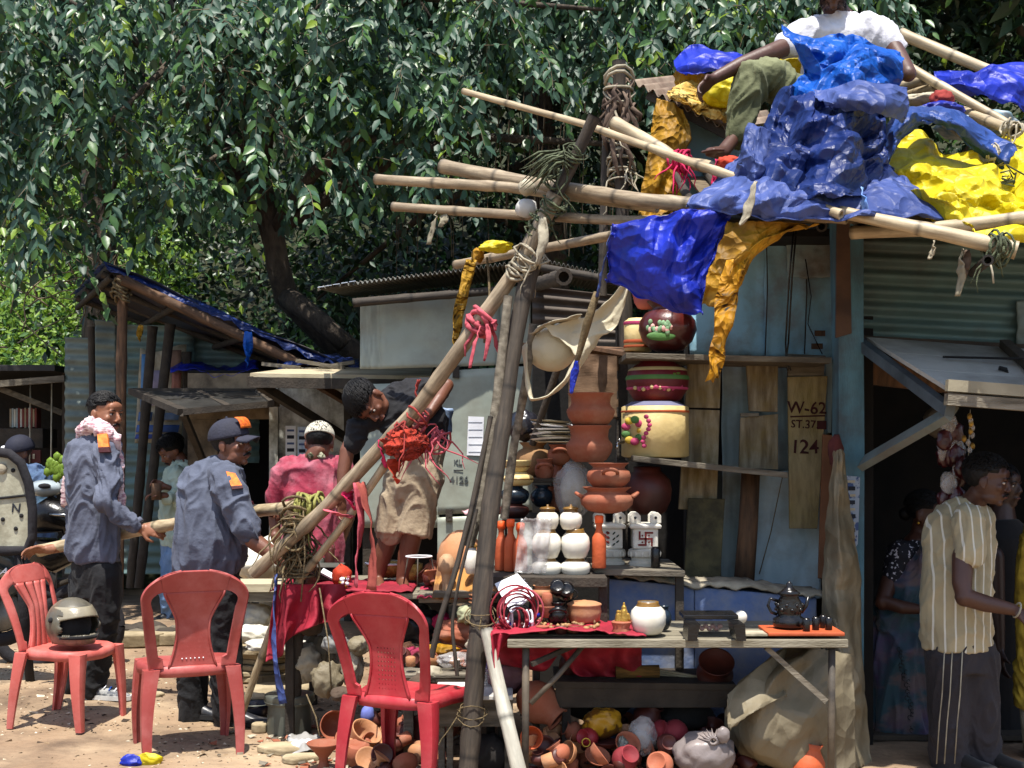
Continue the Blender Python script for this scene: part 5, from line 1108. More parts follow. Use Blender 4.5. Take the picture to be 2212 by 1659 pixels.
chair('bright red plastic chair with hourglass perforated back beside the white pole', gp(884, 5.86), math.radians(-25), ch_red, 'holes', 1.0)
chair('brick red plastic chair standing directly behind the man with the dark cap', gp(404, 6.6), math.radians(22), ch_dark, 'plain', 1.03)
chair('faded salmon red plastic chair with slatted back and a helmet on its seat', gp(152, 7.12), math.radians(-104), ch_salmon, 'slats', .96)
# helmet
hm = M('helmet_dusty', '#5a5548', '#403d36', sc=5, rough=.4, bump=.08, dirt=('#8a8270', .7), ds=6, coat=.2, var=0)
t = thing('helmet', 'dusty grey full-face motorcycle helmet lying on the salmon chair seat', 'helmet', gp(156, 7.08, .424))
hf = Vector((.75, -.66, 0)).normalized(); hs = Vector((.66, .75, 0)).normalized(); R = Matrix((hs, hf, Vector((0, 0, 1)))).transposed(); c = WL[t.name] + Vector((0, 0, .13))
V, Fc = ICO[5]; keep = []; g = G(); o = []
for p in V:
    q = Vector((p.x * .128, p.y * .15, p.z * .135)); 
    if q.z < -.08: q.z = -.08 - (q.z + .08) * .35 - .02; q.y *= 1.02
    if q.y > .06 and q.z < 0: q.y += .018
    o.append(q)
fcs = []
for f in Fc:
    m = sum((o[i] for i in f), Vector()) / 3
    if m.y > .045 and -.052 < m.z < .05 + .01 * (m.y > .1) and abs(m.x) < .112: continue
    if m.z < -.118 : continue
    fcs.append(f)
g.add([c + R @ q for q in o], fcs); g.obj('shell', hm, t, solid=.012)
G().blob(c + Vector((0, 0, -.01)), (.1, .11, .1), 3).obj('lining', black, t)
def hv(i, j):
    z = .048 + .05 * j; kk = math.sqrt(max(.05, 1 - (z / .138) ** 2)) * 1.05; a_ = (i - .5) * 3.3; return c + R @ Vector((math.sin(a_) * .131 * kk, math.cos(a_) * .155 * kk, z - .05 * abs(i - .5) ** 2 * 4 * (1 - j)))
g = G().sheet(hv, 24, 8); g.obj('visor', M('visor_tan', '#8c8470', '#6f6856', sc=6, rough=.3, coat=.3, var=0), t, solid=.004)
for sg in (1, -1): G().blob(c + R @ Vector((sg * .132, .01, .03)), (.016, .016, .016), 2).obj('visor_screw', black, t)
G().sheet(lambda i, j: c + R @ Vector((math.sin((i - .5) * 2.4) * .118, math.cos((i - .5) * 2.4) * .172 - .004, -.052 - j * .02)), 20, 3).obj('chin_trim', black, t, solid=.006)
# ================================================================ scooters and the worn three-wheeler panel at far left
sp = M('scooter_grey', '#37434a', '#2c363c', sc=3, rough=.3, bump=.02, coat=.3, dirt=('#6e6a60', .4), var=0); tyre = M('tyre', '#17161a', '#222024', rough=.9, bump=.3); chrome = M('chrome', '#a8a8a8', metal=1, rough=.2, bump=0)
D = 8.2; t = thing('scooter', 'dark grey scooter cut by the left edge behind the salmon chair', 'scooter', gp(-40, D)); Q = lambda u, v, dd=0: P(u, v, D + dd)
g = G(); g.tube([Q(-140, 1180), Q(-60, 1165), Q(0, 1195), Q(48, 1232), Q(58, 1262), Q(20, 1268), Q(-60, 1262), Q(-140, 1270)], [.1, .13, .12, .08, .04, .08, .13, .14], 14, flat=.9); g.obj('body', sp, t)
G().tube([Q(-120, 1232, -.1), Q(-20, 1228, -.13), Q(60, 1268, -.12), Q(66, 1276, -.12)], [.02, .026, .02, .008], 8).obj('trim', M('scooter_trim', '#8d8266', rough=.35), t)
text('Activa', 'lettering', paper, Q(28, 1238, -.155), .062, t, rot=(math.pi / 2, .15, 0), shear=.3, ext=.006)
g = G(); c = Q(2, 1318, .02); g.tube([c + Vector((math.cos(a) * .185, 0, math.sin(a) * .185)) for a in [i * math.pi / 12 for i in range(25)]], .045, 8, cap=False); w = g.obj('wheel', tyre, t)
G().lathe([(.0, -.02), (.13, -.02), (.14, 0), (.13, .02), (0, .02)], c, 20, Matrix.Rotation(math.pi / 2, 3, 'X')).obj('rim', metal_zn, w)
g = G().sheet(lambda i, j: c + Vector((math.cos(.3 + i * 2.3) * .25, (j - .5) * .16, math.sin(.3 + i * 2.3) * .25 + .01)), 14, 6); g.obj('mudguard', sp, t, solid=.01)
G().blob(Q(0, 1110, 0) - Vector((.25, 0, 0)), (.3, .13, .05), 3).obj('seat', black, t)
D = 8.9; Q = lambda u, v, dd=0: P(u, v, D + dd)
t = thing('motorcycle', 'dark motorcycle with silver tank and oval mirror parked behind the worn panel', 'motorcycle', gp(110, D))
G().blob(Q(98, 1055), (.12, .1, .06), 3).obj('tank', M('tank_silver', '#9aa4a6', '#7f888c', rough=.25, coat=.4, var=0), t)
G().blob(Q(96, 1050, -.09), (.045, .02, .02), 2).obj('tank_badge', black, t)
G().tube([Q(60, 1130), Q(110, 1110), Q(160, 1130), Q(168, 1190), Q(120, 1200), Q(60, 1190)], [.08, .13, .1, .07, .12, .1], 12).obj('body', black_c, t)
g = G().tube([Q(118, 1040), Q(134, 1065), Q(160, 1085)], .012, 6); g.tube([Q(150, 1078), Q(134, 1055), Q(143, 1042)], .008, 6); g.obj('handlebar', black_c, t)
G().lathe([(0, -.012), (.04, -.012), (.046, 0), (.03, .01), (0, .012)], Q(144, 1032), 16, Matrix.Rotation(1.3, 3, 'X') @ Matrix.Rotation(.3, 3, 'Y'), sq=1.7).obj('mirror', chrome, t)
G().tube([Q(108, 1111, -.12), Q(140, 1113, -.13), Q(160, 1128, -.12), Q(166, 1140, -.1)], .012, 6).obj('crash_bar', chrome, t)
for u in (70, 175):
    c = Vector((X(u, D), D, .3)); g = G().tube([c + Vector((math.cos(a) * .26, 0, math.sin(a) * .26)) for a in [i * math.pi / 12 for i in range(25)]], .045, 8, cap=False); g.obj('wheel', tyre, t)
G().tube([Q(172, 1190), Q(180, 1240), Q(182, 1262)], .03, 8).obj('fork', chrome, t)
D = 8.0; Q = lambda u, v, dd=0: P(u, v, D + dd)
t = thing('vehicle_panel', 'worn cream vehicle panel in a thick black rubber rim at the left edge', 'vehicle panel', gp(-20, D))
out = [(-90, 980), (-30, 973), (20, 980), (45, 1000), (62, 1045), (70, 1100), (70, 1160), (58, 1188), (30, 1190), (-90, 1190)]
G().slab([Q(u, v) for u, v in out], .03, Vector((0, -1, 0))).obj('panel', M('panel_cream', '#a7a48f', '#8f8c78', sc=5, rough=.5, dirt=('#5f5440', .6), ds=9, var=0), t, smooth=False)
G().tube([Q(u, v, -.01) for u, v in out], .03, 8).obj('rubber_rim', tyre, t); G().tube([Q(-60, 1082, -.004), Q(20, 1074, -.004), Q(55, 1070, -.004), Q(64, 1084, -.004), Q(64, 1150, -.004)], .009, 6).obj('seam', black, t)
for (u, v) in ((28, 1016), (6, 1122), (46, 1114), (34, 1142)): G().blob(Q(u, v, -.003), (.014, .008, .014), 2).obj('bolt', black, t)
text('N', 'lettering', ink, Q(34, 1098, -.003), .075, t, shear=.1); G().blob(Q(3, 1012, -.005), (.035, .02, .035), 3).obj('lamp', rag_w, t)
G().tube([Vector((X(-60, D), D, .02)), Q(-60, 1190)], .05, 8).tube([Vector((X(40, D), D + .2, .02)), Q(40, 1188)], .03, 8).obj('frame_tube', tyre, t)
g = G()
for k in range(26):
    c = Q(118 + random.gauss(0, 8), 1010 + random.gauss(0, 9), .6); g.blob(c, (.03, .01, .035), 1)
tag(g.obj('leafy_weed', leaf_y, None, label='bright green leafy weed beside the motorcycle mirror', cat='weed'))
# ================================================================ clutter behind the uniformed men
D = 10.2; Q = lambda u, v, dd=0: P(u, v, D + dd)
t = thing('wooden_bench', 'pale plank bench behind the stout uniformed man', 'bench', Vector((X(560, 8.6), 8.6, 0)))
D = 8.6; G().slab([P(500, 1262, 8.3), P(640, 1262, 8.3), P(640, 1250, 9.0), P(500, 1250, 9.0)], .05, Vector((0, 0, 1))).obj('seat', M('bench_pale', '#b9ae92', '#9d9178', sc=5, rough=.8, st=(1, 6, 6)), t, smooth=False)
G().slab([P(500, 1278, 8.32), P(640, 1278, 8.32), P(640, 1300, 8.32), P(500, 1300, 8.32)], .03, Vector((0, -1, 0))).obj('apron', wood_grey, t, smooth=False)
for u in (510, 632):
    for dd in (8.35, 8.9): a = P(u, 1270, dd); G().bar(a, (a.x, a.y, 0), .05, .05).obj('leg', wood_grey, t, smooth=False)
sack = M('sack_white', '#d6d2c6', '#aaa696', sc=5, rough=.8, bump=.3, bs=20, dirt=('#7d7466', .35))
def bag(name, label, c, r, mat, amp=.22, sd=1, cat='sack', neck=None, group=None, sub=4, ns=2.2, parent=None):
    g = G(); g.blob(c, r, sub, amp, ns, sd, ridge=True)
    o = g.obj(name, mat, parent, label=label, cat=cat, group=group)
    if neck: pass
    return o
for (u, v, d, r, sd, lb) in ((552, 1336, 8.5, (.13, .12, .1), 1, 'crumpled white sack lying under the pale bench'), (590, 1322, 8.7, (.12, .12, .11), 2, 'smaller white sack leaning against the bench leg'), (545, 1370, 8.2, (.14, .1, .06), 3, 'flattened white cloth heap below the bench'), (600, 1395, 8.0, (.2, .14, .05), 4, 'grey flat bundle beside the hanging red cloth'), (560, 1215, 9.3, (.16, .16, .14), 5, 'white crumpled sheet piled behind the gripping hand'), (610, 1195, 9.3, (.2, .16, .16), 6, 'large dirty white sack behind the tied bamboo joint')):
    bag('sack', lb, P(u, v, d), r, sack, .3, sd)
for (pts, lb, m_) in (([(390, 1245, 10), (520, 1240, 10)], 'dark wooden counter behind the mint jacket', wood_dark),):
    t = thing('counter', lb, 'counter', P(450, 1330, 10.4)); boxpart(t, 'top', P(400, 1262, 10.3), P(560, 1254, 10.8), wood_grey); boxpart(t, 'front', P(405, 1300, 10.4), P(540, 1262, 10.45), wood_dark)
    for u in (408, 536): a = P(u, 1300, 10.42); G().bar(a, (a.x, a.y, 0), .06, .06).obj('leg', wood_dark, t, smooth=False)
# low stone kerb and slabs
stone_m = M('stone_slab', '#a8997c', '#857659', sc=5, rough=.95, bump=.5, bs=18, dirt=('#54483a', .5))
def stone(label, c, sx, sy, sz, rz, mat=None, group=None, n=9, sd=1):
    r_ = random.Random(sd); pts = []
    for i in range(n):
        a = 2 * math.pi * i / n; k = r_.uniform(.8, 1.12); pts.append(Vector((math.cos(a) * sx * k, math.sin(a) * sy * k, 0)))
    R = Matrix.Rotation(rz, 3, 'Z'); g = G().slab([Vector(c) + R @ p + Vector((0, 0, sz)) for p in pts], sz, Vector((0, 0, 1)))
    return g.obj('stone_slab', mat or stone_m, None, smooth=False, label=label, cat='stone', group=group, bevel=.008)
for k, (u, d, sx, sy, sz, rz, lb) in enumerate(((560, 7.6, .2, .16, .045, .3, 'pale stone slab lying left of the upturned pot'), (602, 7.9, .22, .2, .05, .1, 'broad cream slab behind the thin leaning stick'), (560, 8.3, .26, .15, .06, 0, 'flat weathered slab behind the broad cream slab'), (640, 8.0, .2, .14, .05, .5, 'cream slab half under the red cloth table'), (620, 6.5, .17, .11, .035, -.2, 'thin cream slab beside the footed clay dish'), (648, 6.32, .11, .07, .03, .5, 'small broken slab next to the front clay dish'), (270, 9.6, .3, .16, .09, .1, 'dark kerb stone behind the salmon chair'), (370, 9.7, .35, .14, .08, 0, 'long grey kerb stone under the jeans man'), (455, 8.6, .32, .1, .04, .2, 'flat slab in the sun behind the capped man'), (300, 7.7, .16, .08, .02, .1, 'thin flake of pale stone on the soil by the sneakers'), (560, 6.95, .05, .05, .05, 0, 'small brown stone beside the black shoe'), (552, 7.25, .07, .05, .06, .4, 'grey stone next to the blue-black bowl'))):
    stone(lb, gp(u, d), sx, sy, sz, rz, sd=k + 3)
for k in range(7):
    stone('%s slab in the pile of flat stones below the white sacks' % ('lowest', 'second lowest', 'third from the ground', 'middle', 'third from the top', 'second from the top', 'topmost')[k], Vector((X(572, 8.35) + U(-.03, .03), 8.35 + U(-.03, .03), .005 + k * .036)), .3 - .012 * k, .2, .033, .1 * k, sd=40 + k)
kb = thing('kerb', 'row of dark rubble stones along the edge of the yard', 'kerb', gp(300, 10.1))
for k in range(14): r_ = U(.05, .12); G().blob(gp(200 + k * 24, 10.0 + U(-.2, .2), r_ * .4), (r_ * 1.6, r_, r_ * .7), 2, .3, 2, k).obj('stone', wood_dark if k % 2 else M('kerb_stone', '#7a7160', '#564e42', rough=.95), kb, smooth=False)
# upturned aluminium pot, bowls, footed dishes
alu = M('aluminium_dull', '#6f7269', '#5a5d55', sc=4, rough=.45, bump=.05, metal=.55, dirt=('#3f3d35', .4), var=0)
t = thing('cooking_pot', 'big dull aluminium cooking pot standing upside down on the ground', 'pot', gp(625, 6.95)); b = WL[t.name]
G().lathe([(.118, 0), (.116, .1), (.112, .15), (.112, .152), (.128, .155), (.132, .165), (.132, .2), (.128, .205), (.118, .208), (.0, .209)][::1], b, 40).obj('vessel', alu, t, smooth='auto')
G().lathe([(.133, .164), (.136, .168), (.133, .172)], b, 40, cap=False).obj('rim', alu, t)
t = thing('basin', 'small blue-black enamel basin beside the upturned pot', 'basin', gp(552, 7.15)); G().lathe([(.04, 0), (.065, .01), (.085, .07), (.095, .072), (.093, .065), (.08, .02), (.0, .012)], WL[t.name] + Vector((0, 0, .03)), 28).obj('vessel', M('enamel_navy', '#141a30', '#0d1122', rough=.3, spec=.6), t); G().lathe([(.093, .101), (.098, .104), (.093, .107)], WL[t.name], 28, cap=False).obj('rim', alu, t)
# ================================================================ pottery
def prof(kind, h, r):
    K = {'matka': [(.35, 0), (.55, .04), (.85, .2), (1, .42), (.96, .6), (.75, .76), (.55, .82), (.54, .88), (.7, .97), (.72, 1), (.62, .985), (.48, .88)],
         'handi': [(.4, 0), (.72, .1), (.95, .32), (1, .52), (.93, .68), (.74, .78), (.72, .84), (.86, .96), (.92, 1), (.84, .985), (.66, .86), (.6, .78)],
         'stack': [(.6, 0), (.75, .06), (.93, .25), (1, .42), (.98, .5), (.84, .6), (.8, .7), (.84, .88), (.95, .97), (.96, 1), (.88, .99), (.76, .86)],
         'jar': [(.55, 0), (.72, .03), (.92, .2), (1, .45), (.97, .68), (.82, .82), (.66, .88), (.66, .99), (.6, 1), (.56, .93)],
         'squat': [(.6, 0), (.75, .05), (.96, .3), (1, .52), (.93, .72), (.72, .84), (.56, .9), (.56, 1), (.5, .99), (.48, .92)],
         'bottle': [(.9, 0), (.95, .02), (.95, .5), (.9, .62), (.62, .7), (.44, .76), (.42, .86), (.5, .88), (.52, .98), (.48, 1), (.3, .99)],
         'bowl': [(.4, 0), (.6, .06), (.85, .4), (.97, .9), (1, 1), (.93, .99), (.8, .5), (.5, .16), (0, .12)],
         'dish': [(.42, 0), (.4, .06), (.26, .3), (.28, .45), (.6, .7), (.9, .88), (1, .97), (.97, 1), (.86, .96), (.5, .8), (0, .76)],
         'dome': [(.5, 0), (.8, .1), (1, .36), (.97, .55), (.82, .76), (.5, .93), (.15, 1), (.0, 1.0)],
         'lampd': [(.5, 0), (.6, .05), (.5, .3), (.62, .55), (.7, .6), (1, .64), (1, .76), (.85, .9), (.4, .99), (0, 1)],
         'vase': [(.5, 0), (.8, .15), (1, .4), (.9, .62), (.6, .8), (.5, .88), (.62, 1), (.54, .98), (.4, .86)],
         'cyl': [(.9, 0), (1, .03), (1, .9), (.92, .93), (.75, .97), (.7, 1), (.6, .98)],
         'lidded': [(.7, 0), (.9, .1), (1, .5), (.95, .72), (.98, .76), (1.02, .8), (.98, .85), (.7, .93), (.2, .97), (.12, 1)]}[kind]
    return [(a * r, b * h) for a, b in K]
def pot(label, u, v0, v1, w, d, kind, mat, name='clay_pot', cat='pot', group='terracotta pots of the stall', R=None, handles=0, rim=None, bands=(), lid=None, fz=None, seg=32):
    c = P(u, v1, d); h = W(v1 - v0, d); r = W(w, d) / 2
    if fz is not None: c.z = fz
    t = thing(name, label, cat, c, group)
    pr = prof(kind, h, r); G().lathe(pr, c, seg, R, cap=True).obj('body', mat, t)
    def rad(z):
        for (a, b), (a2, b2) in zip(pr, pr[1:]):
            if b <= z <= b2 and b2 > b: return a + (a2 - a) * (z - b) / (b2 - b)
        return r
    for (s, wd, m) in bands:
        G().lathe([(rad((s - wd) * h) + .0015, (s - wd) * h), (rad(s * h) + .004, s * h), (rad((s + wd) * h) + .0015, (s + wd) * h)], c, seg, R, cap=False).obj('band', m, t)
    if rim: G().lathe([(rad(.86 * h) * 1.01, h * .86), (pr[-3][0] * 1.04, h * .95), (pr[-3][0] * 1.05, h * 1.005), (pr[-3][0] * .8, h * .99)], c, seg, R, cap=False).obj('rim', rim, t)
    for q in range(handles):
        a = -math.pi / 2 + (math.pi if q else 0) + (0 if handles == 1 else math.pi / 2 * .98); dr = Vector((math.cos(a), math.sin(a), 0)); sd = Vector((-dr.y, dr.x, 0)); z = h * .62
        pts = [c + dr * (rad(z) * .97 + .028 * math.sin(s)) + sd * (.035 * math.cos(s)) + Vector((0, 0, z + .018 * math.sin(s))) for s in [i * math.pi / 8 for i in range(9)]]
        G().tube(pts, .009, 7).obj('handle', mat, t)
    if lid: G().lathe([(r * .7, 0), (r * .74, h * .03), (r * .6, h * .1), (r * .2, h * .13), (r * .1, h * .15), (r * .12, h * .22), (0, h * .24)], c + Vector((0, 0, h)), seg).obj('lid', lid, t)
    return t
# tall stack of plain pots
pot('upper wide-mouthed terracotta pot on top of the tall pot stack', 1276, 849, 920, 104, 6.5, 'stack', terra)
pot('lower terracotta pot of the tall stack resting on the plastic-wrapped bundle', 1273, 919, 998, 100, 6.5, 'stack', terra)
pot('upper terracotta handi with a front loop handle above the wrapped bundle', 1315, 1000, 1056, 96, 6.25, 'handi', terra, handles=1)
pot('larger terracotta handi with two side handles on the jar shelf', 1311, 1052, 1108, 116, 6.25, 'handi', terra, handles=2)
pot('big dark maroon pot in the shade behind the handis', 1398, 1008, 1110, 106, 6.75, 'squat', terra_d)
pot('large tan round pot in shade under the black plastic bundle', 1152, 955, 1030, 84, 7.0, 'matka', M('clay_tan', '#8f6c46', '#75563a', sc=5, rough=.8))
pot('small terracotta bowl with ring handle under the paper stack', 1208, 960, 1004, 52, 6.8, 'handi', terra, handles=1)
pot('terracotta cup with ring handle left of the narrow pot column', 1176, 991, 1040, 42, 6.7, 'handi', terra, handles=1)
pot('narrow terracotta pot standing in the column behind the bundle', 1206, 1002, 1050, 34, 6.85, 'vase', terra)
pot('lower narrow terracotta pot tapering down behind the bundle', 1200, 1050, 1105, 52, 6.8, 'matka', terra)
cream_p = M('painted_cream', '#d3bd86', '#bfa76e', sc=6, rough=.5, dirt=('#8f7a4a', .3))
pot('upper cream painted pot with brown scrolls behind the dark pole', 1117, 994, 1021, 62, 6.6, 'bowl', cream_p, bands=((.5, .05, ceram_b),))
pot('lower cream painted pot with spiral pattern behind the dark pole', 1120, 1020, 1049, 66, 6.6, 'squat', cream_p, bands=((.5, .05, ceram_b),))
bluep = M('glaze_blue_black', '#1e2c38', '#151d26', sc=5, rough=.25)
pot('dark blue glazed pot on the back shelf beside the pole', 1112, 1050, 1088, 62, 6.6, 'squat', bluep)
pot('dark blue glazed pot with brown foot right of its twin', 1170, 1048, 1095, 50, 6.7, 'matka', bluep)
pot('dark clay pot low on the back shelf above the bottles', 1110, 1087, 1118, 66, 6.6, 'squat', terra_d)
# shelf the back pots stand on
t = thing('back_shelf', 'rough dark plank shelf holding the pots behind the dark pole', 'shelf', Vector((X(1150, 6.8), 6.8, 0)))
boxpart(t, 'plank', (X(1085, 6.6), 6.4, Z(1123, 6.6)), (X(1225, 6.8), 7.1, Z(1118, 6.6)), wood_dark); boxpart(t, 'plank', (X(1140, 7), 6.65, Z(1041, 6.8)), (X(1240, 7), 7.2, Z(1030, 7)), wood_dark)
for u in (1090, 1222): boxpart(t, 'leg', (X(u, 6.9), 6.9, 0), (X(u + 6, 6.9), 6.95, Z(1030, 7)), wood_dark)
# jars of white ceramic
for (u, v0, v1, w, lb, rimz) in ((1181, 1206, 1246, 65, 'bottom left', 0), (1243, 1206, 1246, 65, 'bottom right', 0), (1181, 1142, 1200, 63, 'middle left', 1), (1243, 1142, 1200, 63, 'middle right', 1), (1183, 1100, 1138, 49, 'top left', 1), (1233, 1100, 1138, 49, 'top right', 1)):
    d = 6.2; t = pot('white glazed jar, %s of the six stacked beside the orange bottle' % lb, u, v0, v1 + (6 if rimz else 0), w, d, 'squat', ceram, name='ceramic_jar', cat='jar', group='white glazed jars stacked two by two', rim=ceram_b, lid=ceram_b if (v0 < 1110) else None)
for (u, lb) in ((1181, 'left'), (1243, 'right')):
    c = P(u, 1204, 6.2); G().lathe([(.04, 0), (.052, .003), (.052, .012), (.04, .014)], c, 24).obj('jar_lid', ceram_b, None, label='brown glazed lid between the lower and middle jars of the %s stack' % lb, cat='lid')
# temple-shaped pots with red marks
tw = M('pot_white_matt', '#d2cec2', '#bcb7a8', sc=5, rough=.6, dirt=('#8f8a7c', .35), var=.03)
def tulsi(label, u, d, mark):
    c = P(u, 1226, d); t = thing('planter', label, 'planter', c, 'white temple-shaped planters'); s = W(1, d)
    G().lathe([(30 * s, 0), (34 * s, 2 * s), (34 * s, 12 * s), (28 * s, 16 * s), (28 * s, 22 * s), (33 * s, 26 * s), (34 * s, 38 * s), (28 * s, 42 * s)], c, 32).obj('base', tw, t, smooth='auto')
    for k in range(14): a = k * 2 * math.pi / 14; G().blob(c + Vector((math.cos(a) * 33 * s, math.sin(a) * 33 * s, 30 * s)), (3.4 * s, 3.4 * s, 7 * s), 2).obj('petal', tw, t)
    g = G(); b0 = c + Vector((0, 0, 42 * s)); g.box(b0 + Vector((0, 0, 22 * s)), (54 * s, 54 * s, 44 * s)); g.obj('body', tw, t, smooth=False, bevel=.008)
    g = G(); g.lathe([(28 * s, 0), (46 * s, 2 * s), (48 * s, 8 * s), (42 * s, 12 * s), (36 * s, 13 * s)], c + Vector((0, 0, 84 * s)), 4, Matrix.Rotation(math.pi / 4, 3, 'Z')); g.obj('cornice', tw, t, smooth=False, bevel=.003)
    for sx in (-1, 1):
        for sy in (-1, 1):
            q = c + Vector((sx * 22 * s, sy * 22 * s, 97 * s)); pts = [q + Vector((-12 * s, 0, 0)), q + Vector((12 * s, 0, 0)), q + Vector((12 * s, 0, 16 * s)), q + Vector((5 * s, 0, 23 * s)), q + Vector((-5 * s, 0, 23 * s)), q + Vector((-12 * s, 0, 16 * s))]
            f = G().slab(pts, 5 * s, Vector((0, -1, 0))).obj('finial', tw, t, smooth=False, bevel=.003); G().blob(q + Vector((0, -3 * s if 1 else 0, 12 * s)), (3.2 * s, 2.5 * s, 3.2 * s), 2).obj('hole', ink, f)  # solid dark dots: shade inside the finial holes put into colour
    fr = b0 + Vector((0, -27.6 * s, 22 * s)); red = M('mark_red', '#6e1d18', '#571510', rough=.7)
    def mk(x, z, w, h, nm='painted_mark', m=None): G().box(fr + Vector((x * s, -.6 * s, z * s)), (w * s, 1.2 * s, h * s)).obj(nm, m or red, t, smooth=False)
    if mark == 'cross':
        for (x, z, w, h) in ((0, 0, 30, 4), (0, 0, 4, 30), (9, 13, 14, 4), (-9, -13, 14, 4), (-13, 9, 4, 14), (13, -9, 4, 14)): mk(x, z, w, h)
        for x in (-7, 7):
            for z in (-7, 7): G().blob(fr + Vector((x * s, -.8 * s, z * s)), (2 * s, 1 * s, 2 * s), 2).obj('painted_dot', red, t)
    else:
        for k in range(6): G().blob(fr + Vector(((-12 + (k % 2) * 7) * s, -.8 * s, (-12 + k * 5) * s)), (4.4 * s, 1 * s, 3 * s), 2, R=Matrix.Rotation(.6, 3, 'Y')).obj('painted_petal', red, t)
        for k in range(5): G().blob(fr + Vector(((8 + (k % 2) * 8) * s, -.8 * s, (-12 + k * 6) * s)), (4.4 * s, 1 * s, 1.6 * s), 2, R=Matrix.Rotation(-.8, 3, 'Y')).obj('painted_leaf', leaf_d, t)
    return t
tulsi('white temple-shaped planter painted with a red hooked cross and dots', 1392, 6.5, 'cross')
tulsi('white temple-shaped planter painted with red and green leaves behind the orange bottle', 1316, 6.55, 'leaf')
pot('small black cylinder standing before the crossed white planter', 1416, 1181, 1226, 20, 6.35, 'cyl', black_c, name='canister', cat='canister', group='')
orb = M('bottle_clay_orange', '#b8552c', '#9c4524', sc=4, rough=.65); orc = M('cap_orange', '#e2571f', '#c9481a', rough=.5)
def bottle(label, u, v0, v1, w, d):
    t = pot(label, u, v0 + 12, v1, w, d, 'bottle', orb, name='clay_bottle', cat='bottle', group='orange clay water bottles'); c = P(u, v0 + 16, d)
    G().lathe([(W(w * .27, d), -.012), (W(w * .3, d), -.01), (W(w * .3, d), .02), (W(w * .2, d), .024)], c, 20).obj('cap', orc, t); return t
bottle('single orange clay bottle between the white jars and the leaf planter', 1294, 1108, 1227, 32, 6.2)
bottle('orange clay bottle nearest the dark pole', 1083, 1120, 1232, 30, 6.3); bottle('orange clay bottle in the middle of the three', 1103, 1116, 1234, 30, 6.25); bottle('orange clay bottle half covered by clear plastic', 1124, 1124, 1234, 32, 6.2)
def shelf(label, u0, u1, va, vb, d0, d1, mat, th=.035, legs=(), slope=0, name='shelf', cat='shelf'):
    t = thing(name, label, cat, Vector((X((u0 + u1) / 2, d0), d0, 0))); za, zb = Z(va, d0), Z(vb, d0)
    g = G().slab([(X(u0, d0), d0, za), (X(u1, d0), d0, zb), (X(u1, d0), d1, zb), (X(u0, d0), d1, za)], th, Vector((0, 0, 1))); g.obj('plank', mat, t, smooth=False, bevel=.003)
    for u in legs: boxpart(t, 'leg', (X(u, d0), d0 + .04, 0), (X(u, d0) + .04, d0 + .08, min(za, zb) - th), wood_dark)
    return t
shelf('dark plank shelf carrying the white jars and clay bottles', 1062, 1312, 1246, 1248, 6.02, 6.6, wood_dark, .045, (1075, 1295))
shelf('rough plank shelf under the white planters', 1284, 1480, 1229, 1233, 6.25, 6.9, wood_grey, .03, (1300, 1462))
shelf('upper plank shelf under the cactus-painted pot', 1352, 1795, 762, 772, 6.55, 7.0, wood_grey, .03)
shelf('sloping middle plank shelf under the cream pot with a tap', 1368, 1702, 984, 1020, 6.5, 6.95, wood_grey, .03)
# painted pots on the upper shelves
t = pot('cream water pot with painted flower and a small tap on the middle shelf', 1415, 868, 988, 146, 6.72, 'cyl', cream_p, name='water_pot', cat='water pot', bands=((.82, .02, M('band_orange', '#b3552a')), (.96, .04, M('band_blue_grey', '#6b6c86')),))
s = W(1, 6.72); c = P(1368, 930, 6.72 - .12)
pk_m = M('paint_pink', '#b8406a'); yl_m = M('paint_yellow', '#c9a83a'); gr_m = M('paint_green', '#4e7a3e')
for k in range(9): a = k * .7; G().blob(P(1368 + math.cos(a) * 17, 930 + math.sin(a) * 24, 6.56 + abs(math.cos(a)) * .02), (.024, .012, .02), 2).obj('painted_petal', (yl_m, gr_m, pk_m)[k % 3], t)
for k in range(8): G().blob(P(1396 + math.sin(k * .8) * 7, 900 + k * 9, 6.515), (.013, .008, .012), 2).obj('painted_petal', pk_m, t)
G().tube([P(1347, 955, 6.6), P(1334, 957, 6.55), P(1332, 968, 6.53)], .008, 8).tube([P(1338, 948, 6.55), P(1338, 956, 6.55)], .006, 6).obj('tap', chrome, t)
t = pot('round maroon pot with green and pink relief bands above the cream water pot', 1420, 775, 868, 136, 6.75, 'squat', M('paint_maroon', '#6e1c24', '#541319', rough=.5), name='painted_pot', cat='painted pot', bands=((.3, .03, pk_m), (.55, .05, gr_m), (.75, .04, cream_p)))
for k in range(12): G().blob(P(1372 + k * 9, 838 + 3 * math.sin(k), 6.75 - .155 + .0016 * (k - 5.5) ** 2), (.011, .007, .011), 2).obj('relief_ring', pk_m if k % 2 else cream_p, t)
for k in range(10): G().blob(P(1384 + k * 9, 808 + 3 * math.sin(k * 2), 6.75 - .15 + .0016 * (k - 5.5) ** 2), (.012, .006, .006), 2).obj('relief_leaf', leaf_h, t)
t = pot('dark red pot painted with a green cactus garden on the top shelf', 1442, 650, 760, 126, 6.75, 'matka', M('paint_dark_red', '#4e1712', '#3a100d', rough=.35, coat=.3), name='painted_pot', cat='painted pot')
r_ = random.Random(6)
for k in range(22):
    u, v = 1400 + r_.random() * 52, 690 + r_.random() * 28; dx = (u - 1442) / 63; dy = (v - 714) / 60
    G().blob(P(u, v, 6.75 - .148 * math.sqrt(max(.05, 1 - dx * dx - dy * dy * .5))), (.012, .006, .016), 2).obj('painted_cactus', M('paint_cactus', '#7fa07a', '#5f8562') if k % 4 else M('paint_blossom', '#d9a7a0'), t)
G().blob(P(1428, 726, 6.615), (.075, .012, .024), 3).obj('painted_ground', gr_m, t)
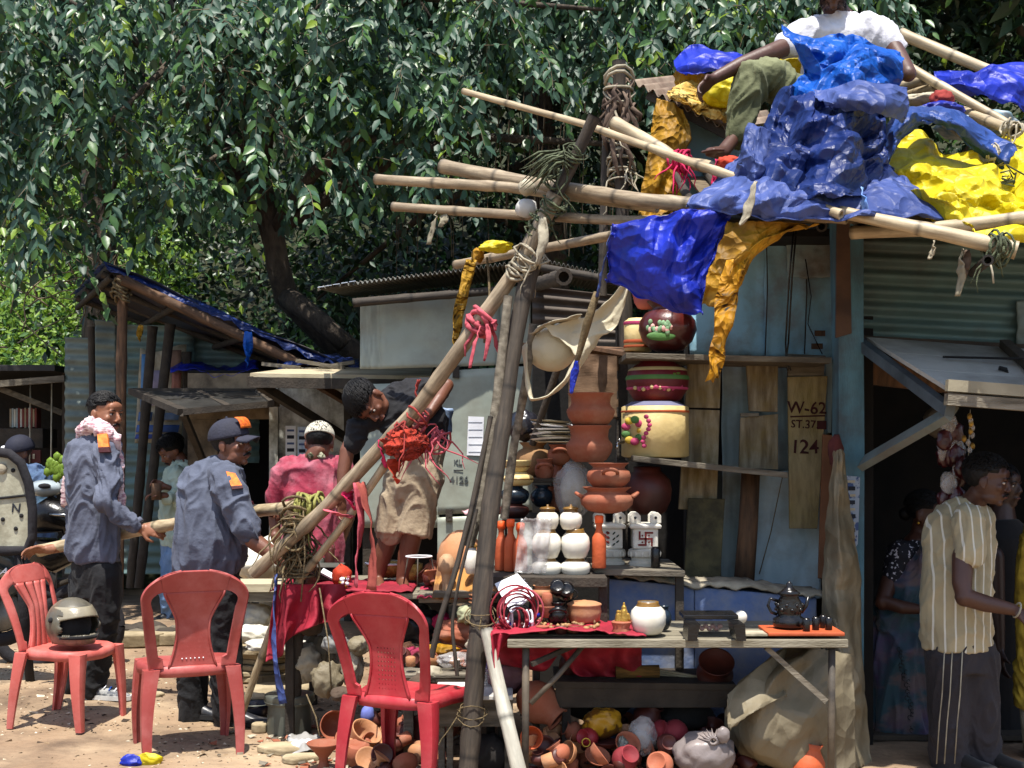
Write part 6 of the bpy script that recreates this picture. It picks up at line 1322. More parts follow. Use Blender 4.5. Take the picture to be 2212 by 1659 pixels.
pot('cream and orange striped pot half hidden left of the cactus pot', 1378, 688, 760, 60, 6.95, 'cyl', cream_p, name='painted_pot', cat='painted pot', bands=((.3, .05, orb), (.15, .04, M('band_orange', '#b3552a')), (.85, .05, pk_m)))
pot('pink rimmed pot standing behind and above the cactus pot', 1396, 632, 668, 62, 7.0, 'bowl', M('paint_dusty_pink', '#a85c5c', '#8e4848'), name='painted_pot', cat='painted pot')
# pots on the far left of the counter
pot('large pale terracotta globe pot behind the thin poles', 995, 1145, 1262, 104, 7.0, 'dome', terra_l); pot('small white jar with brown lid before the globe pot', 1019, 1182, 1240, 34, 6.7, 'squat', ceram, name='ceramic_jar', cat='jar', group='', lid=ceram_b)
pot('tall clay lamp with pale dome and brown stem beside the black door', 965, 1196, 1296, 38, 6.7, 'lampd', M('clay_two_tone', '#c4a078', '#7a4c3a', sc=3, rough=.7), name='clay_lamp', cat='lamp', group='')
for k, v in enumerate((1272, 1280, 1288)): G().lathe([(.062, 0), (.066, .003), (.066, .008), (.05, .01)], P(1040, v + 14, 6.6), 24).obj('clay_plate', terra if k % 2 else terra_l, None, label=('lowest', 'middle', 'topmost')[2 - k] + ' of the stacked clay plates left of the dark pole', cat='plate')
# bundle wrapped in clear plastic and things above the counter
bag('wrapped_bundle', 'clear plastic wrapped bundle of goods under the tall pot stack', P(1238, 1060, 6.55), (.1, .1, .15), clear_pl, .2, 3, 'bundle', ns=2.5); G().blob(P(1240, 1062, 6.6), (.07, .07, .12), 3, .1, 2, 2).obj('wrapped_goods', rag_w, None, label='pale goods inside the clear plastic under the pot stack', cat='goods')
G().sheet(lambda i, j: P(1125 + i * 50 + j * (-14) + i * 18, 1120 + j * 118, 6.12) + Vector((0, .03 * noise.noise(Vector((i * 6, j * 3, 2))), .01 * noise.noise(Vector((i * 9, j * 9, 4))))), 14, 22).obj('plastic_film', clear_pl, None, label='clear plastic film hanging over the orange bottles', cat='plastic film', solid=.002)
bag('plastic_bundle', 'shiny black plastic bundle tied with white string', P(1130, 918, 6.95), (.085, .08, .085), M('bag_black', '#23232b', '#121218', rough=.3, bump=.5, bs=20, spec=.7), .22, 7, 'bundle', ns=1.6)
t = thing('paper_stack', 'crooked stack of round white paper plates', 'paper stack', P(1195, 957, 6.8))
for k in range(9): G().lathe([(.0, 0), (.1, .0), (.112, .008), (.0, .012)], P(1195 + U(-6, 6), 956 - k * 5.5, 6.8), 18, Matrix.Rotation(U(-.12, .12), 3, 'X') @ Matrix.Rotation(U(-.1, .1), 3, 'Y'), sq=.85).obj('plate', paper if k % 2 else rag_w, t, smooth='auto')
# ================================================================ tables
topw = M('table_edge', '#8b8472', '#6b6453', sc=5, rough=.75, bump=.3, st=(1, 6, 6), dirt=('#4a4336', .5))
d = 5.6; t = thing('display_table', 'long rickety plank table with thin metal legs in front of the pots', 'table', Vector((X(1450, d), d, 0)))
zt = Z(1384, d)
for k in range(4): boxpart(t, 'plank', (X(1098, d), d + k * .155, zt - .022), (X(1828, d), d + k * .155 + .15, zt + .003 * (k % 2)), topw)
boxpart(t, 'front_edge', (X(1096, d), d - .022, zt - .028), (X(1830, d), d - .001, zt + .008), topw)
legm = M('leg_rusty', '#4d463d', '#2f2a25', sc=8, rough=.7, dirt=('#7c6a50', .5))
for (u, dd) in ((1136, d + .02), (1797, d + .02), (1160, d + .58), (1790, d + .58)): G().tube([(X(u, dd), dd, zt - .03), (X(u - 2, dd), dd, 0)], .016, 8).obj('leg', legm, t)
G().bar(P(1148, 1435, d), P(1245, 1392, d + .1), .02, .02).obj('brace', wood_dark, t, smooth=False); G().tube([P(1146, 1520, d + .02), P(1205, 1460, d + .05), P(1262, 1392, d + .1)], .012, 7).obj('brace', legm, t)
G().bar(P(1655, 1398, d + .02), P(1784, 1514, d + .02), .03, .02, jit=.003).obj('brace', wood_grey, t, smooth=False)
# red cloth on the table and hanging behind its edge
def drape(label, fn, nu, nv, mat, name='cloth', cat='cloth', solid=.004): return G().sheet(fn, nu, nv).obj(name, mat, None, label=label, cat=cat, solid=solid)
def f(i, j):
    u = 1062 + i * 325; y = d + .02 + .5 * j; wv = .022 * noise.noise(Vector((i * 8, j * 4, 3))) + .012 * abs(noise.noise(Vector((i * 17, j * 5, 8))))
    return Vector((X(u, d + .2), y, zt + .014 + max(0, wv) + .02 * (j < .08) * 0 + .028 * math.exp(-((i - .45) ** 2) * 9) * (1 - j)))
drape('crumpled red cloth spread over the left half of the plank table', f, 60, 16, redcloth)
def f(i, j):
    u = 1058 + i * 328 + j * 10 * (1 - i); lower = 1462 - 60 * abs(i - .5) * (i < .5) - 45 * math.exp(-((i - .45) / .07) ** 2)
    v = 1372 + (lower - 1372) * j; return P(u, v, 6.05 + .03 * math.sin(i * 30 + 3 * math.sin(j * 3)) + .03 * noise.noise(Vector((i * 9, j * 4, 1))) - .1 * (1 - j))
drape('red cloth hanging in folds below the plank table', f, 90, 24, redcloth)
def f(i, j): return P(1060 + i * 45 * (1 - j) + 12 * j, 1368 + j * (110 - 60 * i), 5.6 + .03 * math.sin(i * 9) + .1 * i)
drape('red cloth corner hanging off the left end of the plank table', f, 14, 20, redcloth)
# things on the plank table
tt = zt + .012
def onT(u, y=0): return Vector((X(u, d + y), d + y, tt))
cc = onT(1118, .22); t = thing('bangle_basket', 'round wire basket heaped with red and black bangles', 'basket', cc, None)
rng = M('bangle_red', '#8f2a34', '#6d1b26', sc=8, rough=.35); bl2 = black_c; r_ = random.Random(2)
for k in range(9):
    R = Matrix.Rotation(math.pi / 2 + r_.uniform(-.25, .25), 3, 'X') @ Matrix.Rotation(r_.uniform(-.5, .5), 3, 'Y'); rad = r_.uniform(.05, .1) if k else .105; c2 = cc + Vector((r_.uniform(-.03, .04), r_.uniform(-.04, .02), rad + .002))
    G().tube([c2 + R @ Vector((math.cos(a) * rad, math.sin(a) * rad, 0)) for a in [i * math.pi / 12 for i in range(25)]], .0045, 6, cap=False).obj('bangle', (rng, rng, bl2, rag_p)[k % 4], t)
for k in range(10):
    c2 = cc + Vector((r_.uniform(-.06, .06), r_.uniform(-.03, .05), .05)); g = G().tube([c2 + Vector((math.sin(a) * .012, r_.uniform(-.004, .004), math.cos(a) * .045)) for a in [i * .55 for i in range(9)]], .006, 6); g.obj('bangle', (paper, black_c, rng)[k % 3], t)
for k in range(24): G().blob(cc + Vector((r_.uniform(-.09, .1), r_.uniform(-.05, .06), r_.uniform(.01, .07))), r_.uniform(.007, .014), 1).obj('bead', (rng, terra_d, paper, blu_t)[k % 4], t)
pq = [P(1069, 1262, 5.98), P(1118, 1240, 6.02), P(1158, 1284, 5.85), P(1104, 1325, 5.8)]
t = thing('paper_sheet', 'bright white printed sheet leaning behind the bangle basket', 'paper', P(1112, 1330, 5.85)); G().slab(pq, .003).obj('sheet', paper, t, smooth=False)
for (u, v, w) in ((1132, 1252, 5), (1136, 1260, 6), (1130, 1272, 26), (1128, 1280, 16), (1140, 1290, 18)): G().box(P(u, v, 5.9), (W(w, 5.9), .004, .004), Matrix.Rotation(-.5, 3, 'Y')).obj('print_line', M('print_grey', '#8a8a90'), t, smooth=False)
pot('terracotta pot with dark mouth behind the white sheet', 1172, 1264, 1298, 46, 6.0, 'handi', terra_l); pot('small square terracotta cup on a saucer by the sheet', 1182, 1280, 1310, 24, 5.9, 'cyl', terra); pot('terracotta saucer bowl under the square cup', 1182, 1308, 1334, 40, 5.9, 'bowl', terra)
for (u, v, w, lb) in ((1204, 1276, 34, 'black glazed mug lying on its side, left of the pair'), (1222, 1282, 34, 'black glazed mug with open mouth facing front')):
    R = Matrix.Rotation(1.15, 3, 'X'); c = P(u, v, 5.95); t = thing('mug', lb, 'mug', c); G().lathe(prof('cyl', .075, W(w, 5.95) / 2), c, 24, R).obj('body', black_c, t); G().tube([c + Vector((.035 + math.sin(a) * .018, -.02, math.cos(a) * .02)) for a in [i * .4 for i in range(9)]], .004, 6).obj('handle', black_c, t)
t = pot('dark kettle-shaped pot among trinkets on the table', 1205, 1300, 1352, 48, 5.9, 'matka', black_c, handles=1)
pot('long lidded terracotta box pot behind the ginger roots', 1262, 1296, 1344, 74, 5.95, 'lidded', terra_l)
g = G()
for k in range(70): g.blob(onT(1165 + r_.random() * 130, .1 + r_.random() * .3) + Vector((0, 0, .012 + .02 * r_.random())), (r_.uniform(.006, .018), r_.uniform(.006, .014), r_.uniform(.005, .012)), 1, .3, 3, k)
g.obj('trinkets', [M('trinket_tan', '#b08c5a', '#6d4c34', sc=30, rough=.6)], None, kind='stuff', label='heap of tan shells and small clay trinkets on the red cloth')
for (u, y, w, lb) in ((1172, .12, .03, 'small terracotta lamp cup right of the bangles'), (1212, .1, .032, 'small dark clay bowl with pale rim on the red cloth'), (1240, .14, .028, 'small tan clay cup among the shells')):
    c = onT(u, y); t = thing('clay_cup', lb, 'cup', c); G().lathe(prof('bowl', .035, w), c, 20).obj('body', terra if w < .031 else terra_d, t)
t = thing('figurine', 'small brass seated figurine in a carved terracotta holder', 'figurine', onT(1342, .1)); c = WL[t.name]; G().lathe([(.04, 0), (.043, .01), (.036, .03), (.045, .055), (.04, .06)], c, 12).obj('holder', terra, t, smooth='auto')
brass = M('brass', '#a8843e', '#7d5e26', sc=10, rough=.4, metal=.7, bump=.3, bs=90)
g = G(); g.limb([c + Vector((.012, 0, .06)), c + Vector((.012, 0, .1))], [.024, .017], 10); g.blob(c + Vector((.012, 0, .118)), .012, 2); g.limb([c + Vector((.03, -.01, .09)), c + Vector((.036, -.014, .068))], [.007, .006], 6); g.limb([c + Vector((-.014, 0, .06)), c + Vector((-.014, 0, .085))], [.016, .012], 8); g.blob(c + Vector((.012, 0, .132)), (.006, .006, .012), 2); g.blob(c + Vector((-.014, 0, .1)), .009, 2); fuse(g, 'figure', brass, t, .003, 1)
pot('white ceramic jar with tan glazed rim on the plank table', 1400, 1312, 1382, 78, d + .12, 'squat', ceram, name='ceramic_jar', cat='jar', group='', rim=ceram_b, fz=tt)
pot('dark glazed mug pot just behind the white jar', 1434, 1330, 1382, 34, d + .25, 'matka', bluep, fz=tt)
t = thing('pedestal_tray', 'low black footed tray in the shade on the plank table', 'tray', onT(1530, .15)); c = WL[t.name]
boxpart(t, 'top', c + Vector((-.12, -.08, .07)), c + Vector((.12, .08, .09)), black_c); 
for sx in (-1, 1): G().slab([c + Vector((sx * .12, -.08, .07)), c + Vector((sx * .07, -.08, .07)), c + Vector((sx * .085, -.08, 0)), c + Vector((sx * .125, -.08, 0))], -.16, Vector((0, -1, 0))).obj('leg', black_c, t, smooth=False)
for k in range(8): G().blob(c + Vector((-.06 + k * .016, .0, .02 + .01 * (k % 2))), .012, 2).obj('shell', M('shell_pink', '#c2a49c', '#8c5a5a', rough=.4), t)
t = thing('samovar', 'ornate black ceramic urn with lid, handle and spout on an orange tray', 'urn', onT(1705, .15)); c = WL[t.name] + Vector((0, 0, .022))
G().lathe([(.05, 0), (.07, .01), (.072, .04), (.05, .055), (.055, .07), (.062, .1), (.04, .14), (.045, .15), (.05, .155), (.03, .17), (.012, .185), (.015, .195), (.0, .21)], c, 28).obj('body', black_c, t)
for k in range(16): a = k * .3927; G().blob(c + Vector((math.cos(a) * .058, math.sin(a) * .058, .085 + .02 * (k % 2))), .009, 2).obj('boss', black_c, t)
G().tube([c + Vector((-.05, 0, .12)), c + Vector((-.085, 0, .13)), c + Vector((-.095, 0, .1)), c + Vector((-.08, 0, .07)), c + Vector((-.055, 0, .06))], .007, 7).obj('handle', black_c, t); G().tube([c + Vector((.05, 0, .07)), c + Vector((.075, 0, .1)), c + Vector((.085, 0, .14))], [.012, .009, .006], 8).obj('spout', black_c, t)
for k, (u, y) in enumerate(((1762, .1), (1778, .16), (1790, .1), (1742, .06))): c = onT(u, y) + Vector((0, 0, .02)); t = thing('cup', ('black clay cup nearest the urn spout', 'black clay cup behind the right pair', 'rightmost black clay cup on the orange tray', 'black clay cup at the front of the tray')[(3, 0, 1, 2)[k] if 0 else (0, 1, 2, 3)[k]], 'cup', c); G().lathe(prof('cyl', .058, .016), c, 18).obj('body', black_c, t)
boxpart(thing('serving_tray', 'flat orange tray under the black urn and cups', 'tray', onT(1726, .13)), 'board', onT(1660, .02) + Vector((0, 0, .004)), onT(1796, .26) + Vector((0, 0, .02)), orb)
G().box(onT(1630, .1) + Vector((0, 0, .006)), (.14, .12, .008)).obj('paper_pad', rag_w, None, smooth=False, label='thin grey paper pad left of the orange tray', cat='paper'); G().blob(onT(1600, .3) + Vector((0, 0, .05)), (.03, .02, .03), 3).obj('shell_cup', ceram, None, label='small white cup in shade behind the black tray', cat='cup')
# ================================================================ blue block wall and low shelf
blw = M('block_blue', '#5b6e94', '#4b5e84', sc=2.5, rough=.85, bump=.3, bs=20, dirt=('#8f8b80', .7), ds=4, var=0)
t = thing('block_wall', 'low blue painted masonry wall with crumbling grey top', 'wall', Vector((X(1530, 6.4), 6.4, 0)))
q = [(1306, 1244), (1500, 1262), (1765, 1285)]
for (u0, v0), (u1, v1) in zip(q, q[1:]):
    for (a, b) in ((0, 1),):
        ua, ub = u0 + (u1 - u0) * a, u0 + (u1 - u0) * b; va, vb = v0 + (v1 - v0) * a, v0 + (v1 - v0) * b; dd = 6.38 + .006 * (a > 0)
        G().slab([P(ua + .5, va + 6, dd), P(ub - .5, vb + 6, dd), P(ub - .5, 1385, dd), P(ua + .5, 1385, dd)], .25, Vector((0, -1, 0))).obj('block', blw, t, smooth=False, bevel=.006); G().slab([P(ua + .5, 1388, dd), P(ub - .5, 1388, dd), P(ub - .5, 1600, dd), P(ua + .5, 1600, dd)], .25, Vector((0, -1, 0))).obj('block', blw, t, smooth=False, bevel=.006)
G().sheet(lambda i, j: Vector((X(1304 + i * 464, 6.5), 6.36 + j * .3, Z(1244 + i * 42 - 4 * math.sin(i * 12), 6.38) + .012 + .012 * noise.noise(Vector((i * 24, j * 5, 0))) - .03 * (j < .05) * (.5 + noise.noise(Vector((i * 16, 0, 7)))))), 70, 8).obj('coping', M('coping_grey', '#9a917e', '#6f6757', sc=8, rough=.95, bump=.5), t, solid=.012)
t = shelf('dark low plank ledge on the ground goods behind the table', 1200, 1590, 1472, 1478, 5.95, 6.36, wood_dark, .03, (1215, 1570)); boxpart(t, 'apron', (X(1200, 5.95), 5.96, Z(1530, 5.95)), (X(1590, 5.95), 5.98, Z(1485, 5.95)), wood_dark)
# ================================================================ bamboo frame of the half-dismantled stall
bpole('long thin bamboo sloping down from upper left across the whole frame', [P(1000, 197, 6.9), P(1260, 268, 6.4), P(1530, 365, 5.8), P(1818, 462, 5.35)], .016, .022, bamboo_pale)
bpole('thick bamboo rafter whose broken end points left above the others', [P(955, 360, 6.65), P(1150, 398, 6.3), P(1400, 436, 5.85), P(1830, 470, 5.45)], .036, .03)
bpole('thick bamboo with a cut end at far right over the corrugated sheet', [P(1812, 458, 5.42), P(2000, 497, 5.3), P(2196, 542, 5.2)], .026, .036, bamboo_pale)
bpole('middle horizontal bamboo running left of the main tied joint', [P(812, 388, 6.75), P(1100, 405, 6.35), P(1420, 450, 5.95)], .027, .026)
bpole('lower horizontal bamboo with a beige rag knotted near its left end', [P(848, 447, 6.6), P(1130, 466, 6.3), P(1380, 480, 5.95), P(1520, 474, 5.8)], .023, .024)
bpole('bamboo sloping up to the right above the corrugated roof edge', [P(984, 572, 7.6), P(1100, 550, 7.2), P(1345, 505, 6.3)], .026, .024)
bpole('bent bamboo dropping right from the rag-bound post', [P(1328, 266, 6.9), P(1400, 305, 6.75), P(1470, 350, 6.6), P(1600, 372, 6.3)], .036, .028, bamboo_pale)
bpole('dark upright pole bound with rags beside the yellow cloth', [P(1337, 132, 7.4), P(1340, 300, 7.4), P(1345, 465, 7.4), P(1352, 760, 7.4)], .036, .04, bamboo_dark)
bpole('thinner dark upright just left of the rag-bound post', [P(1312, 240, 7.45), P(1305, 460, 7.45), P(1300, 640, 7.45)], .026, .026, bamboo_dark)
bpole('big bamboo lying across the roof behind the blue heap, upper right', [P(1944, 72, 7.4), P(2030, 108, 7.3), P(2125, 148, 7.2), P(2240, 190, 7.1)], .034, .03, bamboo_pale)
bpole('slender bamboo sloping down right behind the seated man', [P(1925, 122, 7.0), P(2040, 190, 6.8), P(2195, 278, 6.6)], .026, .022, bamboo_pale)
bpole('smooth pale bamboo under the yellow tarpaulin at right', [P(1840, 503, 5.7), P(2000, 496, 5.5), P(2240, 468, 5.3)], .028, .03, bamboo_pale)
for k, (u, v, d, lb, e) in enumerate(((2000, 172, 6.9, 'upper left', (1900, 200, 7.6)), (2024, 186, 6.85, 'lower left', (1930, 215, 7.6)), (2058, 252, 6.4, 'middle', (1980, 222, 7.2)), (2092, 264, 6.35, 'lowest', (2010, 240, 7.2)), (2192, 284, 6.2, 'rightmost', (2060, 232, 7.0)), (2158, 338, 6.0, 'knotted', (2040, 262, 6.9)))):
    bpole('%s hollow bamboo end in the bundle behind the blue tarpaulin' % lb, [P(u, v, d), P(*e)], .026, .026, bamboo_pale, group='bamboo ends bundled on the roof')
bpole('bamboo with its hollow end facing the street over the corrugated sheet', [P(2134, 562, 5.1), P(2100, 590, 6.3)], .021, .021, bamboo_dark)
# main slanted pole, the upright it leans on, the sticks
bpole('upper slanted bamboo rising to the top of the tied joint', [P(1284, 250, 6.0), P(1232, 362, 6.08), P(1165, 480, 6.12), P(1105, 600, 6.15)], .028, .036, bamboo_dark)
bpole('thick slanted bamboo running down left to the uniformed man', [P(1200, 420, 6.08), P(1130, 560, 6.12), P(1000, 745, 6.22), P(900, 885, 6.34), P(700, 1100, 6.56), P(546, 1238, 6.72)], .039, .034)
bpole('thick dark upright pole in the middle standing on the ground', [P(1180, 470, 6.15), P(1132, 640, 6.1), P(1105, 770, 6.05), P(1058, 1110, 5.9), P(1030, 1420, 5.78), Vector((X(1006, 5.7), 5.7, 0))], .04, .044, bamboo_dark, seg=12)
bpole('split grey stake strapped to the left side of the dark upright', [P(1098, 640, 6.05), P(1074, 860, 5.98), P(1040, 1080, 5.94), P(1012, 1180, 5.92)], .02, .026, wood_grey)
bpole('thin crooked stick leaning from the upright down to the red table', [P(1060, 900, 5.96), P(1018, 1100, 5.9), P(985, 1230, 5.86), P(950, 1340, 5.84), P(932, 1420, 5.84)], .012, .014, bamboo_dark, node=.5)
bpole('second thin stick hanging beside the crooked one', [P(1030, 1100, 5.88), P(990, 1260, 5.84), P(976, 1350, 5.83), P(988, 1460, 5.82)], .007, .009, bamboo_dark)
bpole('pale grey bamboo leaning out under the left end of the plank table', [P(1050, 1360, 5.7), P(1078, 1480, 5.6), P(1102, 1580, 5.5), Vector((X(1145, 5.4), 5.4, .0))], .028, .036, M('bamboo_bleached', '#b0ab9c', '#8d897c', sc=5, rough=.5, st=(6, 6, 1), rings=.4))
bpole('long bamboo carried level by the two uniformed men', [P(84, 1190, 7.98), P(200, 1165, 7.85), P(325, 1141, 7.52), P(420, 1124, 7.42), P(560, 1103, 7.12), P(700, 1090, 6.66)], .036, .034, bamboo_pale)
bpole('slim stick held down by the stout man, its foot on the soil', [P(834, 1004, 6.45), P(745, 1130, 6.55), P(650, 1250, 6.72), P(590, 1350, 6.85), Vector((X(512, 7.0), 7.0, 0))], .021, .019, bamboo_pale)
# black rubble stake below the tied joint with creeper stems
bpole('dark stake wrapped in dry creeper under the tied joint', [P(648, 1090, 6.75), P(646, 1200, 6.78), P(640, 1400, 6.85), Vector((X(634, 6.9), 6.9, 0))], .028, .035, wood_dark, node=.6)
def knot(label, u, v, d, ax, r, n, mat, tr=.006, seed=1, spread=.06, tails=5): return wrap(P(u, v, d), ax, r, n, mat, 'rope_knot', label, 'rope', None, tr, seed, spread, tails)
sl_ax = (P(1130, 560, 6.12) - P(900, 885, 6.34))
knot('tangle of dry brown creeper tying the slanted pole to the carried bamboo', 640, 1120, 6.66, (0, 0, 1), .055, 14, rope_m, .006, 3, .1, 18)
knot('green and yellow cord wound round the carried bamboo near its end', 668, 1093, 6.66, (1, 0, 0), .042, 14, M('rope_yellow_green', '#8d8a4a', '#5f6030', rough=.9), .007, 5, .06, 4)
knot('hanging brown creeper stems below the tied joint', 646, 1190, 6.74, (0, 0, 1), .05, 18, rope_m, .007, 8, .16, 18)
knot('grey-green rope lashing high on the slanted pole', 1215, 370, 6.08, sl_ax, .036, 13, rope_g, .005, 4, .12, 5)
knot('green rope turns on the slanted pole below its tip', 1178, 470, 6.1, sl_ax, .042, 13, rope_g, .005, 6, .1, 4)
knot('pale rope turns where the two slanted bamboos overlap', 1140, 560, 6.1, sl_ax, .05, 12, rag_w, .006, 7, .1, 3)
knot('thin wire turns low on the dark upright pole', 1040, 1330, 5.82, (0, 0, 1), .052, 3, rope_m, .003, 9, .01, 1)
knot('thin wire turns near the foot of the dark upright pole', 1020, 1540, 5.76, (0, 0, 1), .054, 3, rope_m, .003, 10, .01, 1)
knot('rope turns round the bamboo end at far right', 2150, 536, 5.2, (1, 0, -.1), .04, 12, rope_g, .005, 11, .03, 3)
knot('string knot on the rightmost roof bamboo end', 2188, 280, 6.2, (1, 0, -.4), .03, 10, rag_w, .005, 12, .04, 3)
knot('string knot on the knotted roof bamboo', 2150, 335, 6.0, (1, 0, -.4), .03, 10, rag_w, .005, 13, .04, 3)
# rags round the dark post
g = G(); lr = random.Random(12)
for k in range(34):
    a = lr.uniform(0, 6.28); c = P(1337 + lr.uniform(-6, 6), lr.uniform(160, 290), 7.4) + Vector((math.cos(a) * .07, -.02 + math.sin(a) * .05, 0)); L_ = lr.uniform(.1, .34)
    g.tube([c, c + Vector((lr.uniform(-.05, .05), -.02, -L_ * .3)), c + Vector((lr.uniform(-.06, .06), -.02, -L_ * .7)), c + Vector((lr.uniform(-.05, .05), 0, -L_))], [.012, .016, .015, .005], 6, flat=.5)
g.obj('rag_bundle', [M('rag_brown', '#6b5a4c', '#42342c', sc=20, rough=.95)], None, label='big bundle of brown rags knotted round the dark upright post', cat='rag')
wrap(P(1337, 230, 7.4), (0, 0, 1), .07, 5, rag_w, 'rope_knot', 'pale cords looped over the brown rag bundle', 'rope', None, .008, 15, .16, 6)
wrap(P(1340, 365, 7.4), (0, 0, 1), .06, 8, rag_w, 'rope_knot', 'twisted wire and cord lower on the rag-bound post', 'rope', None, .006, 16, .08, 8)
# green frond splinters at the tied joint
g = G()
for k in range(30):
    a = P(1215 + lr.uniform(-14, 14), 335 + lr.uniform(-12, 20), 6.05); b = P(lr.uniform(1120, 1180), 350 + lr.uniform(0, 70), 5.98 + lr.uniform(-.05, .05)); g.tube([a, a.lerp(b, .5) + Vector((0, 0, .02)), b], [.005, .006, .001], 4)
g.obj('frond_splinters', rope_g, None, label='frayed grey-green palm splinters sticking out left of the tied joint', cat='frond')
# rags and strips
strip([P(948, 452, 6.5), P(938, 480, 6.48), P(926, 528, 6.48)], .07, M('rag_beige', '#8d8672', '#6e6854', sc=9, rough=.9), label='beige rag hanging from the lower horizontal bamboo', seed=1)
strip([P(956, 455, 6.48), P(960, 475, 6.46), P(950, 490, 6.46)], .05, MATS['rag_beige'], label='short end of the beige rag knotted on the lower bamboo', seed=2)
strip([P(1172, 470, 6.02), P(1174, 520, 6.0), P(1160, 572, 6.0)], .05, rag_w, label='white rag hanging right of the overlapping slanted bamboos', seed=2.5, taper=.3)
G().blob(P(1137, 450, 6.2), (.055, .04, .045), 3, .25, 2, 3, ridge=True).obj('cloth_wad', white_pl, None, label='white plastic wad stuck behind the slanted pole', cat='plastic wad')
G().blob(P(1138, 405, 6.15), (.04, .035, .04), 3, .25, 3, 5, ridge=True).obj('cloth_wad', rag_w, None, label='pale knotted cloth on the thick broken-ended rafter', cat='cloth')
strip([P(1018, 560, 6.9), P(1008, 610, 6.88), P(988, 690, 6.86), P(986, 740, 6.86), P(998, 772, 6.86)], .075, M('strip_yellow', '#b88d22', '#8f6b18', sc=14, rough=.75, tl=.2, crump=14), label='long twisted yellow strip hanging from the roof pole', seed=.5, tw=.25, taper=.15)
G().blob(P(1072, 533, 6.95), (.09, .05, .035), 4, .35, 2.2, 2, ridge=True).obj('rag', yel_t, None, label='crumpled bright yellow plastic rag lying on the roof pole', cat='rag')
G().blob(P(1032, 552, 7.0), (.035, .03, .04), 3, .4, 3, 4, ridge=True).obj('rag', yel_o, None, label='small ochre knot beside the yellow plastic rag', cat='rag')
G().tube([P(1052, 556, 7.0), P(1056, 600, 6.98), P(1058, 650, 6.9), P(1046, 740, 6.8)], .007, 6).obj('cord', rope_m, None, label='dark cord dangling below the yellow rag', cat='cord')
G().tube([P(1290, 632, 5.9), P(1268, 700, 5.95), P(1252, 760, 6.0), P(1240, 800, 6.0)], [.016, .02, .014, .008], 8).obj('twisted_rope', rope_m, None, label='thick twisted dark rope from the blue tarpaulin corner to the tan bundle', cat='rope')
strip([P(1246, 780, 5.98), P(1240, 812, 5.98), P(1234, 850, 5.98)], .04, blu_t, label='short blue cord end hanging above the tall pot stack', seed=2)
knot('pink rag tied round the slanted pole below the yellow strip', 1040, 692, 6.2, sl_ax, .05, 5, rag_p, .011, 21, .03, 2)
strip([P(1038, 705, 6.12), P(1026, 740, 6.1), P(1015, 795, 6.1)], .035, rag_p, label='pink rag tail hanging from the slanted pole', seed=1.2)
strip([P(1052, 700, 6.12), P(1056, 730, 6.1), P(1046, 780, 6.1)], .03, rag_p, label='shorter pink rag tail behind the longer one', seed=2.1)
strip([P(1064, 700, 6.1), P(1068, 690, 6.1), P(1070, 715, 6.1)], .03, rag_p, label='small pink bow end at the tied slanted pole', seed=2.1)
# big orange bundle tied under the slanted pole
G().blob(P(878, 958, 6.34), (.105, .07, .075), 5, .5, 2.6, 5, ridge=True).obj('tied_bundle', M('bundle_orange_red', '#ab3420', '#7c2014', sc=9, rough=.9, crump=14), None, label='orange-red cloth bundle slung under the slanted pole', cat='bundle')
strip([P(858, 990, 6.38), P(850, 1015, 6.36), P(856, 1042, 6.36)], .1, rag_o, label='orange-red cloth tail hanging from the bundle', seed=.3, taper=.1)
knot('mass of red and white cords tying the orange bundle to the slanted pole', 890, 915, 6.36, sl_ax, .05, 6, rag_r, .005, 31, .06, 8)
knot('pale cords hanging right of the orange bundle', 930, 940, 6.4, (.6, 0, -.5), .045, 9, rag_p, .005, 32, .1, 14)
strip([P(822, 950, 6.4), P(826, 980, 6.4), P(832, 1010, 6.4)], .06, pinkneon, label='bright magenta rag end left of the orange bundle', seed=.8)
strip([P(905, 820, 6.32), P(898, 850, 6.32), P(905, 880, 6.32)], .04, rag_r, label='dark red rag standing up on the slanted pole above the bundle', seed=.8)
strip([P(772, 1042, 6.46), P(782, 1130, 6.44), P(770, 1200, 6.44), P(768, 1268, 6.44)], .05, rag_p, label='left one of two long faded red strips over the table', seed=.4, taper=.1)
strip([P(778, 1042, 6.44), P(800, 1120, 6.42), P(806, 1200, 6.42), P(802, 1275, 6.42)], .07, M('rag_rose', '#b0584c', '#8c4038', sc=9, rough=.85), label='right one of two long faded red strips over the table', seed=.9, taper=.1)
strip([P(750, 1060, 6.5), P(756, 1080, 6.5), P(764, 1100, 6.5)], .09, pinkneon, label='magenta striped rag folded on the slanted pole', seed=.5)
strip([P(700, 1100, 6.52), P(730, 1110, 6.5), P(762, 1118, 6.5)], .07, rag_p, label='faded pink rag knotted where the slim stick crosses', seed=1.5)
strip([P(1050, 1040, 6.0), P(1022, 1100, 5.98), P(1004, 1110, 5.98)], .1, M('cloth_pale_pink', '#c49a9c', '#a27478', sc=9, rough=.9), label='pale pink cloth hanging left of the dark upright pole', seed=.6, taper=.3)
strip([P(1060, 1010, 6.0), P(1050, 1060, 5.98), P(1040, 1120, 5.98)], .09, MATS['cloth_pale_pink'], label='second pale pink cloth fold close to the dark upright pole', seed=1.1)
strip([P(955, 880, 7.4), P(962, 930, 7.4), P(966, 960, 7.4)], .13, M('bag_pale_blue', '#8fa2bb', '#6f86a6', sc=5, rough=.5, tl=.2), label='pale blue bag hanging behind the bending boy', seed=.2, taper=.1, cat='bag')
g = G()
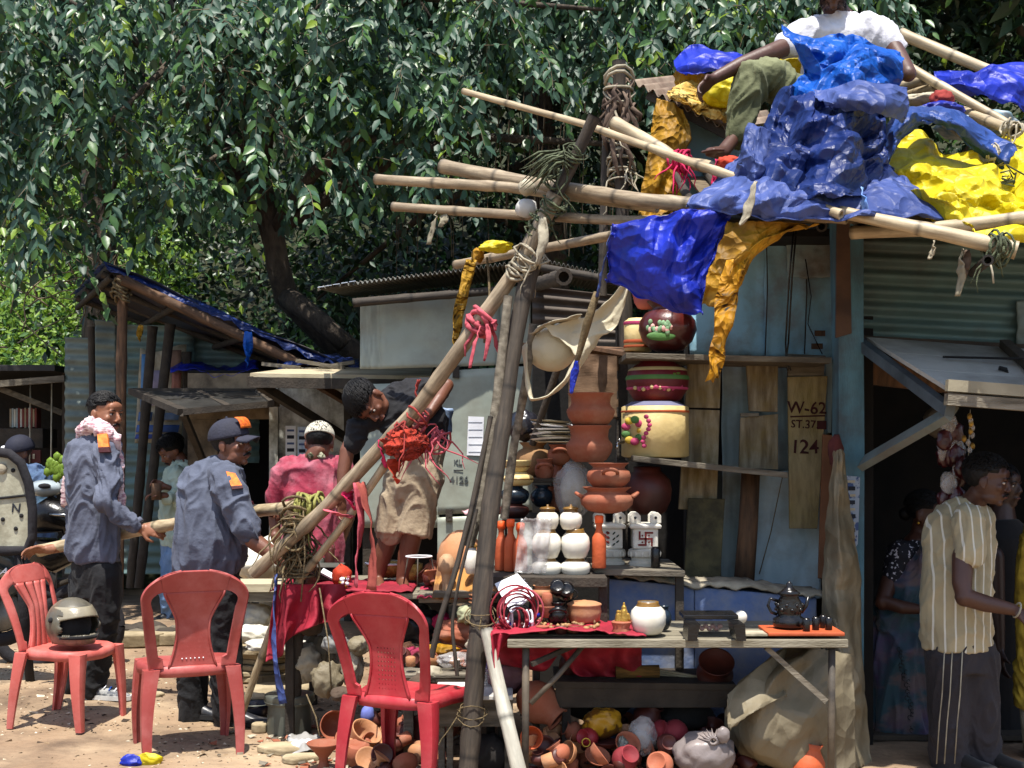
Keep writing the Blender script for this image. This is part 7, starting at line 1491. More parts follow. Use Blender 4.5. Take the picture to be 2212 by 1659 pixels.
for (a, b) in (((655, 1100, 6.6), (650, 1300, 6.6)), ((690, 1270, 6.6), (716, 1500, 6.5)), ((662, 1500, 6.5), (690, 1590, 6.4)), ((800, 1360, 6.3), (806, 1490, 6.25))): 
    p, q = P(*a), P(*b); g.tube([p, p.lerp(q, .5) + Vector((.015, 0, -.01)), q], .004, 5)
g.obj('cords', rope_m, None, kind='stuff', label='thin twisted cords dangling round the red-clothed table')
# ================================================================ red-clothed table on the left
d = 6.75; zt2 = Z(1282, d); t = thing('market_table', 'plank table under red cloth on which the boy stands', 'table', Vector((X(820, 7.1), 7.1, 0)))
for k in range(5): boxpart(t, 'plank', (X(600, d), d + k * .19, zt2 - .03), (X(1075, d), d + k * .19 + .185, zt2), topw)
boxpart(t, 'front_edge', (X(905, d), d - .03, zt2 - .045), (X(1075, d), d - .001, zt2 + .003), topw)
for (u, dd) in ((612, 6.8), (1050, 6.8), (612, 7.6), (1050, 7.6)): boxpart(t, 'leg', (X(u, d), dd, 0), (X(u, d) + .045, dd + .045, zt2 - .03), wood_dark)
def f(i, j):
    u = 596 + i * 300; y = 6.72 + .55 * j
    return Vector((X(u, 6.9), y, zt2 + .012 + .02 * abs(noise.noise(Vector((i * 9, j * 6, 0)))) + .01 * noise.noise(Vector((i * 19, j * 12, 3)))))
drape('crumpled red cloth lying on the left table', f, 50, 24, redcloth)
def f(i, j):
    u = 594 + i * 150 - 20 * j * (1 - i); lo = 1430 - 110 * i ** .8 + 10 * math.sin(i * 9); v = 1262 + (lo - 1262) * j
    return P(u + 12 * math.sin(i * 14) * j, v, 6.70 + .05 * math.sin(i * 20 + 2 * noise.noise(Vector((i * 3, j * 2, 0)))) * (.4 + j) - .03 * j)
drape('red cloth hanging down in deep folds at the left table corner', f, 70, 40, redcloth)
def f(i, j): return P(900 + i * 160, 1288 + j * 12, 6.72 + j * -.03) + Vector((0, .3 * (1 - j), .015 + .02 * abs(noise.noise(Vector((i * 9, j * 3, 5))))))
drape('pink-red cloth over the right half of the left table', f, 40, 12, M('cloth_pink_red', '#b3324e', '#93243c', sc=6, rough=.75))
strip([P(598, 1240, 6.66), P(590, 1340, 6.62), P(596, 1440, 6.6), P(612, 1520, 6.6)], .05, blu_g, label='narrow blue-violet strip hanging at the left table corner', seed=1.3, taper=.2)
def onL(u, y=.2): return Vector((X(u, d + y), d + y, zt2 + .03))
t = thing('red_packet', 'orange-red packet with tinsel lying on the left red cloth', 'packet', onL(740, .12)); G().blob(onL(738, .12) + Vector((0, 0, .05)), (.05, .04, .06), 3, .3, 2, 6, ridge=True).obj('body', rag_o, t)
for k in range(16): G().blob(onL(742 + U(-10, 12), .06) + Vector((0, 0, U(0, .05))), U(.008, .014), 1, .4, 3, k).obj('tinsel', (brass, paper, rag_p)[k % 3], t)
G().box(onL(716, .2) + Vector((0, 0, .04)), (.12, .05, .01), Matrix.Rotation(.5, 3, 'Y') @ Matrix.Rotation(.4, 3, 'X')).obj('folded_paper', paper, None, smooth=False, label='folded white paper strip beside the orange-red packet', cat='paper')
t = thing('cash_box', 'open dark tin box behind the red cloth and packet', 'box', onL(695, .45)); boxpart(t, 'body', onL(672, .36), onL(745, .6) + Vector((0, 0, .07)), black_c); boxpart(t, 'rim', onL(671, .355) + Vector((0, 0, .071)), onL(746, .605) + Vector((0, 0, .076)), alu)
for k, (u, hh, mt, lb) in enumerate(((690, .1, alu, 'small grey tin mug on the back of the left table'), (712, .16, terra_d, 'brown ribbed bottle on the back of the left table'))): G().lathe(prof('cyl', hh, .03), onL(u, .7), 20).obj('tin_mug' if not k else 'bottle', mt, None, label=lb, cat='mug' if not k else 'bottle')
t = thing('wicker_basket', 'shallow yellow wicker basket behind the boy\'s foot', 'basket', onL(838, .55)); bk = M('wicker', '#a98a45', '#7a5f2a', sc=30, rough=.8, bump=.5, bs=100)
G().lathe([(.06, 0), (.1, .03), (.125, .075), (.122, .08), (.095, .03), (0, .01)], WL[t.name], 24).obj('bowl', bk, t); G().lathe([(.124, .074), (.131, .08), (.124, .086)], WL[t.name], 24, cap=False).obj('rim', paper, t)
t = thing('wicker_basket', 'smaller ochre basket in the wire stand right of the boy', 'basket', onL(888, .4)); G().lathe([(.04, 0), (.06, .03), (.065, .09), (.062, .09), (.05, .03), (0, .01)], WL[t.name], 20).obj('bowl', bk, t)
t = thing('wire_stand', 'thin white wire stand on the red cloth right of the boy', 'stand', onL(905, .15)); c = WL[t.name]
G().tube([c + Vector((math.cos(a) * .07, math.sin(a) * .07, .15)) for a in [i * .524 for i in range(13)]], .004, 5).obj('ring', paper, t)
for a in (.5, 2.6, 4.7): G().tube([c + Vector((math.cos(a) * .07, math.sin(a) * .07, .15)), c + Vector((math.cos(a) * .1, math.sin(a) * .1, 0))], .004, 5).obj('leg', legm, t)
# counter under the globe pot
t = thing('side_counter', 'low counter draped in tan cloth below the globe pot', 'counter', Vector((X(1010, 6.9), 6.9, 0))); zc = Z(1262, 7.0)
boxpart(t, 'top', (X(942, 6.9), 6.62, zc - .03), (X(1075, 6.9), 7.25, zc), wood_grey)
for u in (948, 1062): boxpart(t, 'leg', (X(u, 6.9), 7.1, 0), (X(u, 6.9) + .04, 7.15, zc - .03), wood_dark)
def f(i, j):
    u = 945 + i * 180; v = 1222 + 14 * i + j * (70 - 30 * i) + 6 * math.sin(i * 9); return P(u - 12 * j * (1 - i), v, 6.82 - .16 * j + .03 * math.sin(i * 22 + j) * j)
drape('ochre patterned cloth bunched under the globe pot and bottles', f, 50, 20, M('cloth_ochre', '#a8763a', '#6a4524', sc=10, rough=.8, ramp=(.45, .55)))
# goods below the left table: sacks, cloths, bag
for (u, v, dd, r, m_, lb, cat, sd) in ((706, 1468, 6.6, (.085, .06, .09), tanpl, 'creased tan paper bag standing under the red cloth', 'bag', 3), (662, 1430, 6.9, (.08, .08, .1), rag_w, 'pale torn sack deep under the red cloth', 'sack', 5), (690, 1410, 7.0, (.09, .09, .09), tanpl, 'dusty tan bundle in shade under the left table', 'bundle', 7), (760, 1440, 6.7, (.06, .08, .1), rag_w, 'grey-white bundle behind the chair splat', 'bundle', 8), (905, 1350, 7.1, (.12, .1, .1), M('bag_dark', '#2f3035', '#1b1c20', rough=.4), 'dark plastic bag seen through the red chair', 'bag', 9), (1000, 1365, 6.7, (.15, .14, .075), terra, 'brick red cloth covered hump under the right table edge', 'bundle', 10), (955, 1345, 6.9, (.05, .05, .05), pinkneon, 'bright pink wad under the table edge', 'cloth', 11), (1012, 1328, 6.6, (.06, .06, .05), M('ball_green', '#9a9c7c', '#74765a', sc=14, rough=.8), 'round grey-green ball behind the dark upright', 'ball', 12), (950, 1405, 6.5, (.1, .08, .03), yel_o, 'crumpled yellow cloth on the low ledge', 'cloth', 13), (985, 1425, 6.4, (.1, .08, .035), clear_pl, 'clear plastic bag on the low ledge by the upright', 'plastic bag', 14), (892, 1410, 6.6, (.07, .06, .03), M('cloth_crimson', '#8d2140', '#64162d', rough=.85), 'crimson cloth wad seen through the chair', 'cloth', 15), (1035, 1390, 6.2, (.06, .05, .05), rag_w, 'white cloth wad left of the pale leaning bamboo', 'cloth', 16), (880, 1425, 6.5, (.06, .05, .02), paper, 'white cloth scrap below the crimson wad', 'cloth', 17)):
    G().blob(P(u, v, dd), r, 4, .42, 2.4, sd, ridge=True).obj(cat.replace(' ', '_'), m_, None, label=lb, cat=cat)
t = thing('low_ledge', 'low stacked boards carrying cloths between chair and upright', 'ledge', Vector((X(960, 6.5), 6.5, 0)))
for k in range(4): boxpart(t, 'board', (X(862 + k * 5, 6.5), 6.25 + k * .02, Z(1438 + k * 10, 6.5) - .02), (X(1100 - k * 4, 6.5), 6.85, Z(1438 + k * 10, 6.5)), (wood_grey, bd, wood_grey, wood_dark)[k])
for u in (875, 1080): boxpart(t, 'leg', (X(u, 6.5), 6.4, 0), (X(u, 6.5) + .05, 6.45, Z(1480, 6.5)), wood_grey)
t = thing('box_table', 'grey box with a bright white board top left of the leaning bamboo', 'box', Vector((X(1010, 6.05), 6.05, 0)))
boxpart(t, 'top', (X(940, 6.0), 5.86, Z(1500, 6.0)), (X(1108, 6.0), 6.2, Z(1490, 6.0)), M('board_white', '#cfcdc6', '#b6b4ac', sc=4, rough=.5)); boxpart(t, 'front_board', (X(945, 6.0), 5.9, Z(1560, 6.0)), (X(1108, 6.0), 5.93, Z(1502, 6.0)), wood_grey)
for u in (948, 966, 1090): boxpart(t, 'leg', (X(u, 6.0), 5.94, 0), (X(u, 6.0) + .03, 5.98, Z(1502, 6.0)), wood_grey)
# things on the ground around the red chair
def lying(label, u, v, d, h, r, kind, mat, ax, name='clay_pot', cat='pot', tilt=1.3, group='clay wares lying on the ground', inner=None):
    c = P(u, v, d); t = thing(name, label, cat, Vector((c.x, c.y, 0)), group); q = Vector(ax).normalized().to_track_quat('Z', 'Y').to_matrix()
    pr = prof(kind, h, r); G().lathe([(a, b - h / 2) for a, b in pr], c, 28, q).obj('body', mat, t)
    if inner: a, b = pr[-2]; G().lathe([(0, b - h / 2 - .01), (a * .97, b - h / 2 - .008)], c, 28, q, cap=False).obj('mouth', inner, t)  # darker disc over the opening: shade inside the vessel put into colour
    return t
lying('large clay bowl on its side facing the street left of the chair leg', 722, 1566, 6.6, .11, .078, 'bowl', terra, (.25, -1, .15), cat='bowl', inner=terra_d)
lying('broken clay bowl tilted among shards behind the chair leg', 785, 1592, 6.3, .09, .08, 'bowl', terra_l, (.5, -.4, .8), cat='bowl')
lying('deep clay tumbler with chipped rim under the chair', 770, 1625, 6.2, .1, .06, 'cyl', terra, (.1, -.2, 1))
pot('footed clay dish standing on the ground left of the chair leg', 699, 1608, 1668, 74, 6.15, 'dish', terra, name='clay_dish', cat='dish', group='clay wares lying on the ground', fz=.0)
pot('second footed clay dish half hidden by the chair leg', 752, 1612, 1660, 60, 6.3, 'dish', terra, name='clay_dish', cat='dish', group='clay wares lying on the ground', fz=.005)
pot('small round clay money pot between the chair legs', 784, 1622, 1668, 42, 6.2, 'matka', terra_l, group='clay wares lying on the ground', fz=.0)
pot('tiny clay pitcher at the very bottom edge by the money pot', 806, 1640, 1672, 26, 6.1, 'vase', terra_l, group='clay wares lying on the ground', fz=.0)
lying('huge clay disc leaning right of the chair', 905, 1612, 6.35, .07, .15, 'bowl', terra_d, (-.75, -.75, .55), cat='bowl')
G().blob(P(794, 1543, 6.4), (.035, .03, .045), 3, .2, 2, 3, ridge=True).obj('glove', M('glove_violet', '#6a74b8', '#5560a0', rough=.7), None, label='violet-blue cloth glove on the broken bowls', cat='glove')
t = thing('cloth_heap', 'white and grey cloth spread flat beside the footed dish', 'cloth', gp(655, 6.5)); G().sheet(lambda i, j: gp(620 + i * 75 + j * 8, 6.72 - j * .35) + Vector((0, 0, .012 + .05 * max(0, noise.noise(Vector((i * 4, j * 4, 3)))) + .03 * math.sin(i * 3.1))), 26, 20).obj('sheet', M('cloth_grey_white', '#cfd0d4', '#8e8c88', sc=6, rough=.8, ramp=(.45, .55)), t, solid=.004)
for (u, d_, rx, m_, lb, sd) in ((826, 5.62, .14, blu_l, 'crumpled bright blue plastic bag at the bottom edge below the red chair', 4), (282, 6.24, .05, blu_t, 'blue plastic scrap at the bottom edge on the soil', 5), (318, 6.28, .07, yel_t, 'yellow plastic scrap at the bottom edge on the soil', 6)):
    c = gp(u, d_); G().blob(c + Vector((0, 0, .02)), (rx, rx * .5, .035 if rx < .1 else .05), 4, .3, 2, sd, ridge=True).obj('plastic_scrap', m_, None, label=lb, cat='plastic scrap')
shards = G(); r_ = random.Random(17)
for k in range(260):
    u = r_.gauss(760, 110) if k < 170 else r_.uniform(560, 900); dd = r_.uniform(5.9, 7.2); c = gp(u, dd); s = r_.uniform(.008, .03); shards.cur = r_.choice((0, 0, 1, 2)); a = r_.uniform(0, 6.3)
    p = [c + Vector((math.cos(a + q) * s * r_.uniform(.6, 1.3), math.sin(a + q) * s * r_.uniform(.6, 1.3), .004 + r_.uniform(0, s * .7))) for q in (0, 1.6, 3.1, 4.7)]; shards.slab(p, .004, Vector((0, 0, 1)))
shards.obj('shards', [terra, rag_w, wood_grey], None, smooth=False, kind='stuff', label='broken clay shards and scraps round the red chair')
# heaps of identical small wares: each one an object of its own
def scatter(label, grp, n, spots, mats, kinds, seed):
    r_ = random.Random(seed); proto = {}
    for k in range(n):
        m_ = mats[k % len(mats)]; kd = kinds[k % len(kinds)]
        if (k % len(mats), k % len(kinds)) not in proto:
            h, r = dict(bowl=(.03, .045), cyl=(.055, .028), matka=(.07, .042), dish=(.05, .045))[kd]
            o = G().lathe(prof(kd, h, r), (0, 0, 0), 18).obj('clay_ware', m_, None, org=(0, 0, 0), label='%s %s %s' % ({'terracotta': 'small terracotta', 'terracotta_dark': 'small dark brown', 'terracotta_pale': 'small pale clay'}[m_.name], dict(bowl='saucer', cyl='cup', matka='round pot', dish='footed dish')[kd], label), cat='clay ware', group=grp); proto[(k % len(mats), k % len(kinds))] = o
        else: o = proto[(k % len(mats), k % len(kinds))].copy(); COL.objects.link(o)
        u, dd, z = spots(r_); o.location = (X(u, dd), dd, z); o.rotation_euler = (r_.uniform(-1.3, 1.3), r_.uniform(-1.3, 1.3), r_.uniform(0, 6)); o.scale = (r_.uniform(.8, 1.35),) * 3; WL[o.name] = o.location.copy()
scatter('jumbled in the heap under the plank table', 'small clay wares heaped under the plank table', 96, lambda r: (r.uniform(1150, 1640), r.uniform(5.65, 6.35), r.uniform(.03, .2)), [terra, terra_d, terra_l, terra_d], ['bowl', 'matka', 'cyl', 'dish', 'bowl'], 51)
scatter('lying loose on the ground around the bright red chair', 'small clay wares on the ground round the red chair', 44, lambda r: (r.gauss(830, 75), r.uniform(5.9, 6.9), r.uniform(.02, .09)), [terra, terra_l, terra_d], ['bowl', 'matka', 'cyl', 'dish'], 52)
scatter('standing on the right half of the red table', 'small clay wares on the red table', 26, lambda r: (r.uniform(900, 1062), r.uniform(6.8, 7.2), zt2 + .045), [terra, terra_l, terra_d], ['matka', 'cyl', 'bowl', 'dish'], 53)
scatter('on the low stacked boards behind the bright red chair', 'small clay wares on the low boards', 22, lambda r: (r.uniform(870, 1090), r.uniform(6.3, 6.7), Z(1438, 6.5) + .03), [terra, terra_d, terra_l], ['bowl', 'matka', 'cyl'], 54)
for k, (u, v, dd, r, m_, nm) in enumerate(((640, 1335, 6.9, (.06, .05, .12), redcloth, 'deep red cloth fold behind the slim stick'), (668, 1345, 6.85, (.08, .06, .07), M('cloth_brown', '#5a4a3c', '#3c3128', rough=.9), 'brown cloth wad in shade under the left table edge'), (726, 1390, 6.7, (.07, .06, .05), M('cloth_grey', '#8a8a86', '#63625f', rough=.85), 'grey cloth wad behind the left chair opening'), (775, 1395, 6.65, (.06, .05, .05), tanpl, 'tan paper wad behind the chair splat'), (745, 1500, 6.5, (.07, .06, .04), MATS['cloth_brown'], 'brown sacking scrap behind the clay bowl'), (930, 1455, 6.3, (.06, .05, .04), rag_w, 'off-white rag on the boards beside the chair seat'), (905, 1478, 6.25, (.05, .05, .05), MATS['cloth_brown'], 'brown wad on the boards right of the chair back'), (1040, 1460, 6.1, (.05, .05, .04), clear_pl, 'clear plastic wad on the boards behind the dark upright'), (1062, 1430, 6.15, (.06, .05, .05), M('cloth_violet', '#5c4a74', '#41345a', rough=.85), 'violet cloth wad beside the pale leaning bamboo'), (1090, 1420, 6.1, (.05, .05, .06), rag_p, 'dusty pink wad behind the pale leaning bamboo'), (1040, 1505, 6.1, (.09, .06, .05), M('wires_dark', '#2b2b2e', '#6d6d70', sc=30, rough=.6), 'dark coil of wire on the white board'), (860, 1340, 6.9, (.05, .05, .06), rag_w, 'pale wad seen above the chair back opening'))):
    G().blob(P(u, v, dd), r, 4, .3, 2.4, 60 + k, ridge=True).obj('cloth_wad', m_, None, label=nm, cat='cloth')
# ================================================================ goods under the plank table
R_ = lambda *a: Vector(a)
lying('big terracotta jar lying on its side with its mouth to the right', 1168, 1522, 6.0, .22, .1, 'vase', terra, (.7, -.35, -.55), inner=terra_d)
pot('dark round pot with open mouth lying on the ledge at right', 1541, 1405, 1475, 80, 6.1, 'stack', terra_d, R=Matrix.Rotation(.7, 3, 'X'), group='clay wares under the table')
pot('dark figurine-shaped vase hanging under the table left', 1228, 1400, 1466, 42, 6.15, 'vase', terra_d, group='clay wares under the table')
t = thing('rolled_mat', 'rolled brown reed mat on the ledge under the table', 'mat', P(1378, 1462, 6.05)); G().tube([P(1330, 1452, 6.05), P(1424, 1450, 6.05)], .03, 14).obj('roll', M('reed', '#7a5a2a', '#54401e', sc=20, rough=.9, st=(1, 8, 8)), t)
for k in range(4): G().bar(P(1420, 1446 + k * 5, 6.15), P(1545 - k * 8, 1468 + k * 3, 6.1), .02, .008).obj('splint', bd, None, smooth=False, label=('topmost', 'second', 'third', 'lowest')[k] + ' pale bamboo splint lying on the ledge by the reed mat', cat='splint')
GU = 'clay wares under the table'
lying('brown clay pot lying behind the red decorated one', 1237, 1580, 6.0, .09, .048, 'matka', terra, (-.8, -.2, .4), group=GU); lying('red pot with a painted yellow ring lying under the table', 1270, 1594, 5.9, .09, .048, 'matka', M('pot_red', '#8e2026', '#6f181d', rough=.5), (-.6, -.7, .3), group=GU)
G().tube([P(1266 + math.cos(a) * 9, 1604 + math.sin(a) * 9, 5.845) for a in [i * .524 for i in range(13)]], .003, 5).obj('painted_ring', yl_m, bpy.data.objects.get('clay_pot.001') and None, label='yellow ring ornament on the red pot under the table', cat='ornament')
redp = M('pot_rose', '#7c2229', '#5f181f', rough=.75, dirt=('#4a1a18', .5))
lying('rose red pot lying right, larger of the touching pair', 1456, 1582, 5.85, .12, .06, 'matka', redp, (-.9, -.2, .25), group=GU); lying('rose red pot lying left in the touching pair', 1424, 1578, 5.9, .1, .05, 'matka', redp, (-.9, -.1, .3), group=GU)
lying('round red pot in the front of the heap at the bottom edge', 1350, 1640, 5.7, .12, .058, 'matka', redp, (.35, -.75, .6), group=GU)
lying('maroon pot upside down at the bottom edge under the table', 1185, 1655, 5.8, .08, .05, 'matka', terra_d, (0, 0, -1), group=GU); lying('terracotta cup at the bottom edge right of the maroon pot', 1233, 1654, 5.8, .06, .034, 'cyl', terra, (0, 0, 1), group=GU)
lying('terracotta bowl mouth at the left table leg', 1152, 1592, 5.75, .06, .052, 'bowl', orb, (-.3, -.9, .1), group=GU, inner=terra_d); lying('brown pot base at the bottom edge left of the tied sack', 1425, 1652, 5.65, .1, .06, 'matka', terra, (-.4, -.8, .5), group=GU)
lying('orange clay pot under the tan sheet at the bottom right', 1745, 1652, 5.75, .2, .08, 'vase', orb, (.2, 0, 1), group=GU); lying('pale clay dish lying flat in the heap', 1310, 1608, 5.9, .03, .07, 'bowl', terra_d, (0, 0, 1), group=GU)
lying('tall clay pot leaning at the back of the heap', 1400, 1548, 6.1, .14, .07, 'vase', terra_d, (.5, -.2, .8), group=GU); lying('clay saucer tilted near the heap centre', 1290, 1636, 5.8, .025, .06, 'bowl', terra, (.2, -.5, .8), group=GU)
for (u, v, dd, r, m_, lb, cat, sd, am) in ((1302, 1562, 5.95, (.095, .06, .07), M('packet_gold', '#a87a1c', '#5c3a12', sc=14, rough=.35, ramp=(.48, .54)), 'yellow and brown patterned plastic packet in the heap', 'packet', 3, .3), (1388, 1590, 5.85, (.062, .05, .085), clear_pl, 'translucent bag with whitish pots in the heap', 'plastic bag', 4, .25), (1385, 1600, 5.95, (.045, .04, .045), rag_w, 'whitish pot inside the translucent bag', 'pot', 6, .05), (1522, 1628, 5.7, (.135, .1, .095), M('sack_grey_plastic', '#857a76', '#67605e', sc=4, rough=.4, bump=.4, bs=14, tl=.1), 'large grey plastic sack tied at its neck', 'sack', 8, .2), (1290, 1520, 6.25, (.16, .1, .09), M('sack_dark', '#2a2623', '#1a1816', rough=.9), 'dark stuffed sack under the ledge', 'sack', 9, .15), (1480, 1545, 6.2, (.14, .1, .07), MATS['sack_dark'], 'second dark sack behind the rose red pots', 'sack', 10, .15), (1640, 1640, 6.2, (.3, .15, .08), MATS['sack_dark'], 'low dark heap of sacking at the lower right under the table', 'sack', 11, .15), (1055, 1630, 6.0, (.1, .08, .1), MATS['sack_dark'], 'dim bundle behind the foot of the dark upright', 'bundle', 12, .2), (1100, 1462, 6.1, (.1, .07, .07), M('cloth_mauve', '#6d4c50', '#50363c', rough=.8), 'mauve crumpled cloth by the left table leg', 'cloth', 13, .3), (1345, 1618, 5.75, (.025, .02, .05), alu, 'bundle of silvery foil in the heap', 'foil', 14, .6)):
    G().blob(P(u, v, dd), r, 4, am, 2, sd, ridge=True).obj(cat.replace(' ', '_'), m_, None, label=lb, cat=cat)
g = G(); c = P(1540, 1600, 5.62)
for k in range(16): a = k * .39; g.tube([c + Vector((math.cos(a) * .012, -.01, math.sin(a) * .012)), c + Vector((math.cos(a) * .035, .012, math.sin(a) * .026)), c + Vector((math.cos(a) * .06, .04, math.sin(a) * .045))], [.006, .005, .001], 5)
g.blob(P(1562, 1588, 5.62), (.03, .02, .035), 3, .3, 3, 2, ridge=True); g.obj('sack_neck', MATS['sack_grey_plastic'], None, label='gathered neck of the large grey plastic sack', cat='sack neck')
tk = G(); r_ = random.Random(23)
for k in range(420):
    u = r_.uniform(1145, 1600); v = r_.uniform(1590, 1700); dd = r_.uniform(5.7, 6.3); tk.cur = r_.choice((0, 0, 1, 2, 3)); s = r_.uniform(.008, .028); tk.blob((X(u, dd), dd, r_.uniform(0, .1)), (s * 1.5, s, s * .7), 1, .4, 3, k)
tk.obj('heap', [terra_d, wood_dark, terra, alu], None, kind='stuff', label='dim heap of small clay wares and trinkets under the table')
# tan sheet hooked on the post and bulging under the table
def ctrl(rows, nu, nv, crum=.02, sc=6, sd=0, seam=0):
    R = [[P(*c) for c in r] for r in rows]; nr_, nc = len(R), len(R[0])
    def cr(p0, p1, p2, p3, t): return .5 * ((2 * p1) + (p2 - p0) * t + (2 * p0 - 5 * p1 + 4 * p2 - p3) * t * t + (3 * p1 - p0 - 3 * p2 + p3) * t ** 3)
    def line(L, t):
        n = len(L) - 1; k = min(int(t * n), n - 1); s = t * n - k; return cr(L[max(k - 1, 0)], L[k], L[k + 1], L[min(k + 2, n)], s)
    fh = folds(sd, 10, seam or None)
    lu = sum((line(R[nr_ // 2], (k + 1) / 8) - line(R[nr_ // 2], k / 8)).length for k in range(8)); lv = (R[-1][nc // 2] - R[0][nc // 2]).length
    def fn(i, j):
        i, j = .5 + (i - .5) * (1 - .07 * abs(noise.noise(Vector((j * 11, sd, i > .5))))), .5 + (j - .5) * (1 - .07 * abs(noise.noise(Vector((i * 13, sd + 5, j > .5)))))
        c = line([line(r, i) for r in R], j); e = crum * 1.5; p, q = i * lu * sc * .27, j * lv * sc * .27
        edge = noise.noise(Vector((i * 9, sd, 0))) * .02 * (j > .97) + noise.noise(Vector((j * 9, sd, 3))) * .02 * (i < .03 or i > .97)
        h = fh(p, q)
        return c + Vector((fh(q + 3, p) * e * .3, -h * e * 1.35, h * e * .35 + edge))
    return fn
def tarp(label, rows, nu, nv, mat, crum=.02, sc=6, sd=0, seam=0, name='tarpaulin', cat='tarpaulin', solid=.003): return G().sheet(ctrl(rows, int(nu * 1.3), int(nv * 1.3), crum, sc, sd, seam), int(nu * 1.3), int(nv * 1.3)).obj(name, mat, None, smooth='crisp', label=label, cat=cat, solid=solid)
tarp('long tan sheet hanging in a gathered column down the blue post', [[(1800, 975, 6.3), (1814, 970, 6.27), (1824, 975, 6.3)], [(1790, 1080, 6.3), (1812, 1080, 6.2), (1832, 1080, 6.3)], [(1778, 1220, 6.25), (1815, 1220, 6.12), (1856, 1220, 6.3)], [(1776, 1380, 6.2), (1822, 1380, 6.1), (1864, 1380, 6.3)], [(1800, 1520, 6.2), (1832, 1520, 6.08), (1868, 1520, 6.3)], [(1820, 1660, 6.2), (1845, 1660, 6.1), (1885, 1660, 6.3)]], 50, 70, tanpl, .022, 9, 1, .05, 'hanging_sheet', 'sheet')
tarp('tan sheet bulging in a great fold under the right end of the table', [[(1690, 1400, 5.95), (1740, 1398, 5.9), (1790, 1402, 5.9), (1850, 1420, 6.0)], [(1600, 1470, 5.9), (1680, 1460, 5.75), (1780, 1470, 5.78), (1850, 1480, 5.95)], [(1568, 1550, 5.85), (1660, 1560, 5.66), (1770, 1550, 5.7), (1850, 1560, 5.95)], [(1590, 1620, 5.85), (1660, 1630, 5.68), (1750, 1640, 5.7), (1850, 1660, 5.95)], [(1640, 1650, 5.9), (1700, 1665, 5.75), (1760, 1680, 5.75), (1850, 1700, 5.95)]], 60, 60, tanpl, .035, 5, 2, .9, 'bulging_sheet', 'sheet')
tarp('upper lip of the tan sheet folded over the bulge under the table', [[(1572, 1500, 5.72), (1640, 1440, 5.74), (1700, 1400, 5.85)], [(1570, 1560, 5.66), (1640, 1510, 5.64), (1690, 1480, 5.75)], [(1575, 1575, 5.64), (1635, 1535, 5.6), (1700, 1500, 5.7)]], 30, 24, tanpl, .015, 7, 3, .9, 'sheet_fold', 'sheet')
# cream bundle slung beside the upright
G().blob(P(1192, 750, 6.35), (.125, .1, .12), 4, .1, 1.4, 3, ridge=True).obj('cloth_bundle', M('cloth_cream', '#cfc7ae', '#b3aa90', sc=4, rough=.8, bump=.3, tl=.1), None, label='round cream cloth bundle slung beside the dark upright pole', cat='bundle')
tarp('cream sheet stretched from the bundle up to the tent tip', [[(1352, 606, 6.3), (1356, 606, 6.3), (1360, 610, 6.3)], [(1290, 668, 6.28), (1310, 690, 6.3), (1335, 700, 6.3)], [(1235, 690, 6.25), (1258, 730, 6.25), (1290, 738, 6.3)], [(1175, 705, 6.2), (1240, 760, 6.2), (1252, 800, 6.25)]], 26, 50, MATS['cloth_cream'], .02, 8, 4, .1, 'cream_sheet', 'sheet')
strip([P(1248, 770, 6.2), P(1222, 820, 6.18), P(1180, 856, 6.18), P(1148, 862, 6.2), P(1138, 810, 6.22), P(1132, 745, 6.22)], .075, MATS['cloth_cream'], label='open loop of cream cloth below the slung bundle', seed=1.4, tw=.1, taper=.1, cat='cloth')
strip([P(1150, 722, 6.25), P(1180, 700, 6.22), P(1230, 690, 6.22), P(1255, 682, 6.22)], .09, rag_w, label='white cloth fold over the top of the cream bundle', seed=1.2, tw=.1, taper=.2, cat='cloth')
bpole('short thin stake propped left of the cream bundle', [P(1152, 700, 6.3), P(1136, 820, 6.3), P(1110, 960, 6.35), P(1090, 1120, 6.4)], .02, .022, wood_grey); bpole('dark stick leaning behind the black plastic bundle', [P(1230, 720, 6.6), P(1175, 880, 6.7), P(1150, 960, 6.8)], .018, .02, wood_dark)
# ================================================================ blue painted stall on the right
st_ = thing('blue_stall', 'pale blue sheet-metal stall patched with weathered planks on the right', 'stall', (X(1700, 6.9), 6.9, 0))
def sh2(name, u0, u1, v0, v1, dd, mat, sd, amp=.014, sk=0):
    return G().sheet(lambda i, j: P(u0 + (u1 - u0) * i + sk * j + 4 * noise.noise(Vector((j * 5, sd, i))), v0 + (v1 - v0) * j + 4 * noise.noise(Vector((i * 5, sd, 3))), dd) + Vector((0, amp * noise.noise(Vector((i * 3 + sd, j * 3, sd))) + amp * .5 * noise.noise(Vector((i * 9 + sd, j * 8, sd))), 0)), 24, 24).obj(name, mat, st_, solid=.003)
sh2('wall_panel', 1490, 1660, 470, 768, 7.05, teal_w, 1); sh2('wall_panel', 1652, 1822, 478, 772, 7.02, teal_w, 2, .02); sh2('wall_patch', 1700, 1832, 500, 600, 6.99, M('sheet_rust_edge', '#8fb2bc', '#97806a', sc=3, rough=.6, dirt=('#5a3e2a', .8), ds=5), 3, .01)
sh2('wall_panel', 1560, 1640, 766, 1280, 7.08, greyteal, 4); sh2('wall_panel', 1630, 1705, 766, 1020, 7.1, greyteal, 5); sh2('wall_panel', 1622, 1774, 1018, 1292, 7.04, M('sheet_blue_grey', '#a3b4b8', '#8ba4ae', sc=2, rough=.6, dirt=('#7a6a58', .6), ds=3), 6, .02); sh2('wall_panel', 1690, 1790, 766, 1020, 7.12, greyteal, 7); sh2('wall_panel', 1480, 1566, 1020, 1290, 7.1, M('sheet_dark', '#2c3130', '#222625', sc=3, rough=.7), 8)
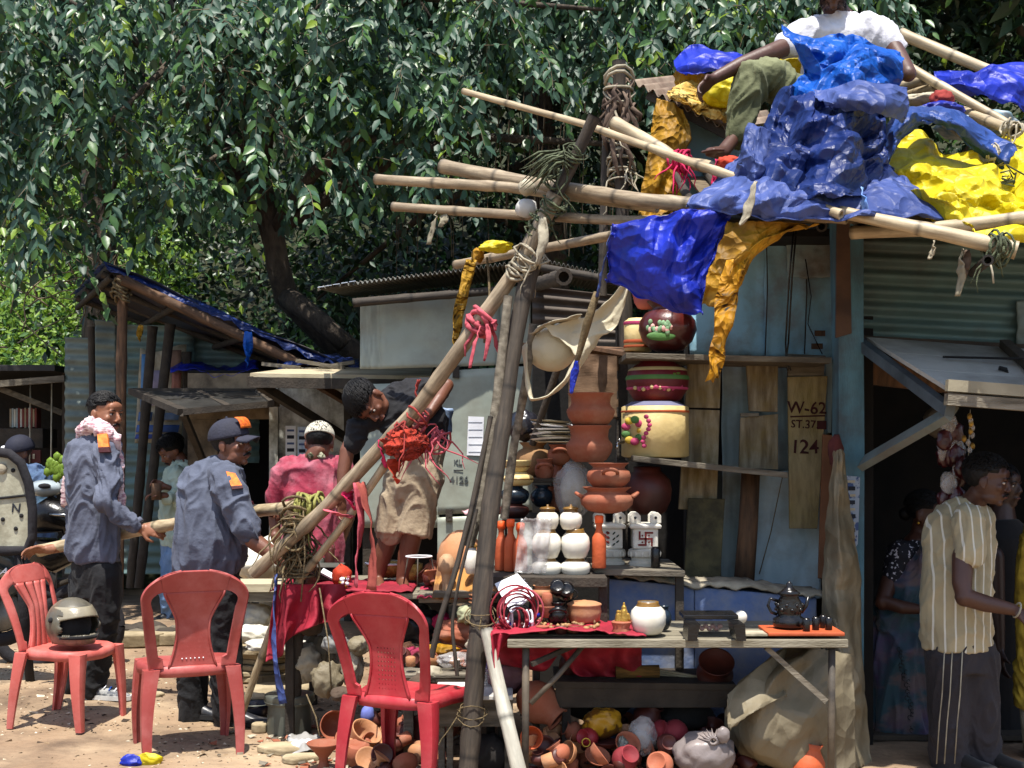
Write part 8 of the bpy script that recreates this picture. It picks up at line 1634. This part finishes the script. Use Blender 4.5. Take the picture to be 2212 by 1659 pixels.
boxpart(st_, 'inner_wall', (X(1480, 7.2), 7.22, 0), (X(1815, 7.2), 7.26, Z(480, 7.2)), darkin)
for (u, v0, v1) in ((1655, 480, 768), (1560, 500, 765), (1740, 500, 765)): G().tube([P(u, v0, 6.995), P(u + 3, (v0 + v1) / 2, 6.99), P(u - 2, v1, 6.995)], .0035, 5).obj('seam', wood_dark, st_)
def plankq(label, pts, dd, mat, th=.022, sd=0, name='plank', parent=st_):
    g = G().slab([P(u, v, dd) for u, v in pts], th, Vector((0, -1, 0))); o = g.obj(name, mat, parent, smooth=False, bevel=.003)
    if label: o['label'] = label
    return o
plankq('tall grey plank, upper half', [(1486, 768), (1558, 772), (1555, 882), (1480, 880)], 6.86, plank_m); plankq(None, [(1480, 884), (1555, 886), (1548, 1102), (1466, 1100)], 6.86, plank_m)
plankq('split yellowish plank', [(1612, 777), (1681, 780), (1680, 890), (1618, 888)], 6.88, plank_m); plankq(None, [(1600, 902), (1681, 894), (1681, 1014), (1596, 1012)], 6.87, plank_m)
plankq('plank numbered in dark paint', [(1702, 764), (1784, 768), (1780, 812), (1702, 812)], 6.86, wood_grey); nb = plankq('long plank numbered in dark paint', [(1702, 814), (1788, 812), (1766, 1142), (1706, 1142)], 6.85, M('plank_number', '#94845f', '#6c5e40', sc=4, rough=.9, bump=.3, st=(6, 3, 1.5), dirt=('#8d7a3a', .5), ds=5))
plankq('mossy plank leaning at the bottom', [(1487, 1076), (1566, 1078), (1556, 1256), (1478, 1254)], 6.8, mossy); plankq('orange-brown stick', [(1778, 938), (1799, 940), (1792, 1250), (1768, 1250)], 6.82, M('wood_orange', '#8a5c3e', '#6e4830', sc=4, rough=.8))
plankq(None, [(1618, 772), (1660, 772), (1660, 780), (1618, 780)], 6.84, wood_grey); plankq(None, [(1783, 770), (1800, 772), (1796, 935), (1788, 935)], 6.9, greyteal); plankq('dark gap board', [(1600, 892), (1640, 892), (1640, 900), (1600, 900)], 6.85, wood_grey)
G().tube([P(1622, 1015, 6.9), P(1616, 1140, 6.9), P(1606, 1272, 6.88)], [.05, .052, .055], 12).obj('prop_post', wood_brown, st_)
for (s, u, v, z) in (('W-62', 1743, 882, .088), ('ST.37.', 1738, 917, .058), ('124', 1738, 966, .1)): text(s, 'lettering', inkred, P(u, v, 6.846), z, st_, rot=(math.pi / 2, .03, 0), ext=.001)
G().box(P(1745, 899, 6.847), (.185, .002, .008), Matrix.Rotation(-.03, 3, 'Y')).obj('painted_line', inkred, st_, smooth=False); G().box(P(1775, 918, 6.847), (.05, .002, .045)).obj('painted_patch', inkred, st_, smooth=False)
g = G()
for o_ in (-3, 3): g.tube([P(1718 + o_, 486, 6.6), P(1708 + o_, 600, 6.7), P(1700 + o_, 740, 6.8), P(1698, 775, 6.82), P(1705 + o_, 800, 6.8)], .005, 5)
g.obj('hanging_rope', black_c, None, label='doubled black rope hanging down the blue wall to the planks', cat='rope')
G().tube([P(1740, 560, 6.95), P(1752, 640, 6.95), P(1745, 700, 6.95), P(1776, 765, 6.9)], .003, 5).obj('wire', black_c, None, label='thin black wire curving down the blue wall right of the rope', cat='wire')
G().tube([P(1690, 1030, 6.95), P(1665, 1150, 6.98), P(1640, 1240, 6.98)], .003, 5).tube([P(1800, 1142, 6.95), P(1782, 1220, 6.98), P(1778, 1280, 6.98)], .003, 5).obj('wire', rope_m, None, label='thin brown wires straggling over the lower grey-blue sheet', cat='wire')
g = G()
for k in range(14): a = P(1598 + U(-24, 26), 1268 + U(-8, 10), 6.6); g.tube([a, a + Vector((U(-.08, .08), U(-.02, .02), U(-.03, .03))), a + Vector((U(-.12, .12), 0, U(-.12, -.02)))], [.006, .005, .001], 4)
g.obj('root_bundle', rag_w, None, label='bundle of dry roots on the corner of the blue block wall', cat='roots')
for (u, v, w) in ((1765, 776, 24), (1771, 748, 22)): G().box(P(u, v - 28, 6.97), (W(w, 7), .012, .03)).obj('tin_scrap', wood_brown, st_, smooth=False)
# teal corner post and poster
pb = Vector((X(1834, 6.5), 6.5, 0)); G().slab([P(1806, 470, 6.45), P(1866, 470, 6.45), P(1866, 700, 6.45), P(1868, 960, 6.45), Vector((X(1866, 6.45), 6.45, 0)), Vector((X(1812, 6.45), 6.45, 0)), P(1812, 760, 6.45)], .14, Vector((0, -1, 0))).obj('corner_post', M('post_teal', '#4f7684', '#3d5f6c', sc=3, rough=.75, bump=.25, st=(5, 5, 1), dirt=('#3c2e22', .6), ds=4), st_, smooth=False, bevel=.004)
plankq('rusty strip on the corner post', [(1808, 480), (1836, 480), (1840, 720), (1806, 730)], 6.44, M('rust_strip', '#5a4334', '#3c2c24', sc=5, rough=.9))
pst = thing('poster_strip', 'torn blue and white printed strip pasted on the teal post', 'poster', P(1840, 1185, 6.43)); G().slab([P(1824, 1027, 6.44), P(1858, 1030, 6.44), P(1853, 1175, 6.44), P(1846, 1186, 6.44), P(1822, 1100, 6.44)], .004, Vector((0, -1, 0))).obj('sheet', M('print_blue_white', '#8d98a6', '#3d5078', sc=22, rough=.8, ramp=(.5, .54)), pst, smooth=False)
for k in range(9): G().box(P(1838 + (k % 3) * 2, 1040 + k * 15, 6.434), (W(18 - (k % 3) * 3, 6.4), .002, .012 + .008 * (k % 2))).obj('print_line', ink if k % 2 else rag_w, pst, smooth=False)
G().blob(P(1806, 980, 6.4), (.035, .03, .1), 3, .4, 3, 3, ridge=True).obj('rag', M('rag_maroon', '#5a2724', '#3c1917', sc=9, rough=.9), None, label='maroon rag tied at the top of the hanging tan sheet', cat='rag')
# corrugated front over the shop
a = quad(P(1842, 488, 6.62), P(2290, 506, 6.62), P(2290, 756, 6.62), P(1842, 733, 6.62))
corr(a, 20, 0, 7, .018, Vector((0, -1, 0))).obj('corrugated_sheet', metal_tl, st_, solid=.002); sh2('wall_patch', 2196, 2300, 650, 762, 6.58, metal_gr, 9, .01)
G().bar(P(1850, 742, 6.6), P(2300, 766, 6.6), .06, .08).obj('lintel', wood_dark, st_, smooth=False)
# raised shop shutter seen from below
fl = thing('shop_shutter', 'raised whitewashed plank shutter over the dark shop at right', 'shutter', P(2130, 860, 6.0))
A, B, C2, D2 = P(1872, 728, 6.55), P(2330, 762, 6.55), P(2360, 862, 5.62), P(2050, 838, 5.62); wht = M('shutter_white', '#b0afa8', '#94938c', sc=2, rough=.8, bump=.1, dirt=('#4a463e', .5), ds=3)
for k in range(3):
    a, b = k / 3, (k + .985) / 3; G().slab([A.lerp(D2, a), B.lerp(C2, a), B.lerp(C2, b), A.lerp(D2, b)], .02, Vector((0, 0, 1))).obj('plank', wht, fl, smooth=False)
G().bar(D2 + Vector((-.02, -.03, .01)), C2 + Vector((0, -.03, .01)), .04, .05).obj('edge_board', M('edge_pale', '#8d8570', '#6b6453', sc=5, rough=.85), fl, smooth=False); G().bar(D2 + Vector((-.02, -.02, -.05)), C2 + Vector((0, -.02, -.05)), .05, .05).obj('edge_board', wood_grey, fl, smooth=False)
G().bar(A + Vector((-.05, 0, -.02)), P(2052, 888, 5.66), .045, .05).obj('side_rail', M('angle_iron', '#55616a', '#39434b', sc=5, rough=.5, metal=.3), fl, smooth=False); G().bar(A + Vector((.07, 0, -.03)), D2 + Vector((.07, 0, -.03)), .05, .04).obj('batten', wood_grey, fl, smooth=False); G().bar(P(2170, 742, 6.5), P(2260, 820, 5.8), .05, .04).obj('batten', wood_dark, fl, smooth=False)
G().bar(P(1866, 1000, 6.4), P(2056, 890, 5.68), .035, .085, up=Vector((0, 1, 0))).obj('brace', M('brace_grey', '#6b736f', '#525a56', sc=4, rough=.7, dirt=('#5a4434', .5)), fl, smooth=False)
G().tube([A.lerp(D2, .45) + Vector((.2, 0, .005)), A.lerp(D2, .5) + Vector((.9, 0, -.0)), A.lerp(D2, .55) + Vector((1.2, 0, -.0))], .006, 5).obj('crack', black, fl)
G().tube([P(2158, 795, 6.0), P(2172, 798, 6.0), P(2176, 808, 6.0), P(2162, 812, 6.0)], .012, 6).obj('hook', black, fl)
# shop interior
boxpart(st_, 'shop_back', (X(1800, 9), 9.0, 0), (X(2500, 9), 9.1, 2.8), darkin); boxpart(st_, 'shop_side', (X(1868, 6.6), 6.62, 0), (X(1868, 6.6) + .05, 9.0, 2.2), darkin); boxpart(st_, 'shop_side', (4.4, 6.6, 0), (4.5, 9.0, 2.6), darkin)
boxpart(st_, 'sun_block_ceiling', (X(1490, 7.3), 6.7, 2.62), (4.6, 9.1, 2.66), darkin); boxpart(st_, 'shop_floor', (X(1875, 6.7), 6.7, .012), (4.4, 9.0, .04), wood_dark)  # unseen ceiling board added to keep sun out of the shop
G().slab([P(1880, 765, 6.7), P(2060, 800, 6.7), P(2060, 850, 6.7), P(1880, 830, 6.7)], .05, Vector((0, -1, 0))).obj('inner_lintel', wood_brown, st_, smooth=False)
cn = thing('shop_shelf', 'dim shelf inside the shop behind the woman', 'shelf', (X(1900, 7.6), 7.6, 0)); boxpart(cn, 'board', (X(1872, 7.4), 7.4, Z(1368, 7.4)), (X(1950, 7.4), 7.9, Z(1356, 7.4)), wood_grey); boxpart(cn, 'board', (X(1872, 7.4), 7.4, Z(1545, 7.4)), (X(2000, 7.4), 7.9, Z(1535, 7.4)), wood_grey)
for u in (1880, 1985): boxpart(cn, 'leg', (X(u, 7.4), 7.45, 0), (X(u, 7.4) + .04, 7.5, Z(1368, 7.4) if u < 1900 else Z(1545, 7.4)), wood_dark)
for k in range(5): G().box((X(1890 + k * 17, 7.5), 7.5, Z(1535, 7.4) + .035), (.07, .12, .06)).obj('carton', (wood_dark, terra_d, wood_brown)[k % 3], None, smooth=False, label=('first', 'second', 'third', 'fourth', 'fifth')[k] + ' small dim carton from the post on the low shop shelf', cat='carton')
redpk = M('packet_red', '#45090f', '#25060a', sc=10, rough=.3, bump=.4, bs=30, spec=.6)
for k, (u, v, r, lb) in enumerate(((2052, 950, (.085, .06, .13), 'big bunch of shiny red packets hanging under the shutter'), (2062, 1050, (.07, .05, .1), 'second bunch of red packets hanging below the first'))):
    t = thing('packet_bunch', lb, 'packets', P(u, v + 50, 6.3)); r_ = random.Random(k)
    for q in range(9): G().blob(P(u + r_.uniform(-22, 22), v + r_.uniform(-42, 42), 6.3 + r_.uniform(-.04, .04)), (.04, .02, .055), 3, .35, 2.5, q, ridge=True).obj('packet', redpk if q % 4 else clear_pl, t)
    G().tube([P(u, v - 40, 6.3), P(u + 4, v - 90, 6.3)], .003, 4).obj('string', rag_w, t)
t = thing('trinket_string', 'string of brass and clear trinkets hanging beside the red packets', 'trinkets', P(2094, 980, 6.2)); r_ = random.Random(5)
for q in range(10): G().blob(P(2092 + r_.uniform(-10, 10), 900 + q * 8, 6.2), (.012, .01, .018), 2).obj('trinket', (brass, clear_pl)[q % 2], t)
G().tube([P(2096, 885, 6.2), P(2092, 985, 6.2)], .002, 4).obj('string', rag_w, t)
G().blob(P(2020, 912, 6.9), (.06, .04, .08), 3, .3, 2, 4, ridge=True).obj('bag', M('bag_dim', '#5c5346', '#453d33', rough=.7), None, label='dim brown bag hanging behind the shutter brace', cat='bag')
strip([P(2080, 538, 5.3), P(2074, 570, 5.3), P(2078, 600, 5.3), P(2068, 640, 5.3)], .055, MATS['rag_beige'], label='frayed beige rag hanging from the cut-ended bamboo', seed=1, cat='rag')
strip([P(2090, 540, 5.3), P(2086, 575, 5.3), P(2084, 600, 5.3)], .04, MATS['rag_brown'], label='darker rag beside the frayed beige one', seed=2, cat='rag')
G().tube([P(2140, 572, 5.1), P(2144, 590, 5.1), P(2146, 612, 5.1)], .004, 5).obj('cord', rag_w, None, label='short pale cord under the bamboo end facing the street', cat='cord')
strip([P(2018, 520, 5.4), P(2014, 545, 5.4), P(2008, 560, 5.4)], .04, rag_w, label='small pale scrap under the cut-ended bamboo', seed=1, cat='rag')
# ================================================================ roof and upper box
ub = thing('roof_box', 'pale teal box wall with sloping tin roof above the stall', 'roof', P(1530, 430, 7.6))
G().sheet(lambda i, j: P(1460 + i * 140, 222 + i * 66 + j * (260 - i * 66), 7.6) + Vector((0, .01 * noise.noise(Vector((i * 4, j * 4, 1))), 0)), 16, 16).obj('wall_panel', M('sheet_pale_teal', '#6d8f98', '#5b7c86', sc=2, rough=.6, dirt=('#6b5c4c', .5)), ub, solid=.004)
a = quad(P(1370, 178, 7.5), P(1580, 284, 7.3), P(1700, 262, 9.0), P(1480, 165, 9.0)); nn = Vector((0, 0, 1)); g = G(); g.sheet(lambda i, j: a(i, j) + nn * (.016 * math.cos(2 * math.pi * 10 * i)), 61, 4); g.obj('tin_sheet', M('tin_rust', '#9c8a76', '#6a5444', sc=3, rough=.7, dirt=('#4a3628', .5)), ub, solid=.003)
G().bar(P(1400, 205, 7.52), P(1580, 296, 7.34), .04, .05).obj('eave_board', wood_dark, ub, smooth=False); boxpart(ub, 'side_wall', (X(1600, 7.6), 7.6, Z(480, 7.6)), (X(1604, 7.6), 9, Z(290, 7.6)), darkin)
# roof deck under the tarpaulins, rafters
rd = thing('roof_deck', 'bamboo rafter deck hidden under the tarpaulins of the blue stall', 'roof', P(1800, 500, 6.2))
for k in range(9):
    u = 1520 + k * 85; p0 = P(u, 486 + (k % 2) * 3, 5.75); p1 = Vector((p0.x * 1.12, 7.9, p0.z + .75)); bpole(None, [p0, p1], .024, .022, bamboo_dark, name='rafter', parent=rd)
G().slab([Vector((.9, 5.6, Z(470, 5.6) - .01)), Vector((3.2, 5.6, Z(478, 5.6) - .01)), Vector((3.6, 7.9, Z(478, 5.6) + .7)), Vector((1.05, 7.9, Z(478, 5.6) + .7))], .012, Vector((0, 0, 1))).obj('matting', M('matting', '#6a5c46', '#463b2c', sc=20, rough=.95), rd, smooth=False)
# ---------------------------------------------------------------- tarpaulins
tarp('bright blue plastic crest standing up at the top of the heap', [[(1690, 50, 6.1), (1745, 86, 6.08), (1820, 72, 6.1), (1850, 78, 6.12), (1940, 122, 6.1)], [(1705, 95, 6.0), (1760, 118, 5.92), (1830, 112, 5.9), (1880, 110, 5.92), (1948, 145, 5.98)], [(1735, 150, 5.95), (1775, 160, 5.82), (1830, 150, 5.8), (1890, 155, 5.82), (1945, 190, 5.95)], [(1700, 195, 5.9), (1760, 215, 5.74), (1830, 205, 5.72), (1900, 215, 5.76), (1930, 240, 5.9)]], 80, 60, blu_l, .04, 9, 1)
tarp('big dark blue tarpaulin heap in front of the man in the white shirt', [[(1745, 160, 6.05), (1800, 172, 5.9), (1870, 175, 5.9), (1925, 215, 6.05)], [(1690, 200, 5.95), (1760, 220, 5.68), (1850, 225, 5.66), (1915, 250, 5.9)], [(1648, 265, 5.9), (1740, 285, 5.58), (1840, 290, 5.56), (1915, 300, 5.85)], [(1610, 335, 5.85), (1715, 360, 5.5), (1835, 365, 5.48), (1918, 345, 5.8)], [(1580, 400, 5.75), (1700, 425, 5.4), (1835, 430, 5.4), (1930, 410, 5.7)]], 120, 110, blu_n, .06, 8, 2)
tarp('faded violet-blue tarpaulin spread along the lower edge of the heap', [[(1600, 330, 5.9), (1680, 380, 5.62), (1840, 385, 5.56), (1930, 370, 5.8)], [(1545, 385, 5.75), (1670, 415, 5.45), (1850, 425, 5.42), (1985, 415, 5.65)], [(1488, 430, 5.62), (1640, 446, 5.4), (1850, 455, 5.38), (2055, 466, 5.52)], [(1500, 452, 5.6), (1650, 468, 5.4), (1850, 474, 5.36), (2050, 476, 5.5)]], 120, 44, blu_g, .04, 8, 3)
tarp('folded blue tarpaulin pillow on the shoulder of the heap', [[(1760, 190, 5.7), (1860, 175, 5.62), (1960, 190, 5.7)], [(1770, 215, 5.6), (1870, 215, 5.5), (1965, 235, 5.65)], [(1800, 238, 5.6), (1880, 245, 5.54), (1950, 265, 5.7)]], 40, 24, blu_g, .02, 8, 4)
tarp('upright blue and grey folds at the left flank of the heap', [[(1612, 275, 5.8), (1640, 270, 5.7), (1668, 285, 5.8)], [(1598, 330, 5.75), (1630, 335, 5.6), (1662, 340, 5.7)], [(1585, 375, 5.7), (1625, 385, 5.56), (1660, 400, 5.65)], [(1570, 420, 5.66), (1620, 430, 5.5), (1670, 440, 5.6)]], 30, 44, blu_g, .04, 9, 5)
tarp('blue tarpaulin arching over the yellow sheet at right', [[(1905, 350, 5.9), (1916, 270, 6.0), (1985, 228, 6.1), (2080, 245, 6.1), (2190, 330, 6.1)], [(1912, 350, 5.8), (1935, 285, 5.82), (1995, 245, 5.88), (2070, 268, 5.9), (2182, 348, 5.95)], [(1922, 345, 5.85), (1948, 300, 5.86), (2000, 268, 5.9), (2062, 296, 5.95), (2165, 362, 6.0)]], 80, 26, M('tarp_mid_blue', '#28478c', '#1e3874', sc=3, rough=.5, bump=.12, bs=50, dirt=('#1b2c58', .5), tl=.15, crump=6), .045, 9, 6)
tarp('wide bright yellow tarpaulin sloping over the right roof edge', [[(1925, 300, 6.3), (2000, 278, 6.35), (2100, 320, 6.4), (2200, 290, 6.5), (2330, 330, 6.5)], [(1925, 365, 5.95), (2005, 370, 5.85), (2105, 390, 5.85), (2210, 400, 5.9), (2330, 420, 5.95)], [(1955, 425, 5.7), (2035, 440, 5.58), (2130, 455, 5.5), (2220, 465, 5.5), (2330, 470, 5.5)], [(1990, 460, 5.6), (2060, 488, 5.46), (2150, 505, 5.36), (2230, 516, 5.32), (2330, 520, 5.3)]], 130, 90, yel_t, .085, 7, 7, seam=2.6)
tarp('yellow flap hanging under the pale bamboo at the right edge', [[(2100, 500, 5.35), (2180, 488, 5.33), (2330, 470, 5.32)], [(2140, 512, 5.32), (2200, 510, 5.3), (2330, 515, 5.3)], [(2150, 520, 5.35), (2210, 528, 5.33), (2330, 540, 5.32)]], 30, 16, yel_t, .02, 7, 8)
tarp('royal blue tarpaulin draped over the bamboos at the far right', [[(2022, 150, 7.1), (2095, 165, 7.0), (2170, 132, 7.0), (2330, 150, 7.0)], [(2030, 180, 6.95), (2100, 185, 6.85), (2190, 180, 6.85), (2330, 200, 6.85)], [(2095, 195, 6.9), (2130, 210, 6.85), (2200, 235, 6.85), (2330, 250, 6.85)]], 60, 36, blu_t, .04, 7, 9)
tarp('crumpled royal blue tarpaulin behind the reaching hand', [[(1455, 130, 7.5), (1492, 94, 7.5), (1540, 100, 7.5), (1605, 118, 7.5)], [(1462, 150, 7.4), (1500, 130, 7.35), (1550, 128, 7.35), (1610, 140, 7.4)], [(1478, 165, 7.4), (1510, 162, 7.35), (1560, 155, 7.35), (1600, 158, 7.4)]], 44, 30, blu_t, .03, 8, 10)
tarp('royal blue tarpaulin flap hanging below the rafters in front of the pots', [[(1322, 490, 5.72), (1400, 470, 5.62), (1490, 458, 5.56), (1588, 454, 5.55)], [(1316, 540, 5.72), (1392, 540, 5.56), (1480, 535, 5.5), (1568, 500, 5.55)], [(1312, 585, 5.76), (1390, 610, 5.6), (1465, 625, 5.52), (1545, 560, 5.56)], [(1312, 592, 5.8), (1400, 642, 5.66), (1512, 694, 5.6), (1518, 640, 5.6)]], 90, 90, blu_t, .05, 8, 11)
strip([P(1326, 490, 5.75), P(1312, 545, 5.78), P(1298, 600, 5.84), P(1290, 642, 5.88)], .05, blu_g, label='narrow blue strip twisting down from the tarpaulin flap corner', seed=1, tw=.3, taper=.1, cat='tarpaulin')
tarp('ochre tarpaulin hanging beside the royal blue flap', [[(1572, 474, 5.5), (1630, 474, 5.48), (1700, 476, 5.5), (1772, 484, 5.55)], [(1548, 545, 5.52), (1592, 545, 5.46), (1650, 520, 5.5), (1712, 505, 5.55)], [(1524, 600, 5.55), (1572, 600, 5.5), (1612, 570, 5.52), (1640, 545, 5.55)], [(1514, 655, 5.56), (1552, 664, 5.52), (1580, 640, 5.54), (1604, 605, 5.56)]], 50, 60, yel_o, .04, 8, 12)
strip([P(1590, 560, 5.48), P(1572, 640, 5.46), P(1556, 730, 5.46), P(1538, 822, 5.46)], .11, M('strip_orange_yellow', '#cf9412', '#a5700c', sc=10, rough=.65, tl=.25, crump=11), label='long pointed orange-yellow strip hanging before the planks', seed=.3, tw=.1, taper=.35, cat='tarpaulin')
tarp('tattered ochre cloth hanging down the left of the teal box wall', [[(1420, 212, 7.4), (1450, 225, 7.35), (1475, 240, 7.35)], [(1408, 270, 7.35), (1440, 285, 7.25), (1492, 300, 7.3)], [(1400, 330, 7.3), (1432, 345, 7.22), (1460, 350, 7.3)], [(1385, 400, 7.3), (1425, 405, 7.22), (1458, 410, 7.3)], [(1380, 462, 7.3), (1420, 462, 7.24), (1455, 462, 7.3)]], 30, 60, yel_o, .03, 7, 13)
strip([P(1462, 235, 7.45), P(1466, 300, 7.45), P(1462, 380, 7.45), P(1465, 430, 7.45)], .1, yel_t, label='bright yellow strip behind the tattered ochre cloth', seed=.1, tw=.05, taper=.1, cat='tarpaulin')
tarp('yellow plastic sheet crumpled on the tin roof by the hand', [[(1455, 190, 7.4), (1500, 170, 7.5), (1560, 178, 7.6), (1640, 200, 7.6)], [(1440, 205, 7.3), (1500, 205, 7.3), (1570, 225, 7.3), (1620, 250, 7.3)], [(1470, 225, 7.28), (1520, 245, 7.25), (1560, 262, 7.25), (1600, 280, 7.25)]], 70, 40, M('tarp_dusty_yellow', '#dcbc6a', '#b89238', sc=12, rough=.6, bump=.5, bs=30, dirt=('#8c6a34', .5), tl=.2, crump=12), .03, 11, 14)
for (c, r, m_, lb, sd) in ((P(1565, 200, 7.25), (.14, .1, .08), yel_t, 'bright yellow wad between the hand and the olive knee', 3), (P(1490, 172, 7.5), (.09, .06, .09), yel_o, 'ochre fold under the crumpled blue tarpaulin', 4), (P(1715, 138, 7.0), (.14, .1, .05), yel_t, 'yellow plastic patch behind the man\'s forearm', 5), (P(2030, 240, 6.6), (.12, .1, .04), blu_t, 'blue wad between the bamboo ends', 6), (P(2000, 215, 6.8), (.12, .08, .03), rag_w, 'white cloth stuffed between the bamboo ends', 7), (P(2035, 215, 6.6), (.06, .05, .05), rag_r, 'red rag tied round the bamboo ends', 8), (P(1575, 355, 6.2), (.06, .05, .04), rag_o, 'orange-red rag under the seated man\'s foot', 9), (P(2110, 270, 6.9), (.2, .2, .06), M('bag_print', '#a9b2b8', '#3f6a78', sc=14, rough=.5), 'printed plastic sack between the bamboos at far right', 10)):
    G().blob(c, r, 4, .3, 2.2, sd, ridge=True).obj('plastic_wad', m_, None, label=lb, cat='plastic wad')
knot('bright pink string knotted on the bent bamboo near the foot', 1470, 348, 6.5, (1, -.4, -.2), .034, 10, pinkneon, .006, 41, .04, 10)
strip([P(1548, 345, 6.0), P(1545, 375, 6.0), P(1540, 400, 6.0)], .05, pinkneon, label='crimson rag hanging below the seated man\'s foot', seed=1)
strip([P(1632, 392, 5.35), P(1620, 430, 5.35), P(1612, 468, 5.35), P(1600, 486, 5.35)], .05, rag_w, label='pale twisted cloth tied where two roof bamboos cross', seed=1.6)
strip([P(1862, 405, 5.4), P(1866, 440, 5.38), P(1872, 458, 5.38)], .05, M('tarp_sky_tatter', '#5a86c8', '#8fa8cc', sc=20, rough=.5), label='sky blue tattered end at the foot of the heap', seed=1)
g = G()
for k in range(8): a = P(2168 + U(-15, 25), 385 + U(-12, 14), 5.9); g.tube([a, a + Vector((U(-.05, .05), 0, U(-.02, .05))), a + Vector((U(-.09, .09), 0, U(-.06, .02)))], .004, 4)
g.obj('dry_twigs', rope_g, None, label='dry twigs lying on the yellow tarpaulin', cat='twigs')
